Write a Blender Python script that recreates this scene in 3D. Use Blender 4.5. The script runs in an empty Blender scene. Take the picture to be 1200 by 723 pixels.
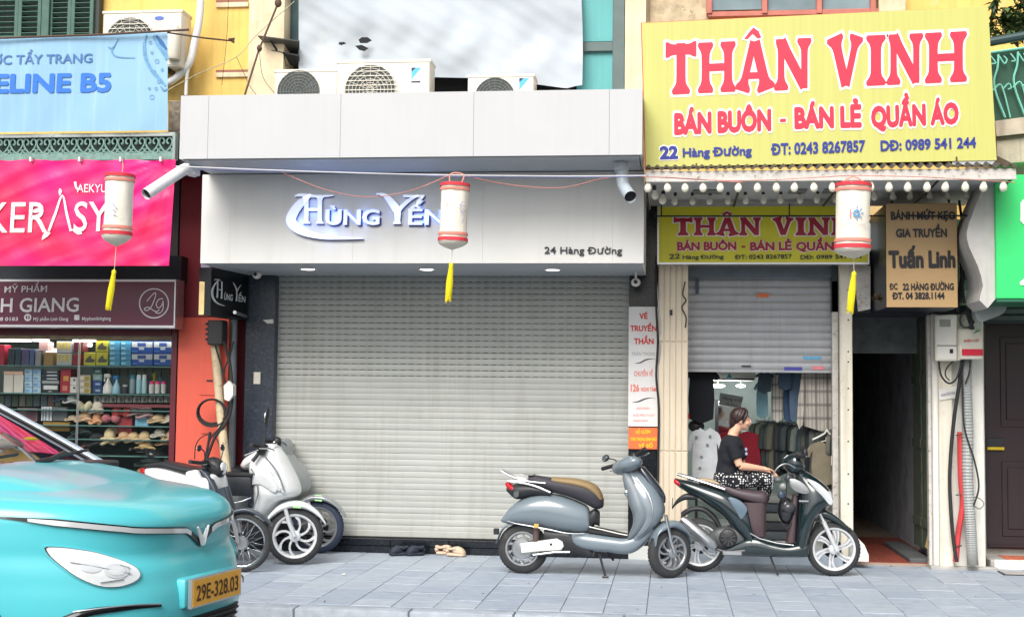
import bpy, bmesh, math, random
from mathutils import Vector, Matrix
random.seed(7)
S = bpy.context.scene
COL = S.collection
R_ = math.radians
# ---------------------------------------------------------------- camera
FPX, YAW, PIT, ROL = 1591.45, R_(-6.698), R_(3.730), R_(0.651)
CAMP = Vector((0, 0, 1.7))
_F = Vector((math.sin(YAW)*math.cos(PIT), math.cos(YAW)*math.cos(PIT), math.sin(PIT)))
_r = Vector((math.cos(YAW), -math.sin(YAW), 0)); _u = _r.cross(_F)
_R = _r*math.cos(ROL) + _u*math.sin(ROL); _U = _u*math.cos(ROL) - _r*math.sin(ROL)
cam = bpy.data.objects.new('camera', bpy.data.cameras.new('camera'))
COL.objects.link(cam); S.camera = cam
cam.matrix_world = Matrix(((_R.x, _U.x, -_F.x, 0), (_R.y, _U.y, -_F.y, 0), (_R.z, _U.z, -_F.z, 1.7), (0, 0, 0, 1)))
cam.data.sensor_width = 36; cam.data.lens = 36*FPX/1200; cam.data.clip_end = 500; cam.data.clip_start = .05
# ---------------------------------------------------------------- light
W_ = bpy.data.worlds.new('World'); S.world = W_; W_.use_nodes = True
nt = W_.node_tree; bg = nt.nodes['Background']
sky = nt.nodes.new('ShaderNodeTexSky'); sky.sky_type = 'NISHITA'; sky.sun_disc = False
SUN_EL, SUN_AZ = R_(44), R_(194)
sky.sun_elevation = SUN_EL; sky.sun_rotation = SUN_AZ; sky.dust_density = 4; sky.air_density = 1.0; sky.ozone_density = 1
hs = nt.nodes.new('ShaderNodeHueSaturation'); hs.inputs['Saturation'].default_value = .27
nt.links.new(sky.outputs[0], hs.inputs['Color']); nt.links.new(hs.outputs[0], bg.inputs[0])
bg.inputs[1].default_value = .12
sun = bpy.data.objects.new('sun', bpy.data.lights.new('sun', 'SUN')); COL.objects.link(sun)
sun.data.energy = 2.1; sun.data.angle = R_(38); sun.data.color = (1, .96, .9)
_sd = Vector((math.sin(SUN_AZ)*math.cos(SUN_EL), math.cos(SUN_AZ)*math.cos(SUN_EL), math.sin(SUN_EL)))
sun.rotation_euler = _sd.to_track_quat('Z', 'Y').to_euler()
S.view_settings.view_transform = 'Standard'; S.view_settings.look = 'None'
S.view_settings.exposure = 0.60; S.view_settings.gamma = 1
S.render.resolution_x = 1024; S.render.resolution_y = 616
S.cycles.max_bounces = 6; S.cycles.transparent_max_bounces = 12
S.cycles.sample_clamp_indirect = 4
# ---------------------------------------------------------------- photo pixel (1200 x 723) -> real place on a plane of known depth
def ray(px, py): return _F*FPX + _R*(px-600) + _U*(361.5-py)
def P(px, py, Y):
    d = ray(px, py); return CAMP + d*(Y/d.y)
def G(px, py, z=0.0):
    d = ray(px, py); return CAMP + d*((z-1.7)/d.z)
def PX(px, py, X):
    d = ray(px, py); return CAMP + d*(X/d.x)
def PP(px, py, o, n):
    d = ray(px, py); return CAMP + d*((Vector(o)-CAMP).dot(n)/d.dot(n))
# ---------------------------------------------------------------- materials
def srgb(*c):
    return tuple(((v/255)/12.92 if v/255 <= .04045 else ((v/255+.055)/1.055)**2.4) for v in c)
MATS = {}
def M(name, col=(.5, .5, .5), rough=.5, metal=0, var=.12, scale=6, bump=0, bscale=60, emit=0, coat=0, spec=.5,
      streak=0, streak_col=None, trans=0, alpha=1, spots=0, spot_col=(.1, .08, .06), sscale=8, ior=1.45, aniso=(1, 1, 1), world=False):
    if name in MATS: return MATS[name]
    m = bpy.data.materials.new(name); m.use_nodes = True; MATS[name] = m
    N, L = m.node_tree.nodes, m.node_tree.links
    b = N['Principled BSDF']
    b.inputs['Roughness'].default_value = rough; b.inputs['Metallic'].default_value = metal
    b.inputs['Specular IOR Level'].default_value = spec; b.inputs['Coat Weight'].default_value = coat
    b.inputs['Coat Roughness'].default_value = .04; b.inputs['IOR'].default_value = ior
    b.inputs['Transmission Weight'].default_value = trans; b.inputs['Alpha'].default_value = alpha
    c4 = (*col, 1)
    if var or streak or spots:
        tc = N.new('ShaderNodeTexCoord'); src_ = N.new('ShaderNodeNewGeometry').outputs['Position'] if world else tc.outputs['Object']
        mp = N.new('ShaderNodeMapping'); L.new(src_, mp.inputs[0])
        mp.inputs['Scale'].default_value = aniso
        nz = N.new('ShaderNodeTexNoise'); nz.inputs['Scale'].default_value = scale; nz.inputs['Detail'].default_value = 6
        L.new(mp.outputs[0], nz.inputs['Vector'])
        mr = N.new('ShaderNodeMapRange'); mr.inputs[1].default_value = .3; mr.inputs[2].default_value = .7
        mr.inputs[3].default_value = 1-var; mr.inputs[4].default_value = 1+var*.6; L.new(nz.outputs['Fac'], mr.inputs[0])
        mx = N.new('ShaderNodeVectorMath'); mx.operation = 'SCALE'; mx.inputs[0].default_value = col; L.new(mr.outputs[0], mx.inputs['Scale'])
        out = mx.outputs[0]
        if streak:
            m2 = N.new('ShaderNodeMapping'); L.new(src_, m2.inputs[0]); m2.inputs['Scale'].default_value = (9, 9, .5)
            n2 = N.new('ShaderNodeTexNoise'); n2.inputs['Scale'].default_value = 1.6; n2.inputs['Detail'].default_value = 7; L.new(m2.outputs[0], n2.inputs['Vector'])
            r2 = N.new('ShaderNodeMapRange'); r2.inputs[1].default_value = .5; r2.inputs[2].default_value = .75; r2.inputs[4].default_value = streak; L.new(n2.outputs['Fac'], r2.inputs[0])
            k = N.new('ShaderNodeMix'); k.data_type = 'RGBA'; L.new(r2.outputs[0], k.inputs[0]); L.new(out, k.inputs[6])
            k.inputs[7].default_value = (*(streak_col or (.16, .13, .1)), 1); out = k.outputs[2]
        if spots:
            n3 = N.new('ShaderNodeTexNoise'); n3.inputs['Scale'].default_value = sscale; n3.inputs['Detail'].default_value = 8; n3.inputs['Roughness'].default_value = .65; L.new(mp.outputs[0], n3.inputs['Vector'])
            r3 = N.new('ShaderNodeMapRange'); r3.inputs[1].default_value = .56; r3.inputs[2].default_value = .68; r3.inputs[4].default_value = spots; L.new(n3.outputs['Fac'], r3.inputs[0])
            k = N.new('ShaderNodeMix'); k.data_type = 'RGBA'; L.new(r3.outputs[0], k.inputs[0]); L.new(out, k.inputs[6]); k.inputs[7].default_value = (*spot_col, 1); out = k.outputs[2]
        L.new(out, b.inputs['Base Color'])
    else: b.inputs['Base Color'].default_value = c4
    if bump:
        tb = N.new('ShaderNodeTexCoord'); nb = N.new('ShaderNodeTexNoise'); nb.inputs['Scale'].default_value = bscale; nb.inputs['Detail'].default_value = 5
        L.new(tb.outputs['Object'], nb.inputs['Vector'])
        bp = N.new('ShaderNodeBump'); bp.inputs['Strength'].default_value = bump; bp.inputs['Distance'].default_value = .01
        L.new(nb.outputs['Fac'], bp.inputs['Height']); L.new(bp.outputs[0], b.inputs['Normal'])
    if emit:
        b.inputs['Emission Color'].default_value = c4; b.inputs['Emission Strength'].default_value = emit
    return m
def flat(name, rgb=(128, 128, 128), rough=.5, **k): return M(name, srgb(*rgb), rough, **k)
# ---------------------------------------------------------------- geometry collector
def catmull(pts, n=4, closed=False):
    pts = [Vector(p) for p in pts]; out = []; N = len(pts)
    for i in range(N if closed else N-1):
        g = (lambda k: pts[k % N]) if closed else (lambda k: pts[max(0, min(N-1, k))])
        a, b, c, d = g(i-1), g(i), g(i+1), g(i+2)
        for j in range(n):
            t = j/n
            out.append(.5*((2*b) + (c-a)*t + (2*a-5*b+4*c-d)*t*t + (3*b-a-3*c+d)*t**3))
    if not closed: out.append(pts[-1])
    return out
class MB:
    def __init__(s): s.v = []; s.f = []
    def add(s, v, f):
        o = len(s.v); s.v += [Vector(p) for p in v]; s.f += [tuple(i+o for i in q) for q in f]; return s
    def tr(s, m): s.v = [m @ p for p in s.v]; return s
    def join(s, o, m=None):
        return s.add([m @ p for p in o.v] if m else o.v, o.f)
    def box(s, x0, x1, y0, y1, z0, z1, c=0):
        if x1 < x0: x0, x1 = x1, x0
        if y1 < y0: y0, y1 = y1, y0
        if z1 < z0: z0, z1 = z1, z0
        if not c:
            return s.add([(x0,y0,z0),(x1,y0,z0),(x1,y1,z0),(x0,y1,z0),(x0,y0,z1),(x1,y0,z1),(x1,y1,z1),(x0,y1,z1)],
                         [(0,3,2,1),(4,5,6,7),(0,1,5,4),(1,2,6,5),(2,3,7,6),(3,0,4,7)])
        c = min(c, (x1-x0)*.45, (y1-y0)*.45, (z1-z0)*.45)
        b = bmesh.new(); bmesh.ops.create_cube(b, size=1)
        for q in b.verts: q.co = Vector(((x0+x1)/2+q.co.x*(x1-x0), (y0+y1)/2+q.co.y*(y1-y0), (z0+z1)/2+q.co.z*(z1-z0)))
        bmesh.ops.bevel(b, geom=b.edges[:], offset=c, segments=2 if c > .012 else 1, affect='EDGES', profile=.5)
        b.verts.index_update(); s.add([q.co.copy() for q in b.verts], [[q.index for q in f.verts] for f in b.faces]); b.free(); return s
    def tube(s, pts, r=.01, n=8, sm=0, cap=True, closed=False, flatten=None):
        pts = [Vector(p) for p in pts]
        rr = r if isinstance(r, (list, tuple)) else [r]*len(pts)
        if sm:
            q = catmull(pts, sm, closed); L = len(pts)-(0 if closed else 1)
            rr = [rr[min(int(i/sm), len(rr)-1)]*(1-(i % sm)/sm)+rr[(int(i/sm)+1) % len(rr) if closed else min(int(i/sm)+1, len(rr)-1)]*((i % sm)/sm) for i in range(len(q))]; pts = q
        V = []; K = len(pts); up = None
        for i, p in enumerate(pts):
            a = pts[(i+1) % K] if closed or i < K-1 else p; b = pts[i-1] if closed or i > 0 else p
            t = (a-b); t = t.normalized() if t.length > 1e-9 else Vector((0, 0, 1))
            if up is None: up = Vector((0, 0, 1)) if abs(t.z) < .9 else Vector((0, 1, 0))
            x = up.cross(t).normalized() if up.cross(t).length > 1e-6 else Vector((1, 0, 0)); y = t.cross(x); up = y
            for k in range(n):
                an = 2*math.pi*k/n; V.append(p + (x*math.cos(an)+y*math.sin(an))*rr[i])
        Fs = [(i*n+k, i*n+(k+1) % n, ((i+1) % K)*n+(k+1) % n, ((i+1) % K)*n+k) for i in range(K if closed else K-1) for k in range(n)]
        if cap and not closed: Fs += [tuple(range(n))[::-1], tuple(range((K-1)*n, K*n))]
        return s.add(V, Fs)
    def lathe(s, prof, n=16, c=(0, 0, 0), axis='Z', cap=True):
        V = []
        for (r, h) in prof:
            for k in range(n):
                a = 2*math.pi*k/n; x, y = r*math.cos(a), r*math.sin(a)
                V.append(Vector(c)+Vector({'Z': (x, y, h), 'Y': (x, h, -y), 'X': (h, x, y)}[axis]))
        K = len(prof)
        Fs = [(i*n+k, i*n+(k+1) % n, (i+1)*n+(k+1) % n, (i+1)*n+k) for i in range(K-1) for k in range(n)]
        if cap: Fs += [tuple(range(n))[::-1], tuple(range((K-1)*n, K*n))]
        return s.add(V, Fs)
    def ell(s, c, r, n=14, m=9, rot=None):
        V = []; c = Vector(c)
        for i in range(m+1):
            th = math.pi*i/m
            for k in range(n):
                a = 2*math.pi*k/n; v = Vector((r[0]*math.sin(th)*math.cos(a), r[1]*math.sin(th)*math.sin(a), r[2]*math.cos(th)))
                V.append(c+(rot @ v if rot else v))
        return s.add(V, [(i*n+k, (i+1)*n+k, (i+1)*n+(k+1) % n, i*n+(k+1) % n) for i in range(m) for k in range(n)])
    # rounded plate: outline in (x, z), half thickness w (number or function of x, z) about y = yc
    def pill(s, o, w, yc=0, r=.02, dome=0, sm=0, steps=3):
        o = [Vector((p[0], p[1])) for p in o]
        if sm: o = catmull(o, sm, True)
        N = len(o); ar = sum(o[i].x*o[(i+1) % N].y-o[(i+1) % N].x*o[i].y for i in range(N))
        if ar < 0: o.reverse()
        nr = []
        for i in range(N):
            a = (o[i]-o[i-1]); b = (o[(i+1) % N]-o[i]); t = (a.normalized() if a.length > 1e-9 else a)+(b.normalized() if b.length > 1e-9 else b)
            t = t.normalized() if t.length > 1e-9 else Vector((1, 0)); nr.append(Vector((-t.y, t.x)))
        cx = sum((p.x for p in o))/N; cz = sum((p.y for p in o))/N
        wf = w if callable(w) else (lambda x, z: w)
        ring = []
        for j in range(steps+1):
            a = math.pi/2*j/steps; ring.append((r*(1-math.cos(a)), math.sin(a)))      # inset, fraction of r towards the face
        V = []; K = 0
        def put(side, inset, fr, sc=1, extra=0):
            for i, p in enumerate(o):
                q = p+nr[i]*inset; q = Vector((cx+(q.x-cx)*sc, cz+(q.y-cz)*sc)); h = wf(q.x, q.y)
                rr = min(r, h); V.append((q.x, yc+side*(h-rr+rr*fr+extra), q.y))
        rows = []
        if dome:
            for sc, e in ((.35, 1), (.7, .7)): rows.append((-1, r, 1, sc, dome*e))
        for ins, fr in reversed(ring): rows.append((-1, ins, fr, 1, 0))
        for ins, fr in ring: rows.append((1, ins, fr, 1, 0))
        if dome:
            for sc, e in ((.7, .7), (.35, 1)): rows.append((1, r, 1, sc, dome*e))
        for q in rows: put(*q)
        K = len(rows)
        Fs = [(j*N+i, j*N+(i+1) % N, (j+1)*N+(i+1) % N, (j+1)*N+i) for j in range(K-1) for i in range(N)]
        Fs += [tuple(range(N))[::-1], tuple(range((K-1)*N, K*N))]
        return s.add(V, Fs)
    def prism(s, o, y0, y1):
        N = len(o); V = [(p[0], y0, p[1]) for p in o]+[(p[0], y1, p[1]) for p in o]
        return s.add(V, [tuple(range(N)), tuple(range(N, 2*N))[::-1]]+[(i, i+N, (i+1) % N+N, (i+1) % N) for i in range(N)])
    # sections: (centre, half y, half z, exponent, pitch) swept along x (pitch turns the ring about y)
    def loft(s, secs, n=20, cap=True):
        V = []
        for q in secs:
            c, hy, hz = Vector(q[0]), q[1], q[2]; e = q[3] if len(q) > 3 else 2; pt = q[4] if len(q) > 4 else 0
            for k in range(n):
                a = 2*math.pi*k/n; ca, sa = math.cos(a), math.sin(a)
                y = hy*math.copysign(abs(ca)**(2/e), ca); z = hz*math.copysign(abs(sa)**(2/e), sa)
                V.append(c+Vector((-z*math.sin(pt), y, z*math.cos(pt))))
        K = len(secs); Fs = [(i*n+k, i*n+(k+1) % n, (i+1)*n+(k+1) % n, (i+1)*n+k) for i in range(K-1) for k in range(n)]
        if cap: Fs += [tuple(range(n))[::-1], tuple(range((K-1)*n, K*n))]
        return s.add(V, Fs)
    def quad(s, a, b, c, d, th=None):
        a, b, c, d = map(Vector, (a, b, c, d))
        if th is None: return s.add([a, b, c, d], [(0, 1, 2, 3)])
        t = Vector(th) if not isinstance(th, (int, float)) else Vector((0, th, 0))
        return s.add([a, b, c, d, a+t, b+t, c+t, d+t], [(0,1,2,3),(7,6,5,4),(0,4,5,1),(1,5,6,2),(2,6,7,3),(3,7,4,0)])
ORI = {}
def mesh_of(name, mb, mat, smooth=35, shift=None):
    me = bpy.data.meshes.new(name)
    v = [p-shift for p in mb.v] if shift is not None else mb.v
    me.from_pydata([tuple(p) for p in v], [], mb.f); me.materials.append(mat)
    if smooth:
        b = bmesh.new(); b.from_mesh(me); bmesh.ops.recalc_face_normals(b, faces=b.faces[:]); b.to_mesh(me); b.free()
        me.shade_smooth(); me.set_sharp_from_angle(angle=R_(smooth))
    me.update(); return me
def tag(o, label=None, cat=None, group=None, kind=None):
    if label: o['label'] = label
    if cat: o['category'] = cat
    if group: o['group'] = group
    if kind: o['kind'] = kind
    return o
def thing(name, label, cat, loc=(0, 0, 0), rz=0, group=None):
    o = bpy.data.objects.new(name, None); COL.objects.link(o); o.empty_display_size = .1
    o.location = loc; o.rotation_euler = (0, 0, rz)
    ORI[o.name] = (Vector(loc), rz)
    return tag(o, label, cat, group)
def part(name, mb, mat, parent, local=False, smooth=35, label=None, kind=None):
    """mesh part; coordinates are world ones unless local"""
    root = parent
    while root.parent: root = root.parent
    if not local and root.name in ORI:
        L, rz = ORI[root.name]; m = (Matrix.Translation(L) @ Matrix.Rotation(rz, 4, 'Z')).inverted()
        mb = MB().join(mb, m)
    o = bpy.data.objects.new(name, mesh_of(name, mb, mat, smooth)); COL.objects.link(o); o.parent = parent
    return tag(o, label, kind=kind)
def solo(name, mb, mat, label=None, cat=None, group=None, kind=None, smooth=35):
    """a thing (or a piece of the setting) that is one mesh; its origin at its base"""
    xs = [p.x for p in mb.v]; ys = [p.y for p in mb.v]; zs = [p.z for p in mb.v]
    L = Vector(((min(xs)+max(xs))/2, (min(ys)+max(ys))/2, min(zs)))
    o = bpy.data.objects.new(name, mesh_of(name, mb, mat, smooth, L)); COL.objects.link(o); o.location = L
    ORI[o.name] = (L, 0)
    return tag(o, label, cat, group, kind)
def copy_tree(o, parent=None):
    c = o.copy(); COL.objects.link(c)
    if parent: c.parent = parent
    for ch in [x for x in o.children]: copy_tree(ch, c)
    return c
# ---------------------------------------------------------------- lettering
TX = {}; WD = {}; FONT = [None]
INTER = None
def setfont(cu):
    if FONT[0] is not None: cu.font = FONT[0]
def _adv(t):
    cu = bpy.data.curves.new('t', 'FONT'); cu.body = t; cu.size = 1; setfont(cu)
    o = bpy.data.objects.new('t', cu); me = o.to_mesh(); w = max(v.co.x for v in me.vertices)
    o.to_mesh_clear(); bpy.data.objects.remove(o); bpy.data.curves.remove(cu); return w
def glyphs(body, bold=0.0):
    k = (body, bold, FONT[0] is not None)
    if k not in TX:
        raw = body; body = body.replace('Đ', 'D')
        cu = bpy.data.curves.new('t', 'FONT'); cu.body = body; cu.size = 1; cu.offset = bold; cu.resolution_u = 3; setfont(cu)
        o = bpy.data.objects.new('t', cu); me = o.to_mesh()
        vs = [(v.co.x, v.co.y) for v in me.vertices]; fs = [tuple(p.vertices) for p in me.polygons]
        o.to_mesh_clear(); bpy.data.objects.remove(o); bpy.data.curves.remove(cu)
        x0 = min(v[0] for v in vs); x1 = max(v[0] for v in vs)
        for i, chh in enumerate(raw):                    # crossed D: a bar through the stem
            if chh == 'Đ':
                xs0 = 0 if i == 0 else _adv(body[:i+1])-_adv('D')
                t = .045+bold*1.2; n = len(vs); vs += [(xs0-.03-bold, .36-t), (xs0+.34, .36-t), (xs0+.34, .36+t), (xs0-.03-bold, .36+t)]; fs.append((n, n+1, n+2, n+3))
        WD[raw] = x1-x0
        TX[k] = ([((x-x0)/(x1-x0), y/.727) for x, y in vs], fs)      # u 0..1 over the width, v 1 = cap height
    return TX[k]
def text_px(mb, body, x0, y0, x1, y1, h, Y, bold=0.0, off=.004, fn=None, grow=0):
    """lettering on the plane at depth Y: base line from (x0,y0) to (x1,y1) of the photo, cap height h"""
    vs, fs = glyphs(body, .004); w_ = WD[(body)]
    f = fn or (lambda x, y: P(x, y, Y-off))
    lean = (740-(x0+x1)/2)*8.3e-5
    nn = 0 if bold < .008 else (8 if bold < .06 else 12)
    for k in range(-1, nn):                     # heavier strokes: the same letters laid again, shifted round a small circle
        du, dv = (0, 0) if k < 0 else (bold*math.cos(2*math.pi*k/nn)/w_, bold*math.sin(2*math.pi*k/nn)/.727)
        V = []
        for u, v in vs:
            u2, v2 = u*(1-2*bold/w_)+bold/w_+du, v*(1-bold)+bold*.5+dv
            p = f(x0+(x1-x0)*u2+lean*h*v2, y0+(y1-y0)*u2-h*v2); p = Vector((p.x, p.y-.00012*(k+1), p.z)); V.append(p)
        mb.add(V, fs)
    return mb
def poly_px(mb, pts, Y, off=.004, fn=None):
    f = fn or (lambda x, y: P(x, y, Y-off))
    return mb.add([f(*p) for p in pts], [tuple(range(len(pts)))])
def ribbon(pts, wd, sm=4):
    """closed outline of a brush stroke through pts with half widths wd"""
    q = catmull([(p[0], p[1], w) for p, w in zip(pts, wd)], sm); a, b = [], []
    for i, p in enumerate(q):
        t = (q[min(i+1, len(q)-1)]-q[max(i-1, 0)]); t = Vector((t.x, t.y)).normalized(); n = Vector((-t.y, t.x))
        a.append((p.x+n.x*p.z, p.y+n.y*p.z)); b.append((p.x-n.x*p.z, p.y-n.y*p.z))
    return a+b[::-1]
def ribbon_faces(mb, pts, wd, fn, sm=4):
    o = ribbon(pts, wd, sm); n = len(o)//2
    return mb.add([fn(*p) for p in o], [(i, i+1, 2*n-2-i, 2*n-1-i) for i in range(n-1)])
def box_at(x0, y0, x1, y1, Y, d, c=0, mb=None):
    """box whose front face at depth Y spans the photo's pixel box"""
    xm, ym = (x0+x1)/2, (y0+y1)/2; mb = mb or MB()
    return mb.box(P(x0, ym, Y).x, P(x1, ym, Y).x, Y, Y+d, P(xm, y1, Y).z, P(xm, y0, Y).z, c)
def ext(mb, pts, Y, d, sm=0):
    """outline in photo pixels at depth Y given thickness d"""
    q = [P(x, y, Y) for x, y in pts]
    if sm: q = catmull(q, sm, True)
    return mb.prism([(p.x, p.z) for p in q], Y, Y+d)
# ================================================================ MATERIALS
paving = M('paving_stone', srgb(160, 170, 182), .6, var=.2, scale=7, bump=.35, bscale=30, aniso=(1, 4, 1), spots=.75, spot_col=srgb(120, 130, 146), sscale=3.2, world=True)
paving2 = M('paving_stone_pale', srgb(165, 174, 185), .6, var=.2, scale=5, bump=.35, bscale=30, aniso=(1, 4, 1), spots=.7, spot_col=srgb(126, 136, 150), sscale=3.8, world=True)
paving3 = M('paving_stone_dark', srgb(153, 164, 178), .6, var=.22, scale=8, bump=.35, bscale=30, aniso=(1, 4, 1), spots=.7, spot_col=srgb(116, 126, 142), sscale=2.8, world=True)
mortar = M('mortar', srgb(118, 123, 130), .9)
asphalt = M('asphalt', (.06, .06, .063), .85, var=.3, scale=40, bump=.5, bscale=220)
concrete = M('concrete', srgb(168, 166, 162), .85, var=.2, scale=9, bump=.4, bscale=80, spots=.4, spot_col=srgb(120, 118, 112))
kerbm = M('kerb_stone', srgb(160, 168, 178), .65, var=.2, scale=9, bump=.3, bscale=50)
yellow_wall = M('yellow_plaster', srgb(232, 196, 112), .85, var=.12, scale=3, bump=.3, bscale=40, streak=.45, streak_col=srgb(206, 150, 70), spots=.35, spot_col=srgb(226, 212, 180), sscale=2.2)
cream_wall = M('cream_plaster', srgb(226, 208, 176), .85, var=.12, scale=4, bump=.4, bscale=30, streak=.4, streak_col=srgb(170, 145, 110), spots=.3, spot_col=srgb(190, 168, 130), sscale=6)
raw_wall = M('rough_masonry', srgb(150, 138, 122), .9, var=.4, scale=14, bump=.8, bscale=25, spots=.6, spot_col=srgb(84, 76, 66), sscale=12)
white_alu = M('white_composite_panel', srgb(188, 189, 191), .42, var=.025, scale=2, streak=.10, streak_col=srgb(165, 165, 165))
sign_white = M('white_sign_panel', srgb(222, 221, 217), .45, var=.03, scale=2.5, streak=.08, streak_col=srgb(160, 158, 152))
soffit_m = M('grey_soffit', srgb(170, 176, 182), .5, var=.04)
granite = M('dark_granite', srgb(52, 60, 72), .3, var=.35, scale=26, spots=.55, spot_col=srgb(96, 104, 116), sscale=28)
granite2 = M('polished_black_granite', srgb(22, 27, 34), .22, var=.3, scale=30, spots=.4, spot_col=srgb(52, 60, 70), sscale=30)
shutter_m = M('shutter_beige', srgb(176, 178, 173), .42, metal=.0, var=.06, scale=3, streak=.35, streak_col=srgb(146, 142, 128), spots=.10, spot_col=srgb(120, 112, 96), sscale=5, world=True)
shutter_g = M('shutter_grey', srgb(170, 172, 176), .42, var=.08, scale=4, streak=.25, streak_col=srgb(120, 118, 115), spots=.12, spot_col=srgb(110, 90, 70), sscale=14, world=True)
black = M('black_void', (.012, .013, .016), .8, var=0)
dark_metal = M('dark_metal', srgb(46, 50, 56), .45, metal=.6, var=.2)
coral = M('coral_paint', srgb(214, 92, 72), .55, var=.05, scale=2, streak=.2, streak_col=srgb(176, 66, 56))
maroon = M('maroon_frame', srgb(92, 26, 38), .4, var=.15)
silver = M('silver_trim', srgb(190, 192, 195), .3, metal=.8, var=.05)
green_iron = M('verdigris_iron', srgb(118, 150, 142), .6, var=.25, scale=20, spots=.3, spot_col=srgb(60, 62, 58), sscale=30)
green_plate = M('dark_verdigris_plate', srgb(40, 62, 60), .7, var=.3, scale=12)
louvre_m = M('green_louvre_paint', srgb(74, 106, 96), .6, var=.2, scale=10, spots=.3, spot_col=srgb(52, 72, 66), sscale=14)
cream_metal = M('cream_paint_metal', srgb(222, 216, 200), .55, var=.08, scale=5, streak=.35, streak_col=srgb(140, 120, 95), spots=.2, spot_col=srgb(150, 110, 80), sscale=16)
cream_stone = M('cream_fluted_stone', srgb(218, 204, 182), .6, var=.05, scale=3, streak=.3, streak_col=srgb(188, 168, 140))
white_paint = M('white_wall_paint', srgb(226, 224, 216), .8, var=.05, scale=4, bump=.2, bscale=30, streak=.3, streak_col=srgb(160, 150, 135), spots=.15, spot_col=srgb(170, 150, 120), sscale=7)
rust_white = M('rusty_white_steel', srgb(196, 192, 186), .65, var=.15, scale=12, spots=.7, spot_col=srgb(96, 76, 62), sscale=22)
rust = M('rusty_steel', srgb(90, 70, 60), .8, var=.3, scale=30)
grey_plaster = M('grey_blue_plaster', srgb(196, 204, 212), .85, var=.25, scale=4, bump=.4, bscale=20, spots=.5, spot_col=srgb(130, 138, 146), sscale=3)
red_tile = M('red_clay_tile', srgb(140, 72, 58), .5, var=.2, scale=7)
grout = M('pale_grout', srgb(170, 150, 135), .9)
teal = M('teal_board', srgb(92, 168, 168), .5, var=.07, scale=3, streak=.25, streak_col=srgb(60, 140, 145))
grey_green = M('grey_green_frame', srgb(92, 108, 106), .5, var=.12)
darkwood = M('dark_brown_door', srgb(46, 32, 36), .38, var=.15, scale=3, aniso=(6, 6, 1))
oldgreen = M('old_green_door', srgb(88, 98, 84), .75, var=.3, scale=9, spots=.7, spot_col=srgb(44, 50, 44), sscale=14, streak=.4, streak_col=srgb(140, 130, 95))
tile_white = M('white_floor_tile', srgb(206, 208, 206), .25, var=.04)
plastic_w = M('white_plastic', srgb(222, 220, 212), .45, var=.04)
plastic_cream = M('cream_ac_case', srgb(218, 212, 198), .45, var=.06, streak=.2, streak_col=srgb(160, 150, 130))
grille_m = M('ac_grille', srgb(120, 122, 120), .5, var=.1)
black_pl = M('black_plastic', (.02, .021, .024), .45, var=.15)
black_rub = M('black_rubber', (.025, .025, .027), .75, var=.2, scale=20)
pvc = M('grey_pvc', srgb(176, 186, 194), .35, var=.06)
pvc_w = M('white_pvc', srgb(224, 226, 226), .35, var=.05, streak=.2, streak_col=srgb(150, 145, 135))
glass = M('clear_glass', (.02, .03, .03), .02, var=0, alpha=.10, spec=.5)
lampglow = M('lamp_glow', (1, .95, .85), .3, var=0, emit=6)
tube_glow = M('tube_light_glow', (1, 1, .97), .3, var=0, emit=4)

# ================================================================ GROUND
solo('road', MB().box(-60, 60, -60, 10.45, -.5, -.125), asphalt, kind='structure')
solo('gutter', MB().box(-60, 60, 10.453, 10.76, -.5, -.12), concrete, kind='structure')
pav = solo('pavement', MB().box(-60, 60, 10.76, 14.72, -.4, -.022), mortar, kind='structure')
solo('ground', MB().box(-60, 60, 14.73, 60, -.5, -.06), concrete, kind='structure')
# kerb stones
kx = [G(x, y).x for x, y in ((347, 710), (603, 717.5), (732, 719))]
kj = [-6.2, -4.6, kx[0], (kx[0]+kx[1])/2+.05, kx[1], kx[2], kx[2]+.66, kx[2]+1.75, kx[2]+2.8, kx[2]+3.9, kx[2]+5]
for i in range(len(kj)-1):
    o = part('kerb_stone', MB().box(kj[i]+.006, kj[i+1]-.006, 10.735+random.uniform(-.004, .004), 10.955, -.2, random.uniform(-.006, .002), .014), kerbm, pav)
    o.data.name = 'kerb_stone'
# paving stones: columns .343 wide, joints staggered from column to column
tw, td = .343, .47
xj = G(760, 695).x
tmesh = [[mesh_of('paving_stone', MB().box(-tw/2+.0022, tw/2-.0022, -td/2+.0025, td/2-.0025, -.03, 0, .003), m) for m in (paving, paving2, paving3)]]
for c in range(-18, 15):
    x = xj+(c+.5)*tw; off = (0, .2, .33, .11)[c % 4]*td
    y = 10.96-off
    while y < 14.62:
        y0, y1 = max(y, 10.962), min(y+td, 14.625)
        if y1-y0 > .05:
            me = tmesh[0][random.choice((0, 0, 0, 1, 2, 2))]
            if y1-y0 < td-.01:
                me = mesh_of('paving_stone', MB().box(-tw/2+.0022, tw/2-.0022, -(y1-y0)/2+.0025, (y1-y0)/2-.0025, -.03, 0, .003), random.choice((paving, paving2, paving3)))
            o = bpy.data.objects.new('paving_stone', me); COL.objects.link(o); o.parent = pav
            pl = ORI['pavement'][0]
            o.location = Vector((x, (y0+y1)/2, random.uniform(-.003, .001)))-pl
            o.rotation_euler = (random.uniform(-.003, .003), random.uniform(-.003, .003), 0)
        y += td
FY = 14.78
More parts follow.
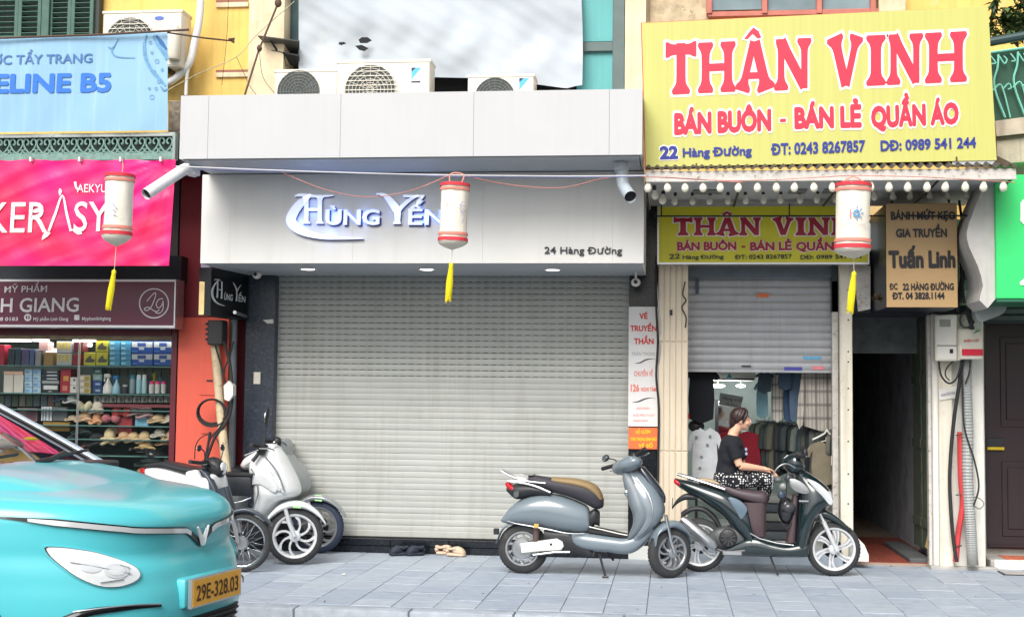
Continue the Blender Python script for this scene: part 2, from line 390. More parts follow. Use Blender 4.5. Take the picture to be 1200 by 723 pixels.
# ================================================================ MIDDLE SHOP
b24 = thing('shophouse', 'shophouse with white composite canopy and wide roller shutter in the middle', 'building', (-2.4, 14.78, 0))
xl, xr = P(212, 111, 12.5).x, P(753, 105, 12.5).x
zt, zb = P(480, 108.5, 12.5).z, P(480, 184, 12.5).z
part('upper_wall', MB().box(xl-.0, 0.02, 15.3, 15.6, zb, 9.5), cream_wall, b24)
can = part('canopy', MB().box(xl+.03, xr-.03, 12.53, 15.28, zb+.004, zt-.012), soffit_m, b24)
sj = [xl]+[P(x, 145, 12.5).x for x in (244, 399, 555, 714)]+[xr]
for i in range(5):
    part('cladding_panel', MB().box(sj[i]+.0014, sj[i+1]-.0014, 12.5, 12.526, zb, zt), white_alu, can)
part('cladding_panel', MB().box(xl, xl+.026, 12.53, 15.27, zb, zt, .004), white_alu, can)
part('cladding_panel', MB().box(xr-.026, xr, 12.53, 15.27, zb, zt, .004), white_alu, can)
part('soffit', MB().box(xl+.03, xr-.03, 12.53, 13.30, zb-.012, zb), soffit_m, can)
# sign box
sx0, sx1 = P(236, 255, 13.34).x, P(754.5, 255, 13.34).x
sz0 = P(490, 308.5, 13.34).z
sb = part('sign_box', MB().box(sx0+.02, sx1-.02, 13.37, 14.9, sz0+.004, zb-.016), soffit_m, b24)
fj = [sx0]+[P(x, 255, 13.34).x for x in (270, 414, 566, 718)]+[sx1]
for i in range(5):
    part('sign_panel', MB().box(fj[i]+.0006, fj[i+1]-.0006, 13.34, 13.366, sz0, zb-.014), sign_white, sb)
part('sign_panel', MB().box(sx0, sx0+.018, 13.37, 14.68, sz0, zb-.016), sign_white, sb)
part('sign_panel', MB().box(sx1-.018, sx1, 13.37, 14.68, sz0, zb-.016), sign_white, sb)
part('soffit', MB().box(sx0+.02, sx1-.02, 13.37, 14.72, sz0-.004, sz0+.002), soffit_m, sb)
# columns and plinth
part('granite_column', MB().box(P(287, 420, 14.66).x, P(321.5, 420, 14.66).x, 14.66, 14.95, .0, sz0-.006, .004), granite, b24)
part('granite_column', MB().box(P(737, 420, 14.66).x, P(770, 420, 14.66).x, 14.66, 14.95, 0, zb+.1, .004), granite2, b24)
px0, px1 = P(322, 640, 14.64).x, P(736, 640, 14.64).x
zp = P(480, 632, 14.64).z
for i in range(6):
    a = px0+(px1-px0)*i/6; c = px0+(px1-px0)*(i+1)/6
    part('plinth_slab', MB().box(a+.0015, c-.0015, 14.64, 14.95, .075, zp, .004), granite2, b24)
    part('plinth_slab', MB().box(a+.0015, c-.0015, 14.65, 14.95, -.02, .072, .003), granite2, b24)
# roller shutter: every slat
sh = thing('roller_shutter', 'wide closed beige roller shutter under the white sign', 'shutter', ((px0+px1)/2, FY, zp))
shx0, shx1 = P(322, 430, FY).x, P(737, 430, FY).x
z_top = sz0+.1; z_lo = P(480, 622, FY).z; ph = (P(480, 345, FY).z-P(480, 400, FY).z)/8
def slat_mesh(x0, x1, h, mat, bulge=.0036):
    mb = MB(); K = 6; prof = [(0, 0), (-bulge*.2, h*.05), (-bulge*.8, h*.25), (-bulge, h*.5), (-bulge*.8, h*.78), (-bulge*.15, h*.93), (.004, h*.95), (.004, h)]
    V = [(x, y, z) for x in (x0, x1) for y, z in prof]; n = len(prof)
    mb.add(V, [(i, i+n, i+n+1, i+1) for i in range(n-1)])
    return mesh_of('slat', mb, mat, 60)
hw = (shx1-shx0)/2; me = slat_mesh(-hw, hw, ph, shutter_m); z = z_lo; k = 0
slot = MB()
while z < z_top:
    o = bpy.data.objects.new('slat', me); COL.objects.link(o); o.parent = sh
    o.location = ((shx0+shx1)/2-(px0+px1)/2, random.uniform(-.003, .003), z-zp); o.rotation_euler = (random.uniform(-.05, .05), 0, 0); z += ph; k += 1
    if k > 25:                                          # ventilation slots punched in the upper slats
        x = shx0+.05
        while x < shx1-.1:
            slot.box(x, x+.055, FY-.006, FY-.003, z+ph*.03, z+ph*.09); x += .092
part('vent_slots', slot, black, sh, smooth=0)
part('bottom_bar', MB().box(shx0, shx1, FY-.012, FY+.02, zp+.012, z_lo, .004), shutter_m, sh)
part('bottom_seal', MB().box(shx0, shx1, FY-.006, FY+.02, zp+.001, zp+.011), black_rub, sh)
part('backing', MB().box(shx0, shx1, FY+.03, FY+.04, zp, z_top), dark_metal, sh)
# downlights
for i, (x, y) in enumerate(((361, 315.7), (500, 316), (647.6, 316.5))):
    c = G(x, y, sz0-.005)
    t = thing('downlight', 'round recessed downlight glowing under the white sign box, '+('leftmost of three', 'middle one of three', 'rightmost of three')[i], 'downlight', c, group='downlights under the white sign box')
    part('trim_ring', MB().lathe([(.075, 0), (.09, -.004), (.095, 0)], 20, c), plastic_w, t)
    part('lens', MB().lathe([(.074, .001), (.06, -.003)], 20, c), lampglow, t)
    l = bpy.data.lights.new('downlight_beam', 'SPOT'); l.energy = 14; l.spot_size = R_(95); l.spot_blend = .7; l.color = (1, .93, .8); l.shadow_soft_size = .05
    lo = bpy.data.objects.new('downlight_beam', l); COL.objects.link(lo); lo.parent = t; lo.location = (0, 0, -.02)

# ================================================================ LETTERS: slab strokes
def bone(p0, p1, w, s0, s1, g=0, n=9):
    """flared serif stroke from p0 to p1 (2-D), half width w, bulging ends; g grows the outline"""
    p0, p1 = Vector(p0), Vector(p1); d = p1-p0; L = d.length; d = d/L; nn = Vector((-d.y, d.x))
    st = [0, .03, .07, .12, .17, .24, .35, .5, .65, .76, .83, .88, .93, .97, 1]
    pr = {0: .75, .03: .95, .07: 1, .12: .72, .17: .3, .24: .06}
    a, b = [], []
    for t in st:
        e = pr.get(t, 0)*s0 if t <= .24 else pr.get(round(1-t, 2), 0)*s1
        hwid = w+e+g; q = p0+d*(t*L)
        if t == 0: q = q-d*g
        if t == 1: q = q+d*g
        a.append(q+nn*hwid); b.append(q-nn*hwid)
    o = a+b[::-1]; n2 = len(a)
    return o, [(i, i+1, 2*n2-2-i, 2*n2-1-i) for i in range(n2-1)]
SL = {'T': (.85, [((.425, 0), (.425, .98), .12, .12, 0), ((.02, .86), (.83, .86), .10, .05, .05)], ),
      'H': (1.0, [((.2, 0), (.2, 1), .105, .10, .10), ((.8, 0), (.8, 1), .105, .10, .10), ((.25, .5), (.75, .5), .075, 0, 0)]),
      'A': (1.0, [((.2, 0), (.48, .98), .085, .10, 0), ((.8, 0), (.52, .98), .115, .11, 0), ((.3, .3), (.7, .3), .065, 0, 0)]),
      'N': (1.05, [((.2, 0), (.2, 1), .09, .11, .06), ((.85, 0.02), (.85, 1), .09, 0, .11), ((.2, .95), (.85, .06), .12, .02, 0)]),
      'V': (1.0, [((.2, 1), (.5, .03), .115, .11, 0), ((.8, 1), (.52, .03), .085, .10, 0)]),
      'I': (.42, [((.21, 0), (.21, 1), .11, .10, .10)])}
def slab_word(mb, spec, fn, g=0, lift=0):
    """spec: list of (letter, x0, x1, y0 baseline, h) in photo pixels"""
    for ch, x0, x1, yb, h, sl in spec:
        wd, st = SL[ch]
        for j, (a, b, w, s0, s1) in enumerate(st):
            o, f = bone(a, b, w, s0, s1, g)
            mb.add([fn(x0+(x1-x0)*p.x/wd, yb+sl*(x1-x0)*p.x/wd-h*p.y, j) for p in o], f)

# illuminated name letters and address
logo = thing('illuminated_sign', 'glowing blue and white raised name letters on the white sign box', 'sign', P(430, 282, 13.33), group=None)
led = M('led_face', (.82, .88, 1), .3, var=0, emit=.28); led_side = M('led_letter_side', srgb(34, 50, 120), .4, var=0)
halo = M('led_halo', (.22, .35, 1), .4, var=0, emit=1.0)
def raised(out_pts_faces, depth=.05):
    pass
def logo_strokes():
    S_ = []
    S_.append(ribbon([(364, 228), (352, 238), (343, 250), (341, 260), (352, 270), (375, 277), (400, 279), (425, 279.5)], [1, 4, 5, 5.5, 5, 3, 1.6, .4]))     # swoosh
    S_.append(ribbon([(345, 230), (352, 228.5), (372, 230), (390, 229)], [.3, 1.6, 1.4, .4]))
    for x in (358.5, 374.5):
        S_.append([(x-4, 231), (x+4, 231), (x+2.2, 234), (x+2.2, 258), (x+4.6, 262), (x-4.6, 262), (x-2.2, 258), (x-2.2, 234)])
    S_.append([(358, 244), (376, 244), (376, 247), (358, 247)])
    S_.append(ribbon([(441, 227), (452, 230), (463, 243), (466, 250)], [.4, 2.6, 4.5, 3]))
    S_.append(ribbon([(490, 229), (480, 234), (470, 243), (465, 251)], [.6, 1.6, 2, 2]))
    S_.append([(462, 249), (469.5, 249), (468.5, 258), (469.5, 262.5), (460, 262.5), (462.5, 258)])
    S_.append([(472, 228.5), (497, 228.5), (495, 231), (473, 231)])
    S_.append(ribbon([(497, 229), (490, 236), (488, 242)], [.4, 1.8, .4]))
    return S_
def solid_strokes(strokes, Y, d, mb, grow=0, yc=None):
    for o in strokes:
        q = [P(x, y, Y) for x, y in o]
        n = len(q); A = [(p.x, p.z) for p in q]
        mb.prism(A, Y, Y+d)
    return mb
ls = logo_strokes()
def text_solid(mb, body, x0, y0, x1, y1, h, Y, d, bold):
    t = MB(); vs, fs = glyphs(body, bold); lean = (740-(x0+x1)/2)*8.3e-5
    t.add([P(x0+(x1-x0)*u+lean*h*v, y0+(y1-y0)*u-h*v, Y) for u, v in vs], fs)
    n = len(t.v); mb.add(t.v, t.f)
    ed = {}
    for f in t.f:
        for i in range(len(f)):
            a, b = f[i], f[(i+1) % len(f)]; ed[(a, b)] = 1
    bd = [(a, b) for (a, b) in ed if (b, a) not in ed]
    o = len(mb.v); back = [p+Vector((0, d, 0)) for p in t.v]
    mb.add(t.v+back, [(a, b, b+n, a+n) for a, b in bd]); return mb
for nm, body, x0, x1 in (('letters', 'ÙNG', 381, 444), ('letters', 'ẾN', 478, 520)):
    m = MB(); text_solid(m, body, x0, 263, x1, 263, 18, 13.29, .03, .018); part('letter_faces', m, led, logo, smooth=0)
m = MB(); solid_strokes(ls, 13.29, .03, m); part('letter_faces', m, led, logo, smooth=0)
m = MB()
for k in ls: 
    cx = sum(p[0] for p in k)/len(k); cy = sum(p[1] for p in k)/len(k)
    m.prism([(p.x, p.z) for p in (P(x+ 1.3, y+1.5, 13.32) for x, y in k)], 13.322, 13.338)
for body, x0, x1 in (('ÙNG', 382, 446), ('ẾN', 479, 522)): text_solid(m, body, x0+.4, 264.6, x1+.4, 264.6, 18, 13.322, .016, .035)
part('letter_sides', m, led_side, logo, smooth=0)
hm = MB()
for k in ls[:1]+ls[2:4]+ls[5:7]: hm.prism([(p.x, p.z) for p in (P(x, y+.6, 13.335) for x, y in k)], 13.336, 13.339)
for body, x0, x1 in (('ÙNG', 381, 445), ('ẾN', 478, 521)): text_px(hm, body, x0, 263.4, x1, 263.4, 18, 13.34, .06, .0015)
part('halo_leds', hm, halo, logo, smooth=0)
for x, y in ((352, 262), (366, 246), (392, 254), (425, 254), (464, 246), (498, 254), (385, 276)):
    l = bpy.data.lights.new('led_glow', 'POINT'); l.energy = .4; l.color = (.2, .35, 1); l.shadow_soft_size = .04
    lo = bpy.data.objects.new('led_glow', l); COL.objects.link(lo); lo.location = P(x, y, 13.27)-ORI[logo.name][0]; lo.parent = logo
dk = flat('dark_letter_metal', (44, 48, 58), .4)
FONT[0] = INTER; adr = MB(); text_solid(adr, '24 Hàng Đường', 638, 297, 729, 297.5, 8.2, 13.325, .014, .008)
FONT[0] = None
adt = thing('address_lettering', 'small dark raised street address at the lower right of the white sign box', 'lettering', P(684, 297, 13.33)); part('letters', adr, dk, adt, smooth=0)

# ================================================================ drainpipes of the canopy
def elbow_pipe(nm, pts, r, mat, lab, rr=None):
    t = thing(nm, lab, 'drainpipe', pts[0])
    part('pipe', MB().tube(pts, r, 14, sm=3, cap=False), mat, t)
    a, b = Vector(pts[-1]), Vector(pts[-2]); d = (a-b).normalized()
    part('pipe_mouth', MB().tube([a-d*.03, a-d*.029], r*.93, 14), black, t)
    part('collar', MB().tube([Vector(pts[0])+Vector((0, 0, -.02)), Vector(pts[0])+Vector((0, 0, -.1))], r*1.16, 14), mat, t)
    return t
A = G(227, 188, zb); A = P(227, 187, 12.85)
elbow_pipe('drainpipe', [Vector((A.x, 12.85, zb)), Vector((A.x, 12.84, zb-.07)), P(218, 198, 12.78), P(200, 209, 12.65), P(171, 228, 12.42)], .058, pvc_w, 'white plastic drainpipe pointing down to the left under the canopy corner')
B = P(728, 190, 12.8)
elbow_pipe('drainpipe', [Vector((B.x, 12.8, zb)), P(729, 200, 12.8), P(729.5, 214, 12.79), P(733, 222, 12.74), P(739, 231, 12.58)], .058, pvc, 'short grey drainpipe elbow under the right end of the canopy')
# ================================================================ camera fittings under the sign box
for (x, y, lab) in ((301, 322, 'small white bulb fitting under the left end of the sign box beside the granite column'), (745, 331, 'small white security camera under the right end of the sign box')):
    t = thing('security_camera', lab, 'camera', P(x, y-8, 14.2))
    c = P(x, y, 14.2)
    part('mount', MB().tube([c+Vector((0, 0, .12)), c+Vector((0, 0, .03))], .012, 8).lathe([(.035, .115), (.035, .13)], 12, c), plastic_w, t)
    part('housing', MB().ell(c, (.05, .06, .045)), plastic_w, t)
    part('lens', MB().lathe([(.02, -.062), (.02, -.05)], 12, c, 'Y'), black_pl, t)
# ---- upper floor of the middle house
wy = 15.27
def wall_piece(nm, x0, y0, x1, y1, Y, d, mat, par, c=0):
    return part(nm, box_at(x0, y0, x1, y1, Y, d, c), mat, par)
wall_piece('window_backing', 335, -40, 735, 112, 15.22, .07, black, b24)
wall_piece('louvre_leaf', 352, -40, 356, 112, 15.1, .05, teal, b24)
wall_piece('teal_board', 676, -40, 719, 49, 15.12, .03, teal, b24)
wall_piece('teal_board', 676, 61, 719, 112, 15.12, .03, teal, b24)
wall_piece('window_rail', 672, 49.5, 720, 60.5, 15.07, .08, grey_green, b24, .006)
wall_piece('window_post', 718, -40, 732, 112, 15.03, .14, grey_green, b24, .006)
wall_piece('dark_shutter_leaf', 331, -40, 351, 70, 15.05, .1, M('dark_teal_shutter', srgb(58, 84, 88), .6, var=.25, streak=.4), b24)
wall_piece('pilaster', 732.5, -60, 757, 112, 15.0, .3, cream_wall, b24)
# lean metal hood over the left window edge
hd = thing('window_hood', 'dark lean metal window hood jutting out beside the cloth sheet', 'hood', P(330, 55, 14.9))
part('hood_sheet', MB().quad(P(302, 43, 14.6), P(351, 49, 14.7), P(351, 64, 15.1), P(318, 60, 15.1), (0, 0, .012)), flat('hood_sheet', (74, 76, 74), .6, spots=.5), hd)
part('hood_sheet', MB().quad(P(318, 60, 14.8), P(351, 66, 14.8), P(351, 80, 15.1), P(337, 76, 15.1), (0, 0, .012)), flat('hood_sheet2', (52, 56, 58), .6), hd)
part('bracket', MB().tube([P(316, 46, 14.7), P(336, 78, 14.95)], .012).tube([P(332, 62, 14.8), P(336, 92, 15.0)], .012), dark_metal, hd)
# cloth sheet over the window
cl = MB(); NX, NZ = 70, 44; xa, xb = 350, 679
tb = [(350, 81.0), (390, 87), (470, 90), (560, 92), (620, 98), (664, 104), (679, 100)]
def tbot(x):
    for i in range(len(tb)-1):
        if tb[i][0] <= x <= tb[i+1][0]:
            t = (x-tb[i][0])/(tb[i+1][0]-tb[i][0]); return tb[i][1]*(1-t)+tb[i+1][1]*t
    return tb[-1][1]
V = []
for j in range(NZ+1):
    for i in range(NX+1):
        u = i/NX; v = j/NZ; x = xa+(xb-xa)*u+ (4*math.sin(v*2.2) if i == NX else 0) ; y = -40+(tbot(x)+40)*v
        f = .05*math.sin(u*19+math.sin(v*3+u*2)*1.4)+.022*math.sin(u*43+v*6+math.sin(v*9))+.05*math.sin((u*7-v*8))+.03*math.sin(u*12+v*15+math.sin(u*9)*1.3)*v+.012*abs(math.sin(u*31-v*22))
        V.append(P(x, y, 14.92+f*(.6-.2*v)+.04*(1-v)))
cl.add(V, [(j*(NX+1)+i, j*(NX+1)+i+1, (j+1)*(NX+1)+i+1, (j+1)*(NX+1)+i) for j in range(NZ) for i in range(NX)])
ct = thing('cloth_sheet', 'large crumpled white sheet hanging over the upper window behind the outdoor units', 'sheet', P(515, 95, 14.92))
part('fabric', cl, M('white_sheet', srgb(176, 184, 191), .75, var=.05, scale=3, bump=.5, bscale=7, spots=.2, spot_col=srgb(222, 214, 196), sscale=2), ct, smooth=180)
tear = MB()
for o in ([(420, 47), (424, 44), (431, 44), (436, 48), (430, 51), (422, 51)], [(416, 54), (424, 53), (432, 57), (427, 60.5), (421, 59)], [(397, 50), (403, 49.5), (406, 51.5), (400, 53.5), (397, 52.5)]):
    poly_px(tear, o, 14.83, 0)
part('torn_hole', tear, black, ct, smooth=0)
# ================================================================ outdoor air-conditioning units
fan_dark = flat('fan_dark', (74, 80, 78), .6)
def ac_unit(lab, x0, y0, x1, y1, Y, fc, fr, kind, split, logo_=None, side=True, drop=.12):
    a = P(x0, (y0+y1)/2, Y); b = P(x1, (y0+y1)/2, Y); zt_ = P((x0+x1)/2, y0, Y).z; zb_ = P((x0+x1)/2, y1, Y).z-drop
    t = thing('outdoor_unit', lab, 'air conditioner', ((a.x+b.x)/2, Y+.15, zb_), group='outdoor air conditioning units')
    part('casing', MB().box(a.x, b.x, Y, Y+.30, zb_, zt_, .018), plastic_cream, t)
    part('lid', MB().box(a.x-.008, b.x+.008, Y-.008, Y+.31, zt_-.03, zt_+.006, .006), plastic_cream, t)
    c = P(fc[0], fc[1], Y); r = fr/FPX*Y*1.0
    part('fan_opening', MB().lathe([(r, -.003), (r, -.006), (0.001, -.006)], 28, (c.x, Y, c.z), 'Y', cap=False), fan_dark, t)
    g = MB()
    n = 7
    for i in range(1, n+1): g.add(*ring_tube(c.x, Y-.016, c.z, r*i/n, .0035))
    for k in range(16):
        an = math.pi*2*k/16; g.tube([(c.x+.02*math.cos(an), Y-.014, c.z+.02*math.sin(an)), (c.x+r*math.cos(an), Y-.014, c.z+r*math.sin(an))], .003, 4)
    if kind == 'bars':
        for k in range(11):
            zz = c.z-r*.92+k*r*.184; hwid = math.sqrt(max(0, r*r-(zz-c.z)**2)); g.box(c.x-hwid-.03, c.x+hwid+.03, Y-.022, Y-.016, zz-.004, zz+.004)
    part('fan_guard', g, plastic_cream if kind == 'bars' else grille_m, t, smooth=60)
    sx = P(split, (y0+y1)/2, Y).x
    part('service_panel', MB().box(sx, b.x-.01, Y-.006, Y, zb_+.02, zt_-.035, .003), plastic_cream, t)
    if logo_ == 'blue':
        m = MB(); q = P(x1-(x1-split)*.55, y0+(y1-y0)*.28+2, Y-.008); w = .045
        m.prism([(q.x-w, q.z-w*1.9), (q.x-w, q.z+w), (q.x+w*1.4, q.z+w)], Y-.0085, Y-.007)
        part('brand_mark', m, flat('mark_lightblue', (90, 180, 225)), t)
        m = MB(); m.prism([(q.x-w, q.z), (q.x-w, q.z+w), (q.x+w*.1, q.z+w)], Y-.0105, Y-.009); m.box(q.x-w, q.x+w*1.2, Y-.0105, Y-.009, q.z-w*2.6, q.z-w*2.25)
        part('brand_mark', m, flat('mark_navy', (30, 50, 90)), t)
    if logo_ == 'oval':
        q = P(187, 22, Y); m = MB(); m.lathe([(.001, -.001), (.055, 0), (.055, .001)], 20); m.tr(Matrix.Translation((q.x, Y-.009, q.z)) @ Matrix.Scale(.42, 4, (0, 0, 1)) @ Matrix.Rotation(R_(90), 4, 'X'))
        part('brand_mark', m, flat('mark_blue', (80, 110, 190)), t)
    for s in (-1, 1): part('foot', MB().box((a.x+b.x)/2+s*.28-.03, (a.x+b.x)/2+s*.28+.03, Y+.02, Y+.28, zb_-.03, zb_), dark_metal, t)
    return t
def ring_tube(x, y, z, r, t, n=28, k=4):
    m = MB(); m.tube([(x+r*math.cos(2*math.pi*i/n), y, z+r*math.sin(2*math.pi*i/n)) for i in range(n)], t, k, closed=True); return m.v, m.f
ac_unit('cream outdoor unit with mesh fan guard, leftmost of the three on the white canopy', 322, 82, 396, 112, 14.5, (350, 108), 26, 'mesh', 375, None)
ac_unit('large cream unit with barred grille and blue corner mark, middle of three on the canopy', 395, 71, 504, 112, 14.25, (434, 106), 31, 'bars', 473, 'blue')
ac_unit('cream outdoor unit nearest the big yellow sign, rightmost of the three on the canopy', 548, 88, 626, 112, 14.5, (580, 115), 24, 'mesh', 603, 'blue', drop=.3)
ac_unit('weathered cream outdoor unit on the yellow wall beside green louvred shutters', 120, 13, 213, 74, 14.45, (152, 50), 31, 'bars', 174, 'oval', drop=.05)
# ================================================================ LEFT SHOP
b26 = thing('shophouse', 'yellow plaster shophouse with a coral pillar and a cosmetics display window at left', 'building', (-6.5, 14.9, 0))
XL = -11.0
# upper wall with recesses (built as wall pieces round them)
yw = MB().box(XL, P(293, 50, 14.9).x, 14.9, 15.2, P(150, 165, 14.9).z, 9.5)
part('upper_wall', yw, yellow_wall, b26)
part('pilaster', box_at(293, -150, 334, 112, 14.8, .6), cream_wall, b26)
for (x0, y0, x1, y1) in ((253, 3, 291, 8.5), (253, 85, 292, 90.5)):
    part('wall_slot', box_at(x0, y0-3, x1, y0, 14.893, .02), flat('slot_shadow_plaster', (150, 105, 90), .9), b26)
    part('slot_ledge', box_at(x0-.5, y0, x1, y1, 14.87, .05, .004), cream_wall, b26)
part('broken_masonry', box_at(197, 118, 213, 158, 14.3, .3, .01), raw_wall, b26)
part('balcony_slab', MB().box(XL, P(205, 170, 13.6).x, 13.64, 14.9, P(100, 186, 13.6).z, P(100, 158, 13.6).z), green_plate, b26)
part('wall_backing', MB().box(XL, P(236, 300, 14.9).x, 14.95, 15.2, 2.9, P(150, 165, 14.9).z), dark_metal, b26)
# louvred shutters top left
def louvre(x0, x1, y0, y1, Y, par, n, rail=None):
    leaf = part('shutter_leaf', MB(), louvre_m, par) if False else None
    fr = MB(); a, b = P(x0, (y0+y1)/2, Y).x, P(x1, (y0+y1)/2, Y).x; z0, z1 = P((x0+x1)/2, y1, Y).z, P((x0+x1)/2, y0, Y).z
    s_ = .045
    fr.box(a, a+s_, Y, Y+.04, z0, z1, .004).box(b-s_, b, Y, Y+.04, z0, z1, .004).box(a+s_, b-s_, Y+.002, Y+.038, z0, z0+s_*.6, .003)
    f = part('shutter_leaf', fr, louvre_m, par)
    N_ = n; me = None
    for i in range(N_):
        z = z0+.05+(z1-z0-.05)*i/N_
        m = MB().box(-(b-a)/2+s_+.001, (b-a)/2-s_-.001, -.022, .022, -.005, .005).tr(Matrix.Rotation(R_(-38), 4, 'X'))
        if me is None: me = mesh_of('louvre_slat', m, louvre_m, 0)
        o = bpy.data.objects.new('louvre_slat', me); COL.objects.link(o); o.parent = f
        o.location = Vector(((a+b)/2, Y+.02, z))-ORI[par.name][0]
wn = thing('louvred_window', 'dark green louvred window shutters above the light blue banner at top left', 'window', P(50, 45, 14.8))
part('recess', box_at(-60, -60, 118, 60, 14.87, .02), black, wn)
part('window_frame', box_at(110, -60, 117, 58, 14.78, .1, .005), flat('dark_frame_wood', (52, 60, 58), .6), wn)
part('mullion', box_at(49, -60, 58, 58, 14.72, .12, .006), louvre_m, wn)
louvre(-30, 22, -60, 45, 14.76, wn, 16); louvre(22, 49, -60, 45, 14.76, wn, 16); louvre(58, 84, -60, 45, 14.76, wn, 17); louvre(84, 110, -60, 45, 14.74, wn, 17)
# ---- light blue banner
Yb = 13.5
bb = thing('banner', 'light blue printed banner with water splash above the iron scrollwork', 'banner', P(98, 155, Yb))
q = [(-60, 46.5), (196, 38.5), (197, 153), (-60, 156)]
m = MB(); NX, NZ = 40, 14; V = []
for j in range(NZ+1):
    for i in range(NX+1):
        u, v = i/NX, j/NZ; x = -60+256.5*u; y = (46.5-8*u)*(1-v)+(156-3*u)*v
        V.append(P(x, y, Yb+.007*math.sin(u*9+v*4)+.006*math.sin(u*25+v*9)*(v**2)))
m.add(V, [(j*(NX+1)+i, j*(NX+1)+i+1, (j+1)*(NX+1)+i+1, (j+1)*(NX+1)+i) for j in range(NZ) for i in range(NX)])
part('banner_sheet', m, M('blue_vinyl', srgb(136, 178, 208), .5, var=.05, scale=1.2, streak=.3, streak_col=srgb(176, 206, 224)), bb, smooth=180)
def blue_surf(x, y, off=.008):
    u = (x+60)/256.5; a_ = 46.5-8*u; b_ = 156-3*u; v = (y-a_)/(b_-a_); return P(x, y, Yb+.007*math.sin(u*9+v*4)+.006*math.sin(u*25+v*9)*(v**2)-off)
lb = flat('print_blue', (40, 110, 205), .5, var=0); lb2 = flat('print_slate_blue', (70, 112, 170), .5, var=0)
m = MB(); text_px(m, 'ỚC TẨY TRANG', -9, 76, 108, 73.5, 11, Yb, .012, fn=blue_surf); part('lettering', m, lb2, bb, smooth=0)
m = MB(); text_px(m, 'ELINE B5', -7, 109, 130, 107.5, 22.5, Yb, .035, fn=blue_surf); part('lettering', m, lb, bb, smooth=0)
sp = MB(); fb = blue_surf
for pts, wd in (([(172, 41), (169, 52), (170, 66), (176, 80), (186, 92), (194, 101)], [.5, 1.6, 2, 1.8, 2, 1]), ([(180, 42), (186, 52), (192, 60), (196, 70)], [1.5, 3.2, 3.5, 2]), ([(139, 45), (134, 54), (131, 61), (138, 67), (158, 68)], [.3, .7, .8, .7, .4]), ([(126, 55), (131, 57), (135, 53)], [.5, .9, .5]), ([(188, 101), (192, 106), (196, 104)], [.6, 1.2, .6])):
    ribbon_faces(sp, pts, wd, fb)
for x, y, r in ((178, 114, 2.5), (183, 104, 1.6), (175, 104, 1.2), (186, 96, 1.8), (176, 50, 1.8), (178, 62, 1.5), (184, 72, 2.2), (181, 84, 1.4), (190, 82, 1.5)):
    ribbon_faces(sp, [(x+r*math.cos(a), y+r*math.sin(a)) for a in (0, 1, 2, 3, 4, 5, 6)], [.35]*7, fb, 3)
part('splash_print', sp, flat('print_splash', (96, 150, 190), .4, var=.3, scale=30), bb, smooth=0)
sp = MB(); ribbon_faces(sp, [(183, 42), (189, 50), (195, 58)], [1, 2.4, 1], lambda x, y: blue_surf(x, y, .010)); part('splash_print', sp, flat('print_deep', (30, 90, 150), .4), bb, smooth=0)
pole = thing('banner_pole', 'thin rusty pole along the top edge of the light blue banner', 'pole', P(98, 45, 13.45))
part('rod', MB().tube([P(-60, 47, 13.46), P(120, 41, 13.46), P(221, 35.2, 13.44)], .012, 8), rust, pole)
part('rod', MB().tube([P(196, 38.5, 13.47), P(240, 45, 13.6), P(273, 48.5, 14.6)], .009, 8), rust, pole)
part('hook', MB().tube([P(268, 47, 14.5), P(274, 46, 14.5), P(273, 50.5, 14.5)], .018, 8), rust, pole)
# ---- iron scroll grille
gz0, gz1 = P(100, 186.5, 13.55).z, P(100, 157.5, 13.55).z; gx1 = P(205, 172, 13.55).x
gr = thing('scroll_grille', 'verdigris iron balcony grille of heart scrolls between the blue and pink banners', 'grille', (-7, 13.55, gz0))
part('rail', MB().box(XL, gx1, 13.53, 13.6, gz1-.035, gz1+.006, .004), flat('white_flaking_rail', (170, 178, 176), .7, var=.25, spots=.6, spot_col=srgb(60, 66, 62), sscale=16), gr)
part('rail', MB().box(XL, gx1, 13.53, 13.6, gz0-.02, gz0+.055, .004), green_iron, gr)
part('rail', MB().box(gx1-.02, gx1+.012, 13.525, 13.62, gz0-.02, gz1, .003), flat('grille_post', (140, 156, 152), .6), gr)
step = (P(205, 172, 13.55).x-P(0, 172, 13.55).x)/12.9
hg = (gz1-.04)-(gz0+.06); mesh_ = None
for i in range(26):
    c = gx1-.03-step*(i+.5)
    if mesh_ is None:
        m = MB(); zc = 0; w = step*.5; h = hg
        for s in (-1, 1):
            pts = [(0, 0, .02*h), (s*w*.5, 0, .25*h), (s*w*.93, 0, .6*h), (s*w*.85, 0, .88*h), (s*w*.5, 0, .96*h), (s*w*.2, 0, .8*h), (s*w*.28, 0, .6*h), (s*w*.5, 0, .62*h)]
            m.tube(pts, .011, 5, sm=3)
            pts = [(s*w*.0, 0, .08*h), (s*w*.4, 0, .02*h), (s*w*.85, 0, .06*h), (s*w*.93, 0, .2*h), (s*w*.7, 0, .27*h)]
            m.tube(pts, .010, 5, sm=3)
        mesh_ = mesh_of('scroll', m, green_iron, 60)
    o = bpy.data.objects.new('scroll', mesh_); COL.objects.link(o); o.parent = gr; o.location = Vector((c, 13.56, gz0+.06))-ORI[gr.name][0]
part('back_plate', MB().box(XL, gx1-.02, 13.6, 13.62, gz0, gz1-.02), green_plate, gr)
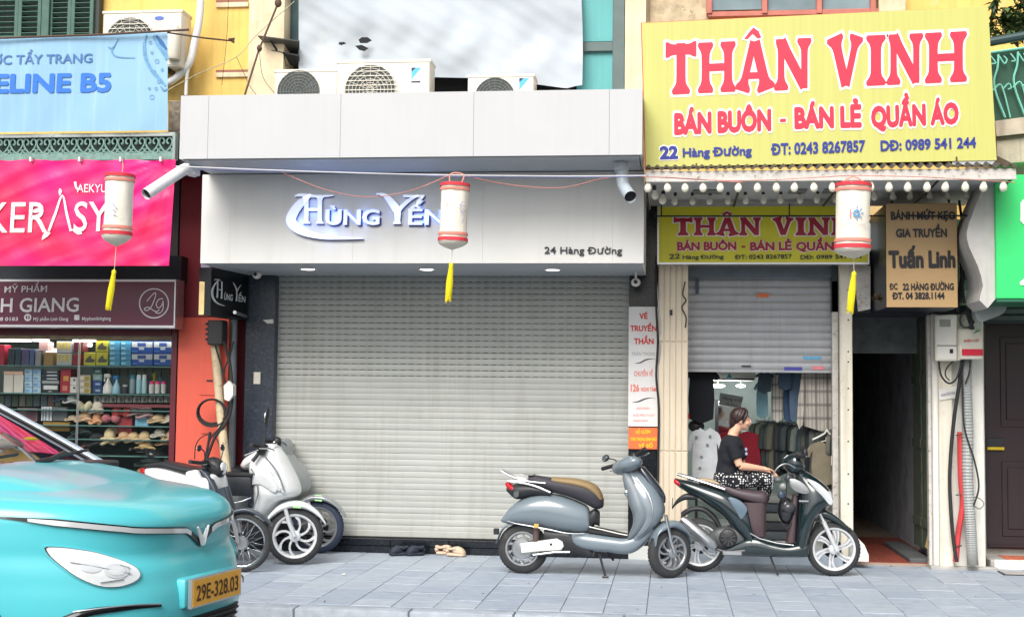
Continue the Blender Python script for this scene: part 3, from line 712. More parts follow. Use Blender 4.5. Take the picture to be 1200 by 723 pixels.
# ---- pink banner
Yp = 13.35
pk = thing('banner', 'wrinkled hot pink hair care banner behind the leftmost lantern', 'banner', P(100, 310, Yp))
NX, NZ = 90, 40; V = []
def pink_surf(x, y, off=.014):
    d1 = math.sin((x*.75+y*1.0)*.11+1.5*math.sin(y*.03)); d2 = math.sin((x*.45+y)*.23+math.sin(x*.05)*1.4); d3 = math.sin((x*1.3-y*.9)*.13); fan = 0
    if x > 120:
        an = math.atan2(y-186, 200-x+1e-6); fan = math.sin(an*26)*min(1, (x-120)/50)
    d4 = 1-abs(math.sin((x*.35+y)*.16+.8*math.sin(x*.03))); d5 = 1-abs(math.sin((x*.55+y*1.4)*.09+2))
    return P(x, y, Yp+.003*d1+.003*d2+.002*d3+.005*fan-.005*d4**3-.006*d5**4-off)
for j in range(NZ+1):
    for i in range(NX+1):
        u, v = i/NX, j/NZ; x = -60+266*u-8*v*u; y = 187.5+(311.5-187.5)*v+1.2*math.sin(u*30)*(1-v)*abs(math.sin(u*16))
        V.append(pink_surf(x, y, 0))
m = MB().add(V, [(j*(NX+1)+i, j*(NX+1)+i+1, (j+1)*(NX+1)+i+1, (j+1)*(NX+1)+i) for j in range(NZ) for i in range(NX)])
pm = M('pink_vinyl', srgb(236, 30, 92), .36, var=0)
N, L = pm.node_tree.nodes, pm.node_tree.links      # magenta patches printed in the pink
tc = N.new('ShaderNodeTexCoord'); nz = N.new('ShaderNodeTexNoise'); nz.inputs['Scale'].default_value = .9; nz.inputs['Detail'].default_value = 2
L.new(tc.outputs['Object'], nz.inputs['Vector']); cr = N.new('ShaderNodeValToRGB'); L.new(nz.outputs['Fac'], cr.inputs[0])
cr.color_ramp.elements[0].position = .40; cr.color_ramp.elements[0].color = (*srgb(238, 34, 84), 1); cr.color_ramp.elements[1].position = .66; cr.color_ramp.elements[1].color = (*srgb(222, 16, 140), 1)
L.new(cr.outputs[0], N['Principled BSDF'].inputs['Base Color'])
part('banner_sheet', m, pm, pk, smooth=180)
lw = flat('print_white', (236, 228, 232), .5, var=0)
fnp = pink_surf
m = MB()
text_px(m, 'KER', -16, 272.5, 55, 272, 37, Yp, -.006, fn=fnp); text_px(m, 'SY', 86, 271, 127, 270.5, 36, Yp, -.006, fn=fnp)
part('lettering', m, lw, pk, smooth=0)
m = MB()
for pts, wd in (([(57, 271), (65, 250), (73, 229), (78, 250), (83, 271)], [1.4, 1.5, 1, 1.5, 1.4]), ([(70, 221), (70.5, 224), (70, 229)], [.3, 1.8, .8]), ([(49, 281), (54, 275), (59, 273)], [.4, 3, .4]), ([(36, 248), (43, 247), (50, 243)], [.4, 2.5, .5]), ([(84, 269), (92, 272), (96, 274)], [.5, 3, .4])):
    ribbon_faces(m, pts, wd, fnp)
part('lettering', m, lw, pk, smooth=0)
m = MB(); text_px(m, 'AEKYUNG', 90, 225.5, 142, 225.5, 10, Yp, .006, fn=fnp)
ribbon_faces(m, [(88, 213), (89, 219), (92, 224)], [1.5, 1.2, .6], fnp); part('lettering', m, lw, pk, smooth=0)
for x in (38, 95, 143, 190):
    part('eyelet_tie', MB().box(P(x-1.2, 187, Yp).x, P(x+1.2, 187, Yp).x, Yp-.05, Yp+.04, P(x, 190, Yp).z, P(x, 185, Yp).z), plastic_w, pk)
# ---- recess + maroon sign board
sgn = thing('shop_sign', 'maroon cosmetics shop sign with silver edging above the display window', 'sign', P(100, 383, 14.1))
m = box_at(-80, 327, 206, 384, 14.14, .25, .006); part('sign_frame', m, silver, sgn)
part('sign_face', box_at(-78, 330, 203.5, 380.5, 14.132, .01), M('maroon_acrylic', srgb(86, 24, 52), .3, var=.04), sgn)
st = flat('print_silver', (200, 196, 200), .4, var=0)
m = MB(); text_px(m, 'MỸ PHẨM', 5, 343, 55, 342, 8, 14.13, 0); part('lettering', m, st, sgn, smooth=0)
m = MB(); text_px(m, 'NH GIANG', -17, 366, 92, 365, 17, 14.13, .012); part('lettering', m, st, sgn, smooth=0)
m = MB(); text_px(m, '7 408 0183', -14, 376, 21, 375.7, 4.2, 14.13, .01); text_px(m, 'Mỹ phẩm Linh Giang', 39, 375.8, 80, 375.5, 4.2, 14.13, .01); text_px(m, 'Myphamlinhgiang', 96, 375.4, 130, 375, 4.2, 14.13, .01)
part('lettering', m, st, sgn, smooth=0)
m = MB(); fz = lambda x, y: P(x, y, 14.126)
ribbon_faces(m, [(32.5+3.4*math.cos(a*math.pi/6), 372+3.4*math.sin(a*math.pi/6)) for a in range(13)], [.9]*13, fz, 2); ribbon_faces(m, [(33.5, 369.5), (32.6, 370.5), (32.5, 375)], [.5, .6, .6], fz)
m.add([fz(87, 369), fz(93, 369), fz(93, 375), fz(87, 375)], [(0, 1, 2, 3)]); part('icon', m, st, sgn, smooth=0)
m = MB(); ribbon_faces(m, [(180.5+17*math.cos(a*math.pi/12), 355.5+17*math.sin(a*math.pi/12)) for a in range(25)], [.7]*25, fz, 2)
ribbon_faces(m, [(172, 353), (178, 346), (182, 343), (182, 348), (177, 360), (172, 364), (169, 362), (174, 360), (182, 365), (187, 363)], [.5]*10, fz)
ribbon_faces(m, [(191, 350), (186, 351), (183, 357), (186, 361), (190, 357), (191, 352), (191, 362), (187, 367), (182, 366)], [.5]*9, fz)
part('round_logo', m, st, sgn, smooth=0)
# ---- shop front
rec = MB().box(XL, P(212, 320, 14.3).x, 14.3, 14.9, P(100, 330, 14.3).z, P(100, 300, 14.3).z); part('recess_lining', rec, dark_metal, b26)
part('soffit', MB().box(XL, P(236, 180, 13.7).x, 13.64, 14.95, P(100, 186, 13.6).z-.06, P(100, 186, 13.6).z-.004), dark_metal, b26)
part('side_reveal', box_at(196, 188, 209, 330, 14.5, .4), flat('grey_reveal', (84, 80, 80), .7), b26)
part('shopfront_frame', MB().box(P(198, 500, 14.5).x, P(207, 500, 14.5).x, 14.5, 14.62, 0, P(100, 384, 14.5).z, .006), maroon, b26)
part('shopfront_frame', MB().box(XL, P(198, 500, 14.5).x-.002, 14.5, 14.62, P(100, 393, 14.5).z, P(100, 385, 14.5).z, .006), maroon, b26)
part('shopfront_base', MB().box(XL, P(198, 500, 14.5).x, 14.5, 14.62, 0, .45, .01), maroon, b26)
gp = part('shopfront_glass', MB().box(XL, P(198, 500, 14.5).x-.002, 14.56, 14.566, .45, P(100, 393.2, 14.5).z), glass, b26)
# pillar, dark strip, steel post
px_ = lambda x, Y=14.5: P(x, 480, Y).x
part('pillar', MB().box(px_(205), px_(266), 14.5, 15.0, 0, P(230, 372, 14.5).z, .004), coral, b26)
part('pillar_shaded_top', MB().box(px_(205), px_(266), 14.505, 15.0, P(230, 372, 14.5).z+.002, 4.2), M('coral_in_shade', srgb(128, 38, 48), .5, var=.1, scale=2), b26)  # top of the same coral pillar, its shade put into a darker colour
part('pillar_back', MB().box(px_(266), px_(288), 14.74, 15.0, 0, 4.2), maroon, b26)
# panel grooves on the pillar: access flaps
for (x0, y0, x1, y1) in ((234, 425, 256, 463), (236, 466, 264, 508)):
    part('access_panel', box_at(x0, y0, x1, y1, 14.488, .012, .003), coral, b26)
part('panel_catch', box_at(242, 445, 249, 447, 14.480, .008), black_pl, b26)
post = thing('steel_post', 'grey galvanised steel post beside the coral pillar', 'post', G(273, 600, 0))
part('tube', MB().tube([P(270, 640, 14.55), P(274, 372, 14.55)], .042, 12), flat('galvanised', (120, 128, 134), .45, metal=.5, var=.2), post)
pp2 = thing('rusty_pole', 'leaning pole with flaking cream paint in front of the coral pillar', 'pole', P(262, 550, 14.3))
part('pole', MB().tube([P(266, 556, 14.2), P(260, 500, 14.3), P(255, 440, 14.38), P(251, 395, 14.42)], .048, 12, sm=3), M('flaking_cream', srgb(198, 182, 150), .7, var=.2, spots=.8, spot_col=srgb(110, 70, 44), sscale=24), pp2)
part('foot_socket', MB().tube([P(266, 610, 14.2), P(266, 556, 14.2)], .052, 12), rust, pp2)
# ---- display shelves behind the glass
ds = thing('display_shelves', 'lit glass display shelves behind the cosmetics shop window', 'shelves', (-7.5, 14.7, .45))
xR = P(203, 450, 14.7).x
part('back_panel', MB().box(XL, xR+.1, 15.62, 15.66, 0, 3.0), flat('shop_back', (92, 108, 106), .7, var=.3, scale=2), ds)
part('side_panel', MB().box(xR+.08, xR+.1, 14.63, 15.62, 0, 3.0), flat('shop_side', (120, 110, 100), .6), ds)
part('ceiling', MB().box(XL, xR+.1, 14.63, 15.62, P(100, 395, 14.6).z+.03, P(100, 393, 14.6).z+.12), flat('shop_ceiling', (190, 180, 160), .7, var=.2), ds)
part('valance', MB().box(XL, xR, 14.66, 14.68, P(100, 398, 14.66).z, P(100, 393.5, 14.66).z+.03), flat('wood_valance', (206, 186, 150), .6, var=.2, scale=9, spots=.5, spot_col=srgb(70, 50, 40), sscale=3), ds)
SHY = [428.5, 461, 480, 498, 514, 533]
for y in SHY:
    z = P(100, y, 14.72).z
    part('glass_shelf', MB().box(XL, xR, 14.70, 15.25, z-.012, z), M('shelf_glass', srgb(90, 130, 124), .15, var=.1), ds)
for x in (91, 92.6): part('upright', MB().box(P(x, 450, 14.7).x, P(x, 450, 14.7).x+.008, 14.69, 14.70, .45, 2.35), silver, ds)
for i, (x0, x1, y) in enumerate(((-30, 36, 398.5), (39, 57, 398.6), (86, 112, 399), (94, 107, 404.5), (53, 67, 411))):
    t = thing('tube_light', ('long glowing tube light at the top left of the display window', 'short glowing tube light second from the left in the display window', 'glowing tube light above the yellow boxes in the display window', 'small lower tube light above the yellow boxes in the display window', 'small glowing tube light behind the white bottles box in the display window')[i], 'light', P((x0+x1)/2, y, 15.0), group='tube lights in the display window')
    a, b = P(x0, y, 14.95), P(x1, y, 14.95)
    part('tube', MB().box(a.x, b.x, 14.93, 14.97, a.z-.014, a.z+.008), tube_glow, t)
    part('batten', MB().box(a.x, b.x, 14.94, 14.99, a.z+.009, a.z+.03), plastic_w, t)
al = bpy.data.lights.new('display_light', 'AREA'); al.shape = 'RECTANGLE'; al.size = 3.2; al.size_y = .25; al.energy = 11; al.color = (1, .97, .9)
ao = bpy.data.objects.new('display_light', al); COL.objects.link(ao); ao.location = (P(80, 399, 14.8).x, 14.86, P(80, 397, 14.8).z-.03); ao.rotation_euler = (R_(-8), 0, 0)
# products
def carton(lab, x0, y0, x1, y1, rgb, bands=(), d=.16, Y=14.8, nm='carton', cat='box', group='goods on the display shelves'):
    a, b = P(x0, (y0+y1)/2, Y).x, P(x1, (y0+y1)/2, Y).x; z0, z1 = P((x0+x1)/2, y1, Y).z, P((x0+x1)/2, y0, Y).z
    t = thing(nm, lab, cat, ((a+b)/2, Y+d/2, z0), group=group)
    part('body', MB().box(a+.002, b-.002, Y, Y+d, z0, z1, .003), flat('card_%02x%02x%02x' % rgb, rgb, .5, var=.06), t)
    for j, (u0, v0, u1, v1, c) in enumerate(bands):
        part('print_panel', MB().box(a+(b-a)*u0, a+(b-a)*u1, Y-.003-.0006*j, Y-.001, z0+(z1-z0)*v0, z0+(z1-z0)*v1), flat('print_%02x%02x%02x' % c, c, .5, var=.1, scale=40), t)
    return t
ye, db, wh, rd, bk = (196, 190, 60), (52, 54, 50), (206, 208, 204), (150, 30, 44), (40, 48, 54)
blu, wt = (30, 84, 168), (196, 204, 206)
mask = [(.02, .50, .98, .95, wt), (.28, .55, .68, .88, (60, 84, 150)), (.36, .28, .6, .5, (190, 205, 220)), (.04, .08, .3, .2, (70, 120, 200))]
for i, (x0, x1, y0, y1) in enumerate(((154, 179, 400, 414), (180, 203, 400, 414), (154, 179, 414.5, 428), (180, 203, 414.5, 428))):
    carton('blue and white face mask box in the display window, '+('upper left', 'upper right', 'lower left', 'lower right')[i]+' of four', x0, y0, x1, y1, blu, mask)
for i, (x0, x1, y0, y1) in enumerate(((112, 126.5, 398, 412.5), (98, 112, 413, 428), (112.5, 126.5, 413, 428))):
    t = carton('yellow box printed with a dark bird shape, '+('top one', 'lower left one', 'lower right one')[i]+' of three', x0, y0, x1, y1, ye)
    m = MB(); cx, cy = (x0+x1)/2, (y0+y1)/2
    ribbon_faces(m, [(cx-5, cy+3), (cx-1, cy+1), (cx+1, cy-4)], [.8, 3, .4], lambda x, y: P(x, y, 14.793)); ribbon_faces(m, [(cx-1, cy+2), (cx+4, cy+2), (cx+6, cy+1)], [2, 2, .4], lambda x, y: P(x, y, 14.7925)); part('print_panel', m, flat('bird_print', (84, 84, 70)), t, smooth=0)
for i in range(2):
    for j in range(5):
        carton('small sky blue carton, row %s of the %s stack beside the yellow boxes' % (('one', 'two', 'three', 'four', 'five')[j], ('left', 'right')[i]), 128+13*i, 399.5+5.8*j, 140.5+13*i, 405+5.8*j, (70, 150, 188), [(.1, .2, .5, .7, (150, 200, 220))], d=.1)
for args in (
    ('tall crimson carton at the left edge of the top shelf', -4, 404, 5, 428, (168, 24, 56)), ('dark navy carton beside the crimson one on the top shelf', 9, 408, 17, 428, (30, 48, 60)),
    ('dark teal carton second among the navy ones on the top shelf', 17.5, 408, 24.5, 428, (34, 60, 72)), ('purple carton on the top shelf', 25, 409, 34, 428, (78, 70, 112)), ('steel blue carton on the top shelf', 34.5, 409, 40, 428, (66, 92, 134)),
    ('pale grey carton on the top shelf beside the steel blue one', 41, 410, 48, 428, (138, 138, 140)), ('brown and gold tin box on the top shelf', 51, 413, 62, 428, (150, 120, 70)), ('light pink leaflet box above the pale grey carton', 45.5, 400, 56, 411, (222, 180, 180)),
    ('dark red carton under the tube light', 85, 415, 93.5, 428, (140, 24, 40)), ('dark red box hanging behind the tube lights', 86, 401, 97, 412, (96, 24, 40)), ):
    carton(*args)
for j in (0, 1):
    t = carton('white carton printed with four yellow topped bottles, '+('upper', 'lower')[j]+' one', 66, 400+14.3*j, 84, 413.5+14.3*j, (178, 184, 186))
    for k in range(4): part('print_panel', MB().box(P(67.5+4*k, 406, 14.8).x, P(70+4*k, 406, 14.8).x, 14.795, 14.799, P(75, 409+14.3*j, 14.8).z, P(75, 401+14.3*j, 14.8).z), flat('yel_print', (212, 190, 90)), t)
carton('pair of white cartons, left one, on the second shelf', 4, 439, 15.5, 460, (196, 192, 180)); carton('pair of white cartons, right one, on the second shelf', 15.8, 439, 27.5, 460, (198, 194, 182)); carton('flat peach carton lying on the white cartons', 4, 435, 27, 438.7, (214, 176, 150))
for j in range(4):
    for i in range(2): carton('small pale blue carton, %s in the %s column of the stack' % (('topmost', 'second', 'third', 'lowest')[j], ('left', 'right')[i]), 28.5+9.8*i, 432+7.2*j, 38+9.8*i, 438.9+7.2*j, (150, 184, 208) if (i+j) % 2 else (166, 196, 206), [(.1, .2, .6, .6, (110, 150, 190))], d=.1)
for j in range(3): carton('flat black cosmetics box with white band, %s of three' % ('top', 'middle', 'bottom')[j], 49, 434+4*j, 69, 437.6+4*j, (34, 50, 56), [(.3, .3, .9, .7, (190, 196, 198))], d=.1)
carton('grey flat box under the black banded boxes', 49, 446, 69, 449.5, (150, 154, 154)); carton('black framed box with a white label on the second shelf', 49, 450, 69, 460.5, (26, 38, 46), [(.1, .4, .92, .85, (208, 210, 208)), (.4, .12, .6, .25, (150, 150, 150))])
carton('red perfume gift box on the second shelf', 70.5, 432, 83, 460.5, (156, 26, 44), [(.25, .1, .7, .3, (190, 120, 100)), (.3, .5, .8, .7, (200, 140, 60))])
for j in range(2): carton('narrow white carton, %s one beside the red gift box' % ('upper', 'lower')[j], 81.5, 442+9.3*j, 90, 451+9.3*j, (206, 206, 198), [(.5, .5, .8, .8, (90, 90, 90))])
for j in range(3): carton('white and gold round label carton, %s of three' % ('top', 'middle', 'bottom')[j], 93.5, 439.5+7.2*j, 106, 446.4+7.2*j, (196, 190, 170), [(.45, .1, .9, .8, (170, 150, 50)), (.05, .3, .4, .7, (226, 216, 214))])
for j in range(4): carton('%s carton in the dark stack left of the spray bottles' % ('green', 'pale green', 'navy', 'dark blue')[j], 108.5, 431+7.5*j, 119.5, 438.2+7.5*j, ((40, 90, 76), (120, 150, 140), (30, 66, 130), (44, 70, 120))[j], [(.3, .3, .8, .6, (150, 170, 180))])
BT = {}
def bottle(lab, x, y0, y1, r, body, cap, kind='can', Y=14.82):
    a = P(x, y1, Y); h = (y1-y0)/FPX*Y; rr = r/FPX*Y
    t = thing('bottle', lab, 'bottle', a, group='bottles on the display shelves')
    mb_ = flat('bottle_%02x%02x%02x' % body, body, .3); mc = flat('cap_%02x%02x%02x' % cap, cap, .3)
    if kind == 'can':
        part('body', MB().lathe([(rr*.9, 0), (rr, .01), (rr, h*.72), (rr*.85, h*.76)], 14, a), mb_, t); part('cap', MB().lathe([(rr*.88, h*.76), (rr*.88, h*.96), (rr*.6, h)], 14, a), mc, t)
    else:
        part('body', MB().lathe([(rr*.95, 0), (rr*1.05, .01), (rr*.98, h*.35), (rr*.55, h*.55), (rr*.3, h*.68), (rr*.3, h*.78)], 14, a), mb_, t)
        part('trigger', MB().box(a.x-rr*.9, a.x+rr*.5, a.y-.02, a.y+.02, a.z+h*.80, a.z+h, .01).box(a.x-rr*.9, a.x-rr*.6, a.y-.012, a.y+.012, a.z+h*.6, a.z+h*.8, .004), mc, t)
bottle('white spray bottle on the second shelf', 126.5, 437, 461, 6, (222, 224, 216), (206, 206, 200), 'spray'); bottle('light blue spray bottle with a blue trigger', 136.5, 439, 461, 4.8, (150, 196, 210), (30, 120, 180), 'spray')
bottle('dark grey round bottle beside the blue spray bottle', 146.5, 450, 461, 3.6, (64, 66, 76), (190, 190, 190)); bottle('grey blue aerosol with a blue cap', 155, 438, 461, 3.6, (130, 152, 158), (60, 120, 150))
bottle('pale blue tall aerosol, left of the pair', 162.5, 438, 461, 3.2, (150, 196, 206), (200, 220, 220)); bottle('pale blue tall aerosol, right of the pair', 169, 438, 461, 3.2, (166, 202, 206), (210, 220, 220))
for i in range(3): bottle('short white can with a hot pink cap, %s of three' % ('left', 'middle', 'right')[i], 177.5+7*i, 446, 461, 3.1, (206, 208, 206), (226, 60, 130))
bottle('yellow capped bottle behind the pink capped cans', 180.5, 436, 461, 2.8, (190, 186, 80), (206, 196, 70), Y=15.0); bottle('teal bottle behind the pink capped cans', 187.5, 436, 461, 3, (70, 130, 140), (60, 90, 110), Y=15.0)
for i in range(8):
    carton('low dusty card box behind the bottles, '+['leftmost', 'second from left', 'third from left', 'fourth from left', 'fourth from right', 'third from right', 'second from right', 'rightmost'][i], 121+9.8*i, 432, 130+9.8*i, 440, (126, 140, 118), d=.1, Y=15.12)
for i in range(10):
    carton('small grey photo carton on the third shelf, '+['leftmost', 'second from left', 'third from left', 'fourth from left', 'fifth from left', 'fifth from right', 'fourth from right', 'third from right', 'second from right', 'rightmost'][i], 109.5+9.2*i, 463.5, 118+9.2*i, 471.6, (140, 144, 136), [(.4, .1, .8, .7, (70, 74, 70))], d=.1)
for i in range(9): carton('dim low carton at the left of the third shelf, '+['leftmost', 'second from left', 'third from left', 'fourth from left', 'middle', 'fourth from right', 'third from right', 'second from right', 'rightmost'][i], -3+8.4*i, 463, 4.6+8.4*i, 476, random.choice([(96, 112, 92), (110, 80, 74), (80, 96, 100), (120, 118, 104), (74, 90, 78)]), d=.12, Y=14.9)
part('shelf_rail', MB().box(P(122, 475, 14.72).x, xR, 14.70, 14.72, P(150, 477, 14.7).z, P(150, 473.5, 14.7).z), flat('maroon_shelf', (122, 52, 62), .5), ds)
carton('plum patterned carton on the fourth shelf', 20, 478, 44, 494, (112, 84, 90), [(.1, .1, .4, .9, (130, 110, 110)), (.5, .1, .9, .9, (96, 60, 76))])
carton('silver striped box on the fourth shelf', 48, 476.5, 61, 493, (206, 210, 214), [(.15, .02, .25, .98, (120, 130, 140)), (.4, .02, .5, .98, (120, 130, 140)), (.7, .02, .8, .98, (130, 140, 150))]); carton('dark grey flat carton beside the silver striped box', 61.5, 477, 79, 493, (92, 96, 98)); carton('ochre metal tin along the front of the shelf', 50, 494.5, 82, 505, (150, 116, 44))
carton('pale blue box under the round bun cushions', 158, 488, 174, 499, (110, 168, 192)); carton('red tin in the middle of the lower shelves', 137, 489, 155, 508, (150, 40, 46)); carton('tan jar box beside the red tin', 126, 498, 137, 508, (120, 100, 80))
def soft(lab, nm, cat, x, y, rx, ry, rgb, Y=14.78, twist=0, group='hats and caps in the display window', brim=True):
    c = P(x, y, Y); a, b = rx/FPX*Y, ry/FPX*Y
    t = thing(nm, lab, cat, (c.x, c.y, c.z-b), group=group)
    mt = flat('cloth_%02x%02x%02x' % rgb, rgb, .9, var=.2, bump=.4, bscale=30); rot = Matrix.Rotation(twist, 3, 'Y')
    if nm == 'bow':
        for s in (-1, 1): part('loop', MB().ell(c+rot @ Vector((s*a*.55, 0, b*.1)), (a*.55, .05, b*.8), 12, 8, Matrix.Rotation(twist+s*.5, 3, 'Y')), mt, t)
        part('knot', MB().ell(c, (a*.2, .05, b*.35), 10, 7), mt, t)
    else:
        part('crown', MB().ell(c+rot @ Vector((0, .04, b*.15)), (a*.8, a*.7, b*.9), 16, 9, rot), mt, t)
        if brim: part('brim', MB().tr(Matrix()).tube([c+rot @ Vector((a*1.05*math.cos(k*math.pi/8), -a*.3*math.sin(k*math.pi/8)-.01, -b*.45+b*.25*math.sin(k*math.pi/4))) for k in range(16)], [b*.22]*16, 6, closed=True), mt, t)
cr_, pn, pk_, tn = (216, 208, 174), (214, 170, 142), (186, 110, 116), (196, 170, 132)
for a in (('cream ribbon bow at the top of the hat display', 'bow', 'bow', 99, 477, 8, 9, cr_), ('round cream beret beside the cream bow', 'hat', 'hat', 113, 478, 9, 8, (214, 204, 186)), ('peach straw hat below the cream bow', 'hat', 'hat', 98, 489, 10, 7, (220, 184, 146)), ('apricot pointed hat below the round beret', 'hat', 'hat', 112, 491, 7, 8, (222, 168, 124)),
          ('dusky pink bow on the fourth shelf', 'bow', 'bow', 130, 491, 11, 7, pk_), ('brick red bow above the red tin', 'bow', 'bow', 143, 484, 12, 8, (186, 72, 70)), ('taupe bun hat behind the red bow', 'hat', 'hat', 158, 482, 10, 7, (150, 128, 124)), ('round mauve bun hat above the pale blue box', 'hat', 'hat', 170, 484, 10, 8, (170, 142, 144)),
          ('sand sun hat on the right of the fourth shelf', 'hat', 'hat', 184, 491, 11, 6, (206, 180, 140)), ('pale sun hat at the right end of the fourth shelf', 'hat', 'hat', 197, 491, 7, 6, (208, 202, 184)),
          ('cream scarf cap with a dark lining on the lower shelf', 'hat', 'hat', 127, 512, 9, 11, (218, 200, 156)), ('tan bucket hat, leftmost of the lower row', 'hat', 'hat', 144, 512, 9, 7, (208, 172, 132)), ('tan bucket hat, second of the lower row', 'hat', 'hat', 155, 513, 9, 7, (212, 184, 140)), ('tan bucket hat, third of the lower row', 'hat', 'hat', 168, 513, 9, 8, (206, 182, 142)),
          ('folded straw hat lying below the bucket hats', 'hat', 'hat', 170, 523, 12, 6, (200, 174, 122)), ('pale knitted hat on the right of the lower row', 'hat', 'hat', 186, 508, 9, 6, (186, 182, 166)), ('light brown hat at the right edge of the lower row', 'hat', 'hat', 199, 511, 8, 7, (196, 168, 132)), ('brown hat under the pale knitted hat', 'hat', 'hat', 192, 518, 10, 5, (150, 122, 88)),
          ('black cap with a grey stripe left of the cream scarf cap', 'hat', 'hat', 112, 516, 12, 9, (40, 42, 46)), ('white rolled cloth cap on the third shelf', 'hat', 'hat', 83, 468, 9, 6, (176, 180, 176)), ('dark blue cap behind the white rolled cap', 'hat', 'hat', 70, 466, 8, 7, (44, 56, 70)),
          ('small pale cap beside the dark grey carton', 'hat', 'hat', 84, 490, 8, 4, (196, 180, 150)), ('dark green cap on the lower left shelf', 'hat', 'hat', 96, 504, 12, 7, (40, 56, 54)), ('black shaggy hat on the lower left shelf', 'hat', 'hat', 84, 518, 11, 9, (34, 42, 46)), ('small dull red cap peeping between black hats', 'hat', 'hat', 100, 521, 6, 4, (140, 84, 78)),
          ('grey green bag on the lowest shelf', 'hat', 'hat', 112, 540, 16, 8, (66, 76, 76)), ('dark green bag on the lowest shelf right side', 'hat', 'hat', 178, 541, 20, 7, (38, 52, 50)), ('grey cap at the right end of the lowest shelf', 'hat', 'hat', 196, 541, 8, 6, (110, 112, 98)), ('beige hat at the foot of the display', 'hat', 'hat', 166, 552, 9, 4, (180, 160, 120))):
    soft(*a)
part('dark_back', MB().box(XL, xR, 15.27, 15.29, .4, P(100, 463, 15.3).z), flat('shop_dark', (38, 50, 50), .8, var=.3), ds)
FONT[0] = INTER
# ================================================================ RIGHT SHOP
b22 = thing('shophouse', 'old yellow shophouse with a half open clothes shop and a dark alley at right', 'building', (1.2, 14.8, 0))
X22 = P(772, 300, 14.5).x
part('upper_wall', MB().box(-.0+.03, 6, 15.3, 15.6, 3.7, 9.5), yellow_wall, b22)
wall_piece('rubble_patch', 762, -60, 832, 30, 15.2, .14, M('peeling_plaster', srgb(196, 180, 150), .9, var=.3, scale=8, bump=.6, spots=.6, spot_col=srgb(120, 105, 88), sscale=9), b22)
wf = thing('upper_window', 'window with dusty pink frame and grey panes behind the big yellow sign', 'window', P(930, 14, 15.1))
gl = flat('dusty_pane', (120, 140, 146), .15, var=.3, scale=2); pf = flat('pink_window_frame', (186, 112, 98), .6, var=.15)
part('frame_rail', box_at(830, 12, 1030, 18, 15.12, .1, .005), pf, wf)
for x in (831, 896, 960, 1023): part('frame_post', box_at(x-3, -50, x+3.5, 16, 15.10, .1, .005), pf, wf)
for a, b in ((834, 893), (900, 957), (964, 1020)): part('pane', box_at(a, -50, b, 12, 15.17, .02), gl, wf)
wall_piece('stone_corbel', 1030, -20, 1062, 16, 15.1, .2, cream_wall, b22, .01)
# ---- eave with corrugated sheet
eY = 12.75; ez = P(960, 203, eY).z; ex0, ex1 = P(757, 205, eY).x, P(1191, 205, eY).x
ev = thing('eave', 'white rust-stained metal eave with corrugated edge over the clothes shop', 'eave', ((ex0+ex1)/2, 13.5, ez-.1))
part('fascia', MB().box(ex0, ex1, eY, eY+.03, ez-.055, ez+.03, .004), rust_white, ev)
part('drip_rail', MB().box(ex0, ex1, eY-.012, eY+.01, ez-.075, ez-.052, .003), rust_white, ev)
part('ceiling_sheet', MB().box(ex0+.02, ex1-.05, eY+.032, 14.75, ez-.03, ez-.01), M('white_ceiling_sheet', srgb(190, 192, 192), .6, var=.08, streak=.2), ev)
part('side_rail', MB().box(ex0, ex0+.02, eY+.03, 14.5, ez-.09, ez+.03), rust_white, ev)
cm = MB(); n = 160; V = []
for y, dz in ((eY-.03, 0), (eY+.9, .28)):
    for i in range(n*2+1):
        V.append((ex0+(ex1-ex0)*i/(2*n), y, ez+.045+dz+.016*math.sin(i*math.pi/4.0)))
W2 = n*2+1; cm.add(V+[(p[0], p[1], p[2]+.004) for p in V], [(i, i+1, W2+i+1, W2+i) for i in range(W2-1)]+[(2*W2+i, 3*W2+i, 3*W2+i+1, 2*W2+i+1) for i in range(W2-1)]+[(i, 2*W2+i, 2*W2+i+1, i+1) for i in range(W2-1)])
part('corrugated_sheet', cm, flat('corrugated_dark', (78, 74, 72), .6, metal=.3, var=.3), ev, smooth=60)
for x in (757, 868, 985, 1100, 1185):
    m = MB(); a = P(x, 205, 12.77).x; m.tube([(a, 12.8, ez-.07), (a, 13.4, ez-.1), (a, 14.4, ez-.1)], .012, 6); part('rafter', m, dark_metal, ev)
for x0, x1, y in ((812, 846, 234), (925, 945, 236), (965, 980, 232)):
    part('ceiling_vent', MB().box(P(x0, y, 13.6).x, P(x1, y, 13.6).x, 13.5, 13.75, ez-.045, ez-.031, .003), grille_m, ev)
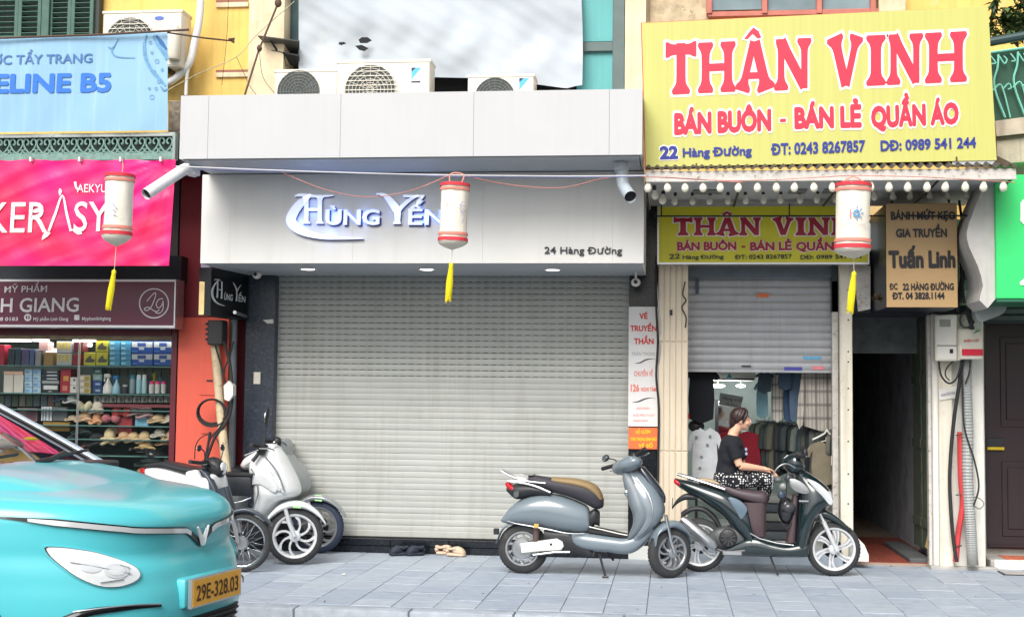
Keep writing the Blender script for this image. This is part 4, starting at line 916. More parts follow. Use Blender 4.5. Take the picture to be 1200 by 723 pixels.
# ---- bulbs
ORDN = ['first', 'second', 'third', 'fourth', 'fifth', 'sixth', 'seventh', 'eighth', 'ninth', 'tenth', 'eleventh', 'twelfth', 'thirteenth', 'fourteenth', 'fifteenth', 'sixteenth', 'seventeenth', 'eighteenth', 'nineteenth', 'twentieth']
bulb_m = M('bulb_glass', srgb(238, 232, 214), .2, var=0, coat=.3); bulb_d = M('bulb_socket', (.03, .03, .03), .5, var=0)
zR = ez-.085; bulb0 = None
def bulb_at(x, y, Y, lab, s=1.0, grp='light bulbs strung under the eave', tilt=0):
    global bulb0
    c = P(x, y, Y)
    if bulb0 is None:
        bulb0 = thing('light_bulb', lab, 'bulb', c, group=grp)
        bulb0_loc = ORI[bulb0.name]
        part('glass', MB().lathe([(.002, -.115), (.022, -.108), (.037, -.090), (.041, -.068), (.036, -.045), (.024, -.02), (.017, .008)], 14), bulb_m, bulb0, local=True)
        part('socket', MB().lathe([(.019, .006), (.021, .012), (.019, .05), (.008, .056)], 10), bulb_d, bulb0, local=True)
        o = bulb0
    else: o = copy_tree(bulb0); o['label'] = lab; o['group'] = grp
    s *= .88; o.location = c; o.scale = (s, s, s); o.rotation_euler = (tilt, random.uniform(-.12, .12), 0); return o
bx = [760, 781.5, 802.5, 823.5, 844.5, 866, 888, 909.5, 931.5, 953.5, 975, 1021, 1042, 1064, 1086.5, 1108.5, 1131, 1153, 1176]
for i, x in enumerate(bx):
    bulb_at(x, 213.5-(x-760)*.003, 12.78, 'white bulb in the front row under the eave, %s from the left' % (ORDN[i]), 1.0)
bx2 = [791, 811.5, 832, 853, 873.5, 894.5, 915, 937, 958, 979, 1024, 1046, 1067, 1089, 1110, 1132]
for i, x in enumerate(bx2):
    bulb_at(x, 226.5+(4 if x < 980 else 2)-(x-790)*.014, 13.7, 'dim bulb in the back row under the eave, %s from the left' % ORDN[i], .9)
bulb_at(767, 223, 13.2, 'tilted white bulb at the left corner of the eave, beside the drainpipe', 1.0, tilt=.6)
bulb_at(777, 229, 13.3, 'clear grey bulb just behind the tilted corner bulb', 1.05, tilt=-.5)
# ---- big yellow sign
YS = 12.9
TL, TR, BR, BL = (751, 27), (1158, 8), (1168, 188), (756, 196.5)
bs = thing('shop_sign', 'big yellow clothes shop sign with large red lettering over the eave', 'sign', P(960, 192, YS))
m = MB(); m.quad(P(*BL, YS), P(*BR, YS), P(*TR, YS), P(*TL, YS), (0, .14, 0)); part('sign_case', m, flat('red_sign_edge', (196, 60, 50), .5), bs, smooth=0)
ysm = M('yellow_vinyl', srgb(192, 191, 108), .38, var=.05, scale=2, aniso=(14, 1, .3))
m = MB(); m.quad(P(BL[0]+1, BL[1]-.5, YS-.004), P(BR[0], BR[1], YS-.004), P(*TR, YS-.004), P(TL[0]+1, TL[1]+.5, YS-.004), (0, .003, 0)); part('sign_face', m, ysm, bs, smooth=0)
part('lower_rail', ext(MB(), [(1116, 189.5), (1166, 188.5), (1166, 193), (1116, 194)], YS+.01, .1), silver, bs)
part('bracket', MB().tube([P(816, 192, 12.88), P(816, 197, 12.86)], .008, 6), rust, bs); part('bracket', MB().tube([P(1121, 184, 12.87), P(1121, 189, 12.86)], .008, 6), rust, bs)
whp = flat('print_offwhite', (248, 240, 236), .4, var=0); redp = flat('print_red', (226, 44, 70), .4, var=0); navy = flat('print_navy', (40, 52, 140), .4, var=0)
def word(items): return items
W1 = [('T', 779, 817, 111.5, 61, -.045), ('H', 818, 862, 109.5, 59, -.045), ('A', 860, 908, 107.5, 59, -.045), ('N', 907, 951, 106.5, 60, -.045)]
W1 += [('V', 969, 1013, 103.5, 60, -.045), ('I', 1015, 1038, 101, 59, -.045), ('N', 1039, 1082, 100, 59, -.045), ('H', 1084, 1133, 98, 59, -.045)]
for g, mt, off in ((.0, redp, .012), (.055, whp, .007)):
    m = MB(); slab_word(m, W1, lambda x, y, j: P(x, y, YS-off-.0006*j), g)
    cap = [(872, 46), (878, 38), (883, 32.5), (889, 37), (892, 44), (888, 45.5), (882, 40), (876, 46)]
    if g: cap = [(869, 47), (875, 37), (883, 30), (891, 35), (895, 45), (888, 48), (882, 43.5), (876, 48.5)]
    poly_px(m, cap, YS, off+.0002); part('large_lettering', m, mt, bs, smooth=0)
m = MB()
for body, a, b, ya, yb_ in (('BÁN BUÔN', 790, 904, 157.5, 152.5), ('-', 914, 921, 151, 150.5), ('BÁN LẺ', 931, 1010, 150.5, 148.5), ('QUẦN ÁO', 1021, 1124, 149.5, 144.5)):
    if body == '-': m.add([P(x, y, YS-.012) for x, y in ((914, 139.5), (921, 139.2), (921, 143), (914, 143.3))], [(0, 1, 2, 3)])
    else: text_px(m, body, a, ya, b, yb_, 25, YS, .055, .012)
part('lettering', m, redp, bs, smooth=0)
m = MB()
for body, a, b, ya, yb_ in (('BÁN BUÔN', 789, 905, 157.5, 152.5), ('BÁN LẺ', 930, 1011, 150.5, 148.5), ('QUẦN ÁO', 1020, 1125, 149.5, 144.5)): text_px(m, body, a-1, ya+1.4, b+1, yb_+1.4, 28, YS, .10, .0075)
m.add([P(x, y, YS-.007) for x, y in ((912.5, 138), (922.5, 137.7), (922.5, 144.5), (912.5, 144.8))], [(0, 1, 2, 3)])
part('lettering_outline', m, whp, bs, smooth=0)
m = MB(); text_px(m, '22', 773, 186.5, 795, 185.8, 15, YS, .05, .012); part('lettering', m, navy, bs, smooth=0)
m = MB(); text_px(m, '22', 772, 187.3, 796, 186.6, 16.5, YS, .09, .007); part('lettering_outline', m, whp, bs, smooth=0)
m = MB()
for body, a, b, ya, yb_, h in (('Hàng Đường', 800, 881, 184, 181.5, 10.5), ('ĐT: 0243 8267857', 905, 1014, 181.5, 177.5, 13.5), ('DĐ: 0989 541 244', 1032, 1144, 177, 172.8, 12.5)): text_px(m, body, a, ya, b, yb_, h, YS, .03, .012)
part('lettering', m, navy, bs, smooth=0)
# ---- smaller sign
YL = 14.2
ss = thing('shop_sign', 'smaller yellow clothes shop sign with crimson lettering under the eave', 'sign', P(895, 308, YL))
part('sign_case', box_at(770, 240, 1019, 310, YL, .12, .004), silver, ss)
part('sign_face', box_at(772, 242, 1017, 307.5, YL-.006, .005), M('lime_yellow_vinyl', srgb(214, 206, 40), .4, var=.05), ss)
crim = flat('print_crimson', (164, 14, 44), .4, var=0); ink = flat('print_ink', (28, 32, 44), .4, var=0)
W2_ = [('T', 789, 812, 276, 21, 0), ('H', 813, 839, 276, 21, 0), ('A', 838, 866, 276, 21, 0), ('N', 866, 892, 276, 21, 0), ('V', 905, 931, 276, 21, 0), ('I', 932, 945, 276, 21, 0), ('N', 946, 973, 276, 21, 0), ('H', 974, 1001, 276, 21, 0)]
for g, mt, off in ((0, crim, .018), (.06, whp, .011)):
    m = MB(); slab_word(m, W2_, lambda x, y, j: P(x, y, YL-off-.0006*j), g)
    poly_px(m, [(845, 251.5), (852, 247.5), (859, 251.5), (855, 252.5), (852, 250.5), (849, 252.5)] if not g else [(843, 253), (852, 246), (861, 253), (852, 251.7)], YL, off); part('large_lettering', m, mt, ss, smooth=0)
for mt, bld, off, dy in ((crim, .045, .018, 0), (whp, .09, .011, .5)):
    m = MB()
    for body, a, b in (('BÁN BUÔN', 793.5, 863), ('BÁN LẺ', 879, 928), ('QUẦN ÁO', 933, 1004)): text_px(m, body, a-dy, 293.5+dy, b+dy, 293+dy, 10+dy, YL, bld, off)
    m.add([P(x, y, YL-off) for x, y in ((869, 288), (873.5, 288), (873.5, 290.3), (869, 290.3))], [(0, 1, 2, 3)]); part('lettering', m, mt, ss, smooth=0)
m = MB()
for body, a, b, h in (('22', 784, 797, 6), ('Hàng Đường', 800, 848, 4.8), ('ĐT: 0243 8267857', 862, 928, 5.2), ('DĐ: 0989 541 244', 938, 1010, 5)): text_px(m, body, a, 303.8, b, 303, h, YL, .02, .018)
part('lettering', m, ink, ss, smooth=0)
rr_ = thing('hanging_rod', 'thin metal rod hanging in front of the smaller yellow sign', 'rod', P(890, 254, 14.0))
part('rod', MB().tube([P(770, 253.5, 14.0), P(1137, 253, 13.5)], .009, 6), dark_metal, rr_)
for x in (775, 925): part('hanger', MB().tube([P(x, 239, 14.0), P(x, 254, 14.0)], .007, 6), dark_metal, rr_)
# ---- columns of the shop
def xY(x, Y, y=480): return P(x, y, Y).x
m = MB(); cx0, cx1 = xY(771, 14.45), xY(806, 14.45); nfl = 5
part('column', MB().box(cx0, cx1, 14.46, 15.0, 0, P(790, 309, 14.45).z), cream_stone, b22)
for i in range(nfl):
    a = cx0+(cx1-cx0)*(i+.06)/nfl; c = cx0+(cx1-cx0)*(i+.94)/nfl
    for (z0, z1) in ((0.0, 1.15), (1.156, 2.3), (2.306, P(790, 309, 14.45).z)):
        part('column_facet', MB().box(a, c, 14.448, 14.462, z0, z1, .006), cream_stone, b22)
part('cable_bracket', box_at(785, 363, 788, 369.5, 14.436, .012), black_pl, b22)
sp0, sp1 = xY(985, 14.5, 520), xY(999.5, 14.5, 520)
stp = part('steel_post', MB().box(sp0, sp1, 14.5, 14.62, 0.05, P(990, 309, 14.5).z, .006), cream_metal, b22)
for y in (340, 375, 412, 424, 455, 480, 517, 555, 590, 622): 
    c = P(994, y, 14.5); part('rivet', MB().lathe([(.009, -.004), (.004, -.007)], 8, (c.x, 14.5, c.z), 'Y'), dark_metal, stp)
part('guide_rail', MB().box(xY(975, 14.7), sp0-.002, 14.66, 14.74, .12, P(980, 330, 14.7).z), rust_white, b22)
part('post_base_stone', ext(MB(), [(997, 657), (997, 632), (1006, 631), (1013, 638), (1018, 650), (1018, 658)], 14.3, .25), white_paint, b22)
part('gold_sign_cheek', ext(MB(), [(994, 309), (1020, 312), (1020, 362), (1006, 365), (1002, 330)], 14.45, .03), rust_white, b22)
# shop shutter, half open
FY2 = 14.8
s2 = thing('roller_shutter', 'half raised grey roller shutter above the clothes shop doorway', 'shutter', (1.0, FY2, P(890, 434, FY2).z))
a0, a1 = xY(805, FY2), xY(985, FY2); ph2 = (P(890, 327, FY2).z-P(890, 433, FY2).z)/12.0
me2 = slat_mesh(-(a1-a0)/2, (a1-a0)/2, ph2, shutter_g, .016); z = P(890, 433, FY2).z
for k in range(14):
    o = bpy.data.objects.new('slat', me2); COL.objects.link(o); o.parent = s2; o.location = ((a0+a1)/2-1.0, random.uniform(-.002, .002), z-ORI[s2.name][0].z); z += ph2
part('bottom_bar', MB().box(a0, a1, FY2-.02, FY2+.02, P(890, 436.5, FY2).z, P(890, 433, FY2).z, .004), shutter_g, s2)
part('header_plate', box_at(806, 312, 986, 325, 14.7, .3, .004), flat('blue_grey_steel', (104, 116, 128), .5, metal=.3, var=.2, spots=.3), s2)
part('guide_lever', box_at(815, 327, 819, 344, 14.74, .02), flat('blue_steel_dark', (58, 74, 92), .5), s2)
for x0, x1, y0, y1, c in ((887, 901, 344, 348.5, (206, 110, 60)), (941, 962, 417.5, 421, (100, 170, 210)), (919, 940, 430, 434, (70, 70, 160)), (952, 966, 429, 433, (220, 130, 140)), (869, 880, 428, 430, (60, 60, 60))):
    part('sticker', box_at(x0, y0, x1, y1, FY2-.024, .004), flat('sticker_%02x%02x%02x' % c, c, .5, var=.2, scale=60), s2)
part('padlock_plate', box_at(976, 414, 984, 424, 14.76, .02, .003), flat('brass_plate', (176, 150, 100), .5, metal=.4), s2)
# ---- gold sign
YG = 13.6
gx0_, gx1_ = xY(1038, YG, 300), xY(1122, YG, 300); gzt, gzb = P(1080, 238.5, YG).z, P(1080, 360.5, YG).z
gy1 = PX(1020, 300, gx0_).y
gs = thing('hanging_sign', 'gold box sign with black lettering hanging over the dark alley', 'sign', ((gx0_+gx1_)/2, YG+.2, gzb))
part('box', MB().box(gx0_, gx1_, YG, gy1, gzb, gzt, .004), flat('sign_side_dark', (22, 28, 40), .4), gs)
part('sign_face', MB().box(gx0_+.004, gx1_-.004, YG-.008, YG-.001, gzb+.004, gzt-.004), M('gold_vinyl', srgb(172, 141, 98), .4, var=.04), gs)
bkp = flat('print_black', (24, 22, 26), .4, var=0)
m = MB()
for body, a, b, yb_, h, bd in (('BÁNH MỨT KẸO', 1044, 1120, 257.5, 9.5, .045), ('GIA TRUYỀN', 1050, 1110, 278, 10, .045), ('Tuấn Linh', 1041.5, 1120, 313.5, 20, .05), ('ĐC', 1043, 1052, 339.5, 7.5, .03), ('22 HÀNG ĐƯỜNG', 1058, 1118, 340, 8, .04), ('ĐT. 04 3828.1144', 1046.5, 1107, 350.5, 8, .04)):
    text_px(m, body, a, yb_, b, yb_-.3, h, YG, bd, .014)
part('lettering', m, bkp, gs, smooth=0)
m = MB(); text_px(m, '66', 1022, 352.5, 1034, 352.5, 8.5, YG, .03, fn=lambda x, y: PX(x, y, gx0_-.006)); part('house_number', m, flat('print_gold', (226, 196, 150), .4, var=0), gs, smooth=0)
part('bracket', MB().tube([P(1045, 238, 13.8), P(1045, 228, 13.8)], .012).tube([P(1112, 238, 13.8), P(1112, 226, 13.8)], .012), dark_metal, gs)
# ---- alley
ax0, ax1 = sp1+.01, P(1093, 480, 14.6).x
DY = 21.5
al_ = b22
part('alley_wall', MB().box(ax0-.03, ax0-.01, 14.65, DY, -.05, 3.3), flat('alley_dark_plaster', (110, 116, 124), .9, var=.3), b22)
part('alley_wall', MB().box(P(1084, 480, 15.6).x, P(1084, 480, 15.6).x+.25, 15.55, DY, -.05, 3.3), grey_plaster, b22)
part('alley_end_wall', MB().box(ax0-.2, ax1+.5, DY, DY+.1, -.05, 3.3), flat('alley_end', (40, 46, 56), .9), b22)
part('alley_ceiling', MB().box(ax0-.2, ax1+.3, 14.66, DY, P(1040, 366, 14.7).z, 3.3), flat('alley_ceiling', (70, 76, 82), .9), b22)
part('alley_transom', MB().box(ax0, ax1+.2, 15.5, 15.56, P(1030, 414, 15.5).z, P(1040, 366, 14.7).z-.003), M('stained_transom', srgb(110, 116, 118), .8, var=.3, spots=.5, spot_col=srgb(60, 62, 62)), b22)
af = part('alley_floor', MB().box(ax0, ax1+.2, 14.74, DY, -.04, .012), grout, b22)
tt = .30
for i in range(6):
    for j in range(9):
        o = part('floor_tile', MB().box(ax0+i*tt+.004, min(ax0+(i+1)*tt-.004, ax1+.2), 14.75+j*tt+.004, 14.75+(j+1)*tt-.004, .0, .018, .002), red_tile, af)
part('alley_kerb', MB().box(P(1087, 640, 15).x-.22, P(1087, 640, 15).x, 14.8, 16.5, 0, .06, .01), flat('alley_kerb', (88, 90, 92), .8), b22)
dd = thing('door_leaf', 'old peeling green wooden door leaf folded open inside the alley', 'door', P(1080, 630, 15.2))
dx = P(1090, 500, 14.95)
m = MB(); A = P(1091, 620, 14.85); Bq = P(1071, 620, 15.75)
for k, (t0, t1) in enumerate(((0, .48), (.52, 1))):
    p0 = A.lerp(Bq, t0); p1 = A.lerp(Bq, t1)
    zt1, zb1 = P(1085, 372, 15.2).z, .12
    part('door_board', MB().quad((p0.x, p0.y, zb1), (p1.x, p1.y, zb1), (p1.x, p1.y, zt1), (p0.x, p0.y, zt1), (.035, 0, 0)), oldgreen, dd)
    for zz in (.35, 1.2, 1.9): part('door_rail', MB().quad((p0.x-.012, p0.y, zz), (p1.x-.012, p1.y, zz), (p1.x-.012, p1.y, zz+.09), (p0.x-.012, p0.y, zz+.09), (.012, 0, 0)), oldgreen, dd)
solo('cardboard', MB().quad(P(1084, 640, 14.95), P(1093, 650, 14.8), P(1093, 625, 14.8), P(1088, 622, 14.95), (.01, .01, 0)), flat('cardboard', (206, 178, 120), .8), 'tan cardboard scrap leaning at the foot of the white alley pillar', 'cardboard')
solo('wood_scrap', MB().box(*sorted((G(1044, 641).x, G(1062, 641).x)), 16.1, 16.16, .02, .05, .004), flat('wood_scrap', (150, 116, 84), .8), 'short wooden stick lying on the red alley tiles', 'stick')
# ---- white pillar right of the alley
wx0, wx1 = P(1093, 480, 14.5).x, P(1153.5, 480, 14.5).x
part('white_pillar', MB().box(wx0, wx1, 14.5, 14.78, 0, 3.6, .012), white_paint, b22)
part('pillar_strip', MB().box(wx0+.05, P(1116, 480, 14.46).x, 14.44, 14.498, 0.02, P(1100, 370, 14.5).z, .01), cream_metal, b22)
part('pillar_edge', MB().box(wx0-.035, wx0-.002, 14.56, 14.66, .02, 2.6, .004), rust_white, b22)
part('pillar_cap', box_at(1092, 358, 1150, 368, 14.42, .2, .004), dark_metal, b22)
part('concrete_patch', MB().box(wx0-.05, wx1+.1, 14.4, 14.52, -.02, .03, .01), concrete, b22)
# ---- meter boxes
def meter(nm, lab, x0, y0, x1, y1, Y, extra, d=.16):
    t = thing(nm, lab, 'meter box', P((x0+x1)/2, y1, Y)); part('case', box_at(x0, y0, x1, y1, Y, d, .012), plastic_cream, t); extra(t); return t
def ex1_(t):
    part('window', box_at(1101, 374.5, 1114, 383, 14.245, .006, .002), flat('meter_window', (150, 150, 140), .3), t); part('seam', box_at(1098, 404.5, 1121, 405.5, 14.246, .006), dark_metal, t)
    part('front_door', box_at(1098, 369.5, 1121, 420, 14.247, .004, .002), plastic_w, t); part('lock', box_at(1113, 409, 1117, 414, 14.242, .006), dark_metal, t)
meter('meter_box', 'cream electricity meter box with a small window on the white pillar', 1096, 368.5, 1122, 423, 14.25, ex1_)
def ex2_(t):
    part('red_label', box_at(1127.5, 409, 1152, 416.5, 14.18, .006), flat('label_red', (210, 30, 60), .5), t)
    m = MB(); text_px(m, 'ĐIỆN LỰC', 1130, 401, 1148, 400, 3, 14.19, .02, .004); part('lettering', m, flat('print_redsmall', (200, 60, 60)), t, smooth=0)
    m = MB(); ribbon_faces(m, [(1141, 391), (1145, 388), (1149, 388)], [.3, 1.2, .3], lambda x, y: P(x, y, 14.187)); part('leaf_mark', m, flat('print_green', (60, 150, 90)), t, smooth=0)
    part('side', box_at(1122.5, 387, 1125.5, 422, 14.22, .1), plastic_cream, t)
meter('junction_box', 'white junction box with a red printed band beside the meter box', 1124, 385, 1152.5, 421, 14.19, ex2_, .2)
lp = thing('street_lamp_head', 'translucent grey lamp cover hanging under the green sign', 'lamp', P(1165, 375, 13.9))
part('cover', ext(MB(), [(1146, 354), (1176, 352.5), (1180, 357), (1176, 367), (1160, 374), (1148, 377), (1143, 368)], 13.8, .16, 3), flat('grey_cover', (158, 166, 164), .3, var=.15), lp)
part('arm', MB().tube([P(1146, 362, 13.88), P(1137, 384, 14.2)], .02), dark_metal, lp)
cc = thing('corrugated_conduit', 'grey ribbed plastic conduit running down the white pillar', 'conduit', G(1137, 662))
pts = [(1133, 422, 14.36), (1132, 450, 14.36), (1134, 500, 14.36), (1134, 560, 14.36), (1137, 610, 14.36), (1139, 645, 14.36), (1140, 662, 14.34)]
q = catmull([P(*p) for p in pts], 30); m = MB(); m.tube(q, [.052 if (i // 1) % 2 else .060 for i in range(len(q))], 12); part('ribbed_pipe', m, M('grey_conduit', srgb(160, 162, 160), .5, var=.1), cc, smooth=20)
part('concrete_foot', MB().lathe([(.1, -.02), (.085, .06), (.06, .1)], 14, G(1140, 664)), concrete, cc)
rp = thing('red_conduit', 'red plastic cable conduit beside the ribbed grey one', 'conduit', G(1118, 655)); part('pipe', MB().tube([P(1125, 506, 14.4), P(1126, 560, 14.38), P(1128, 590, 14.38), P(1123, 625, 14.38), P(1120, 658, 14.36)], .03, 10, sm=5), flat('red_conduit', (190, 60, 62), .5, var=.15), rp)
for y in (510, 580, 640): part('tie', MB().tube([P(1120, y, 14.33), P(1127, y-1, 14.33)], .006), black_pl, rp)
def cable(lab, pts, r=.009, mat=None, nm='cable', sm=6): 
    return solo(nm, MB().tube([P(*p) for p in pts], r, 7, sm=sm), mat or black_rub, lab, 'cable', smooth=60)
cable('thick black cable down the white pillar left of the red conduit', [(1128, 420, 14.3), (1124, 450, 14.3), (1117, 500, 14.33), (1113, 560, 14.35), (1116, 620, 14.36), (1121, 658, 14.34)], .019)
cable('black cable curving over the ribbed conduit to its right', [(1126, 420, 14.28), (1128, 455, 14.28), (1130, 500, 14.28), (1142, 540, 14.28), (1147, 570, 14.28), (1141, 592, 14.3)], .009)
cable('looped black cable hanging under the meter box', [(1100, 423, 14.3), (1103, 440, 14.25), (1112, 449, 14.25), (1121, 443, 14.25), (1127, 424, 14.25)], .010)
cable('inner cable loop under the meter box', [(1117, 423, 14.3), (1109, 432, 14.27), (1108, 440, 14.27), (1113, 446, 14.27)], .007)
cable('thin cable with a small loop low on the white pillar', [(1141, 582, 14.36), (1148, 584, 14.36), (1153, 590, 14.36), (1148, 596, 14.36), (1141, 592, 14.36)], .004, dark_metal)
cable('black cable from the junction box down past the conduit', [(1137, 421, 14.25), (1136, 436, 14.27), (1131, 450, 14.28)], .008)
for i, pts in enumerate(([(1125, 355, 14.1), (1128, 330, 14.1), (1134, 290, 14.1), (1131, 250, 14.1)], [(1130, 355, 14.0), (1126, 310, 14.05), (1128, 270, 14.1), (1124, 235, 14.1)], [(1140, 385, 14.1), (1134, 366, 14.0), (1138, 340, 14.0), (1130, 300, 14.0)], [(1122, 365, 14.2), (1124, 340, 14.1), (1127, 320, 14.1), (1124, 290, 14.1)])):
    cable(('leftmost dark cable', 'second dark cable', 'dark cable nearest the green sign', 'short dark cable')[i]+' in the bundle between gold and green signs', pts, .02 if i % 2 == 0 else .014)
for i, (x, y, r) in enumerate(((1136, 262, 10), (1132, 375, 7))):
    solo('cable_coil', MB().tube([P(x+r*math.cos(a*.7), y+1.3*r*math.sin(a*.7), 13.95+a*.004) for a in range(20)], .01, 6, sm=2), black_rub, ('black cable coil at the top of the bundle beside the gold sign', 'small black cable coil above the junction box')[i], 'cable')
# notice plate behind cables
npl = thing('notice_plate', 'small white notice plate among the cables beside the gold sign', 'plate', P(1137, 340, 14.3)); part('plate', box_at(1123, 300, 1150, 341, 14.3, .02, .004), flat('plate_grey', (170, 172, 172), .6, var=.15), npl)
m = MB(); text_px(m, 'HPB 14.1', 1129, 328, 1146, 328, 3.5, 14.3, .02, .005); part('lettering', m, ink, npl, smooth=0)
pn_ = thing('paper_notice', 'torn paper notice pasted on the white pillar below the meter box', 'notice', P(1110, 468, 14.43)); part('paper', ext(MB(), [(1100, 456), (1121, 452), (1121, 466), (1101, 469)], 14.425, .004), flat('paper', (222, 220, 212), .8), pn_)
m = MB(); text_px(m, 'KHOAN CẮT BÊ TÔNG', 1103, 464.5, 1119, 461.5, 3, 14.42, 0, .004); part('lettering', m, flat('print_violet', (90, 90, 150)), pn_, smooth=0)
# ---- far right house: green sign, dark door
b20 = thing('shophouse', 'house at the far right with a dark panelled door under a green sign', 'building', (4.2, 15, 0))
dx0 = P(1153.5, 480, 15.0).x
part('wall', MB().box(dx0, 7, 15.1, 15.3, 0, 4.2), white_paint, b20)
dr = part('door', MB().box(dx0+.02, dx0+1.8, 15.0, 15.06, P(1175, 643, 15).z, P(1175, 379, 15).z), darkwood, b20)
def dbox(x0, y0, x1, y1, d=.012, w=.01, mat=None): 
    a = P(x0, (y0+y1)/2, 15).x; b = P(x1, (y0+y1)/2, 15).x; z0 = P(x0, y1, 15).z; z1 = P(x0, y0, 15).z
    return part('door_panel', MB().box(a, b, 15-d, 15.0, z0, z1, w), mat or darkwood, dr)
dbox(1172, 395, 1240, 500); dbox(1174, 540, 1240, 628); dbox(1178, 402, 1240, 492, .02, .012); dbox(1180, 547, 1240, 620, .02, .012); dbox(1157, 637, 1240, 641, .03)
part('letter_slot', MB().box(P(1156, 520, 15).x, P(1176, 520, 15).x, 14.985, 15.0, P(1165, 526, 15).z, P(1165, 513, 15).z, .004), black_pl, dr); part('letter_slot_lip', MB().box(P(1156, 520, 15).x, P(1176, 520, 15).x, 14.96, 14.985, P(1165, 527, 15).z, P(1165, 523.5, 15).z, .003), flat('brass_lip', (206, 176, 40), .4, metal=.3), dr)
part('lintel', MB().box(dx0, 7, 14.9, 15.08, P(1175, 379, 15).z, P(1175, 350, 15).z, .01), flat('dark_lintel', (58, 64, 68), .6), b20)
for k in range(3): part('lintel_slat', MB().box(dx0, 7, 14.88, 14.9, P(1175, 376-8*k, 15).z, P(1175, 371-8*k, 15).z, .004), flat('lintel_slat', (78, 84, 86), .6), b20)
stp_ = part('doorstep', MB().box(dx0-.05, 7, 14.56, 15.0, -.02, .09, .008), concrete, b20)
part('step_edge', MB().box(dx0-.02, 7, 14.53, 14.56, .0, .096, .003), plastic_w, stp_)
for i in range(6):
    for j in range(3): part('step_tile', MB().box(dx0+.12+i*.13, dx0+.12+(i+1)*.13-.006, 14.6+j*.13, 14.6+(j+1)*.13-.006, .085, .097, .002), flat('salmon_tile', (196, 110, 84), .5, var=.15), stp_)
YN = 13.2
gn = thing('shop_sign', 'blank bright green box sign at the right edge of the frame', 'sign', P(1190, 350, YN))
gq = MB(); gxa = P(1167, 280, YN).x; part('sign_case', MB().box(gxa, gxa+2.5, YN, 13.9, P(1180, 350, YN).z, P(1180, 205, YN).z, .006), M('green_vinyl', srgb(52, 206, 112), .4, var=.04), gn)
part('bottom_edge', MB().box(gxa+.004, gxa+2.5, YN-.006, 13.9, P(1180, 354, YN).z, P(1180, 350.6, YN).z, .003), flat('dark_green_edge', (30, 96, 70), .5), gn)
part('cheek', ext(MB(), [(1167, 205), (1167, 350), (1148, 352), (1152, 335), (1146, 312), (1136, 290), (1133, 272), (1140, 250), (1150, 225)], YN+.05, .6, 2), M('grey_cheek', srgb(186, 184, 180), .7, var=.1, streak=.3), gn)
m = MB(); m.tr(Matrix()); part('white_mark', ext(MB(), [(1196, 238), (1199, 234), (1230, 233), (1230, 262), (1200, 263), (1196, 259)], YN-.01, .008), whp, gn, smooth=0); part('white_mark', ext(MB(), [(1195, 331), (1202, 325), (1230, 325), (1230, 334), (1196, 334)], YN-.01, .008), whp, gn, smooth=0)
# ---- balcony top right
bc = thing('balcony', 'balcony with turquoise iron scroll railing and green plants at top right', 'balcony', P(1190, 190, 13.6))
yq = 13.5
part('ledge', ext(MB(), [(1166, 142), (1240, 132), (1240, 152), (1168, 160)], yq-.1, 1.4), M('weathered_ledge', srgb(190, 180, 160), .8, var=.2, bump=.4, streak=.5), bc)
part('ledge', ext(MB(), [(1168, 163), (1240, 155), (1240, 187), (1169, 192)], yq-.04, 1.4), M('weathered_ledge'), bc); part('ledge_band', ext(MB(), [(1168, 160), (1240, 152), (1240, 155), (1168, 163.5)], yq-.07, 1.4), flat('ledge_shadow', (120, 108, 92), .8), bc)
part('handrail', MB().tube([P(1158, 50, yq), P(1180, 46, yq), P(1240, 35, yq)], .045, 10), flat('dark_green_rail', (48, 72, 72), .5), bc)
tq = M('turquoise_iron', srgb(120, 200, 180), .5, var=.15)
part('backing_sheet', ext(MB(), [(1160, 62), (1240, 52), (1240, 134), (1166, 142)], yq+.06, .01), flat('green_mesh_sheet', (44, 84, 66), .7, var=.2), bc)
part('rail', MB().tube([P(1160, 62, yq), P(1240, 51, yq)], .012, 6), tq, bc)
for i, x in enumerate((1170, 1193, 1216)):
    m = MB(); dy = -i*3
    m.tube([P(x, 64+dy, yq), P(x-1, 80+dy, yq), P(x-5, 95+dy, yq), P(x-2, 112+dy, yq), P(x+8, 138+dy, yq)], .010, 5, sm=4)
    m.tube([P(x-9, 66+dy, yq), P(x-3, 74+dy, yq), P(x-8, 75+dy, yq)], .008, 5, sm=3).tube([P(x+1, 66+dy, yq), P(x+7, 75+dy, yq), P(x+10, 70+dy, yq), P(x+6, 66+dy, yq)], .008, 5, sm=3)
    m.tube([P(x-6, 106+dy, yq), P(x+2, 99+dy, yq), P(x+7, 110+dy, yq), P(x+14, 138+dy, yq)], .009, 5, sm=4).tube([P(x+6, 104+dy, yq), P(x+12, 98+dy, yq), P(x+15, 103+dy, yq), P(x+11, 105+dy, yq)], .008, 5, sm=3)
    part('scroll_bar', m, tq, bc, smooth=60)
pt = thing('potted_plant', 'leafy green plant growing above the balcony handrail at top right', 'plant', P(1185, 50, 13.8))
leafm = [M('leaf_green', (.035, .085, .028), .5, var=.3, scale=12), M('leaf_light', (.09, .16, .05), .5, var=.3, scale=12)]
stems = MB(); L1, L2 = MB(), MB()
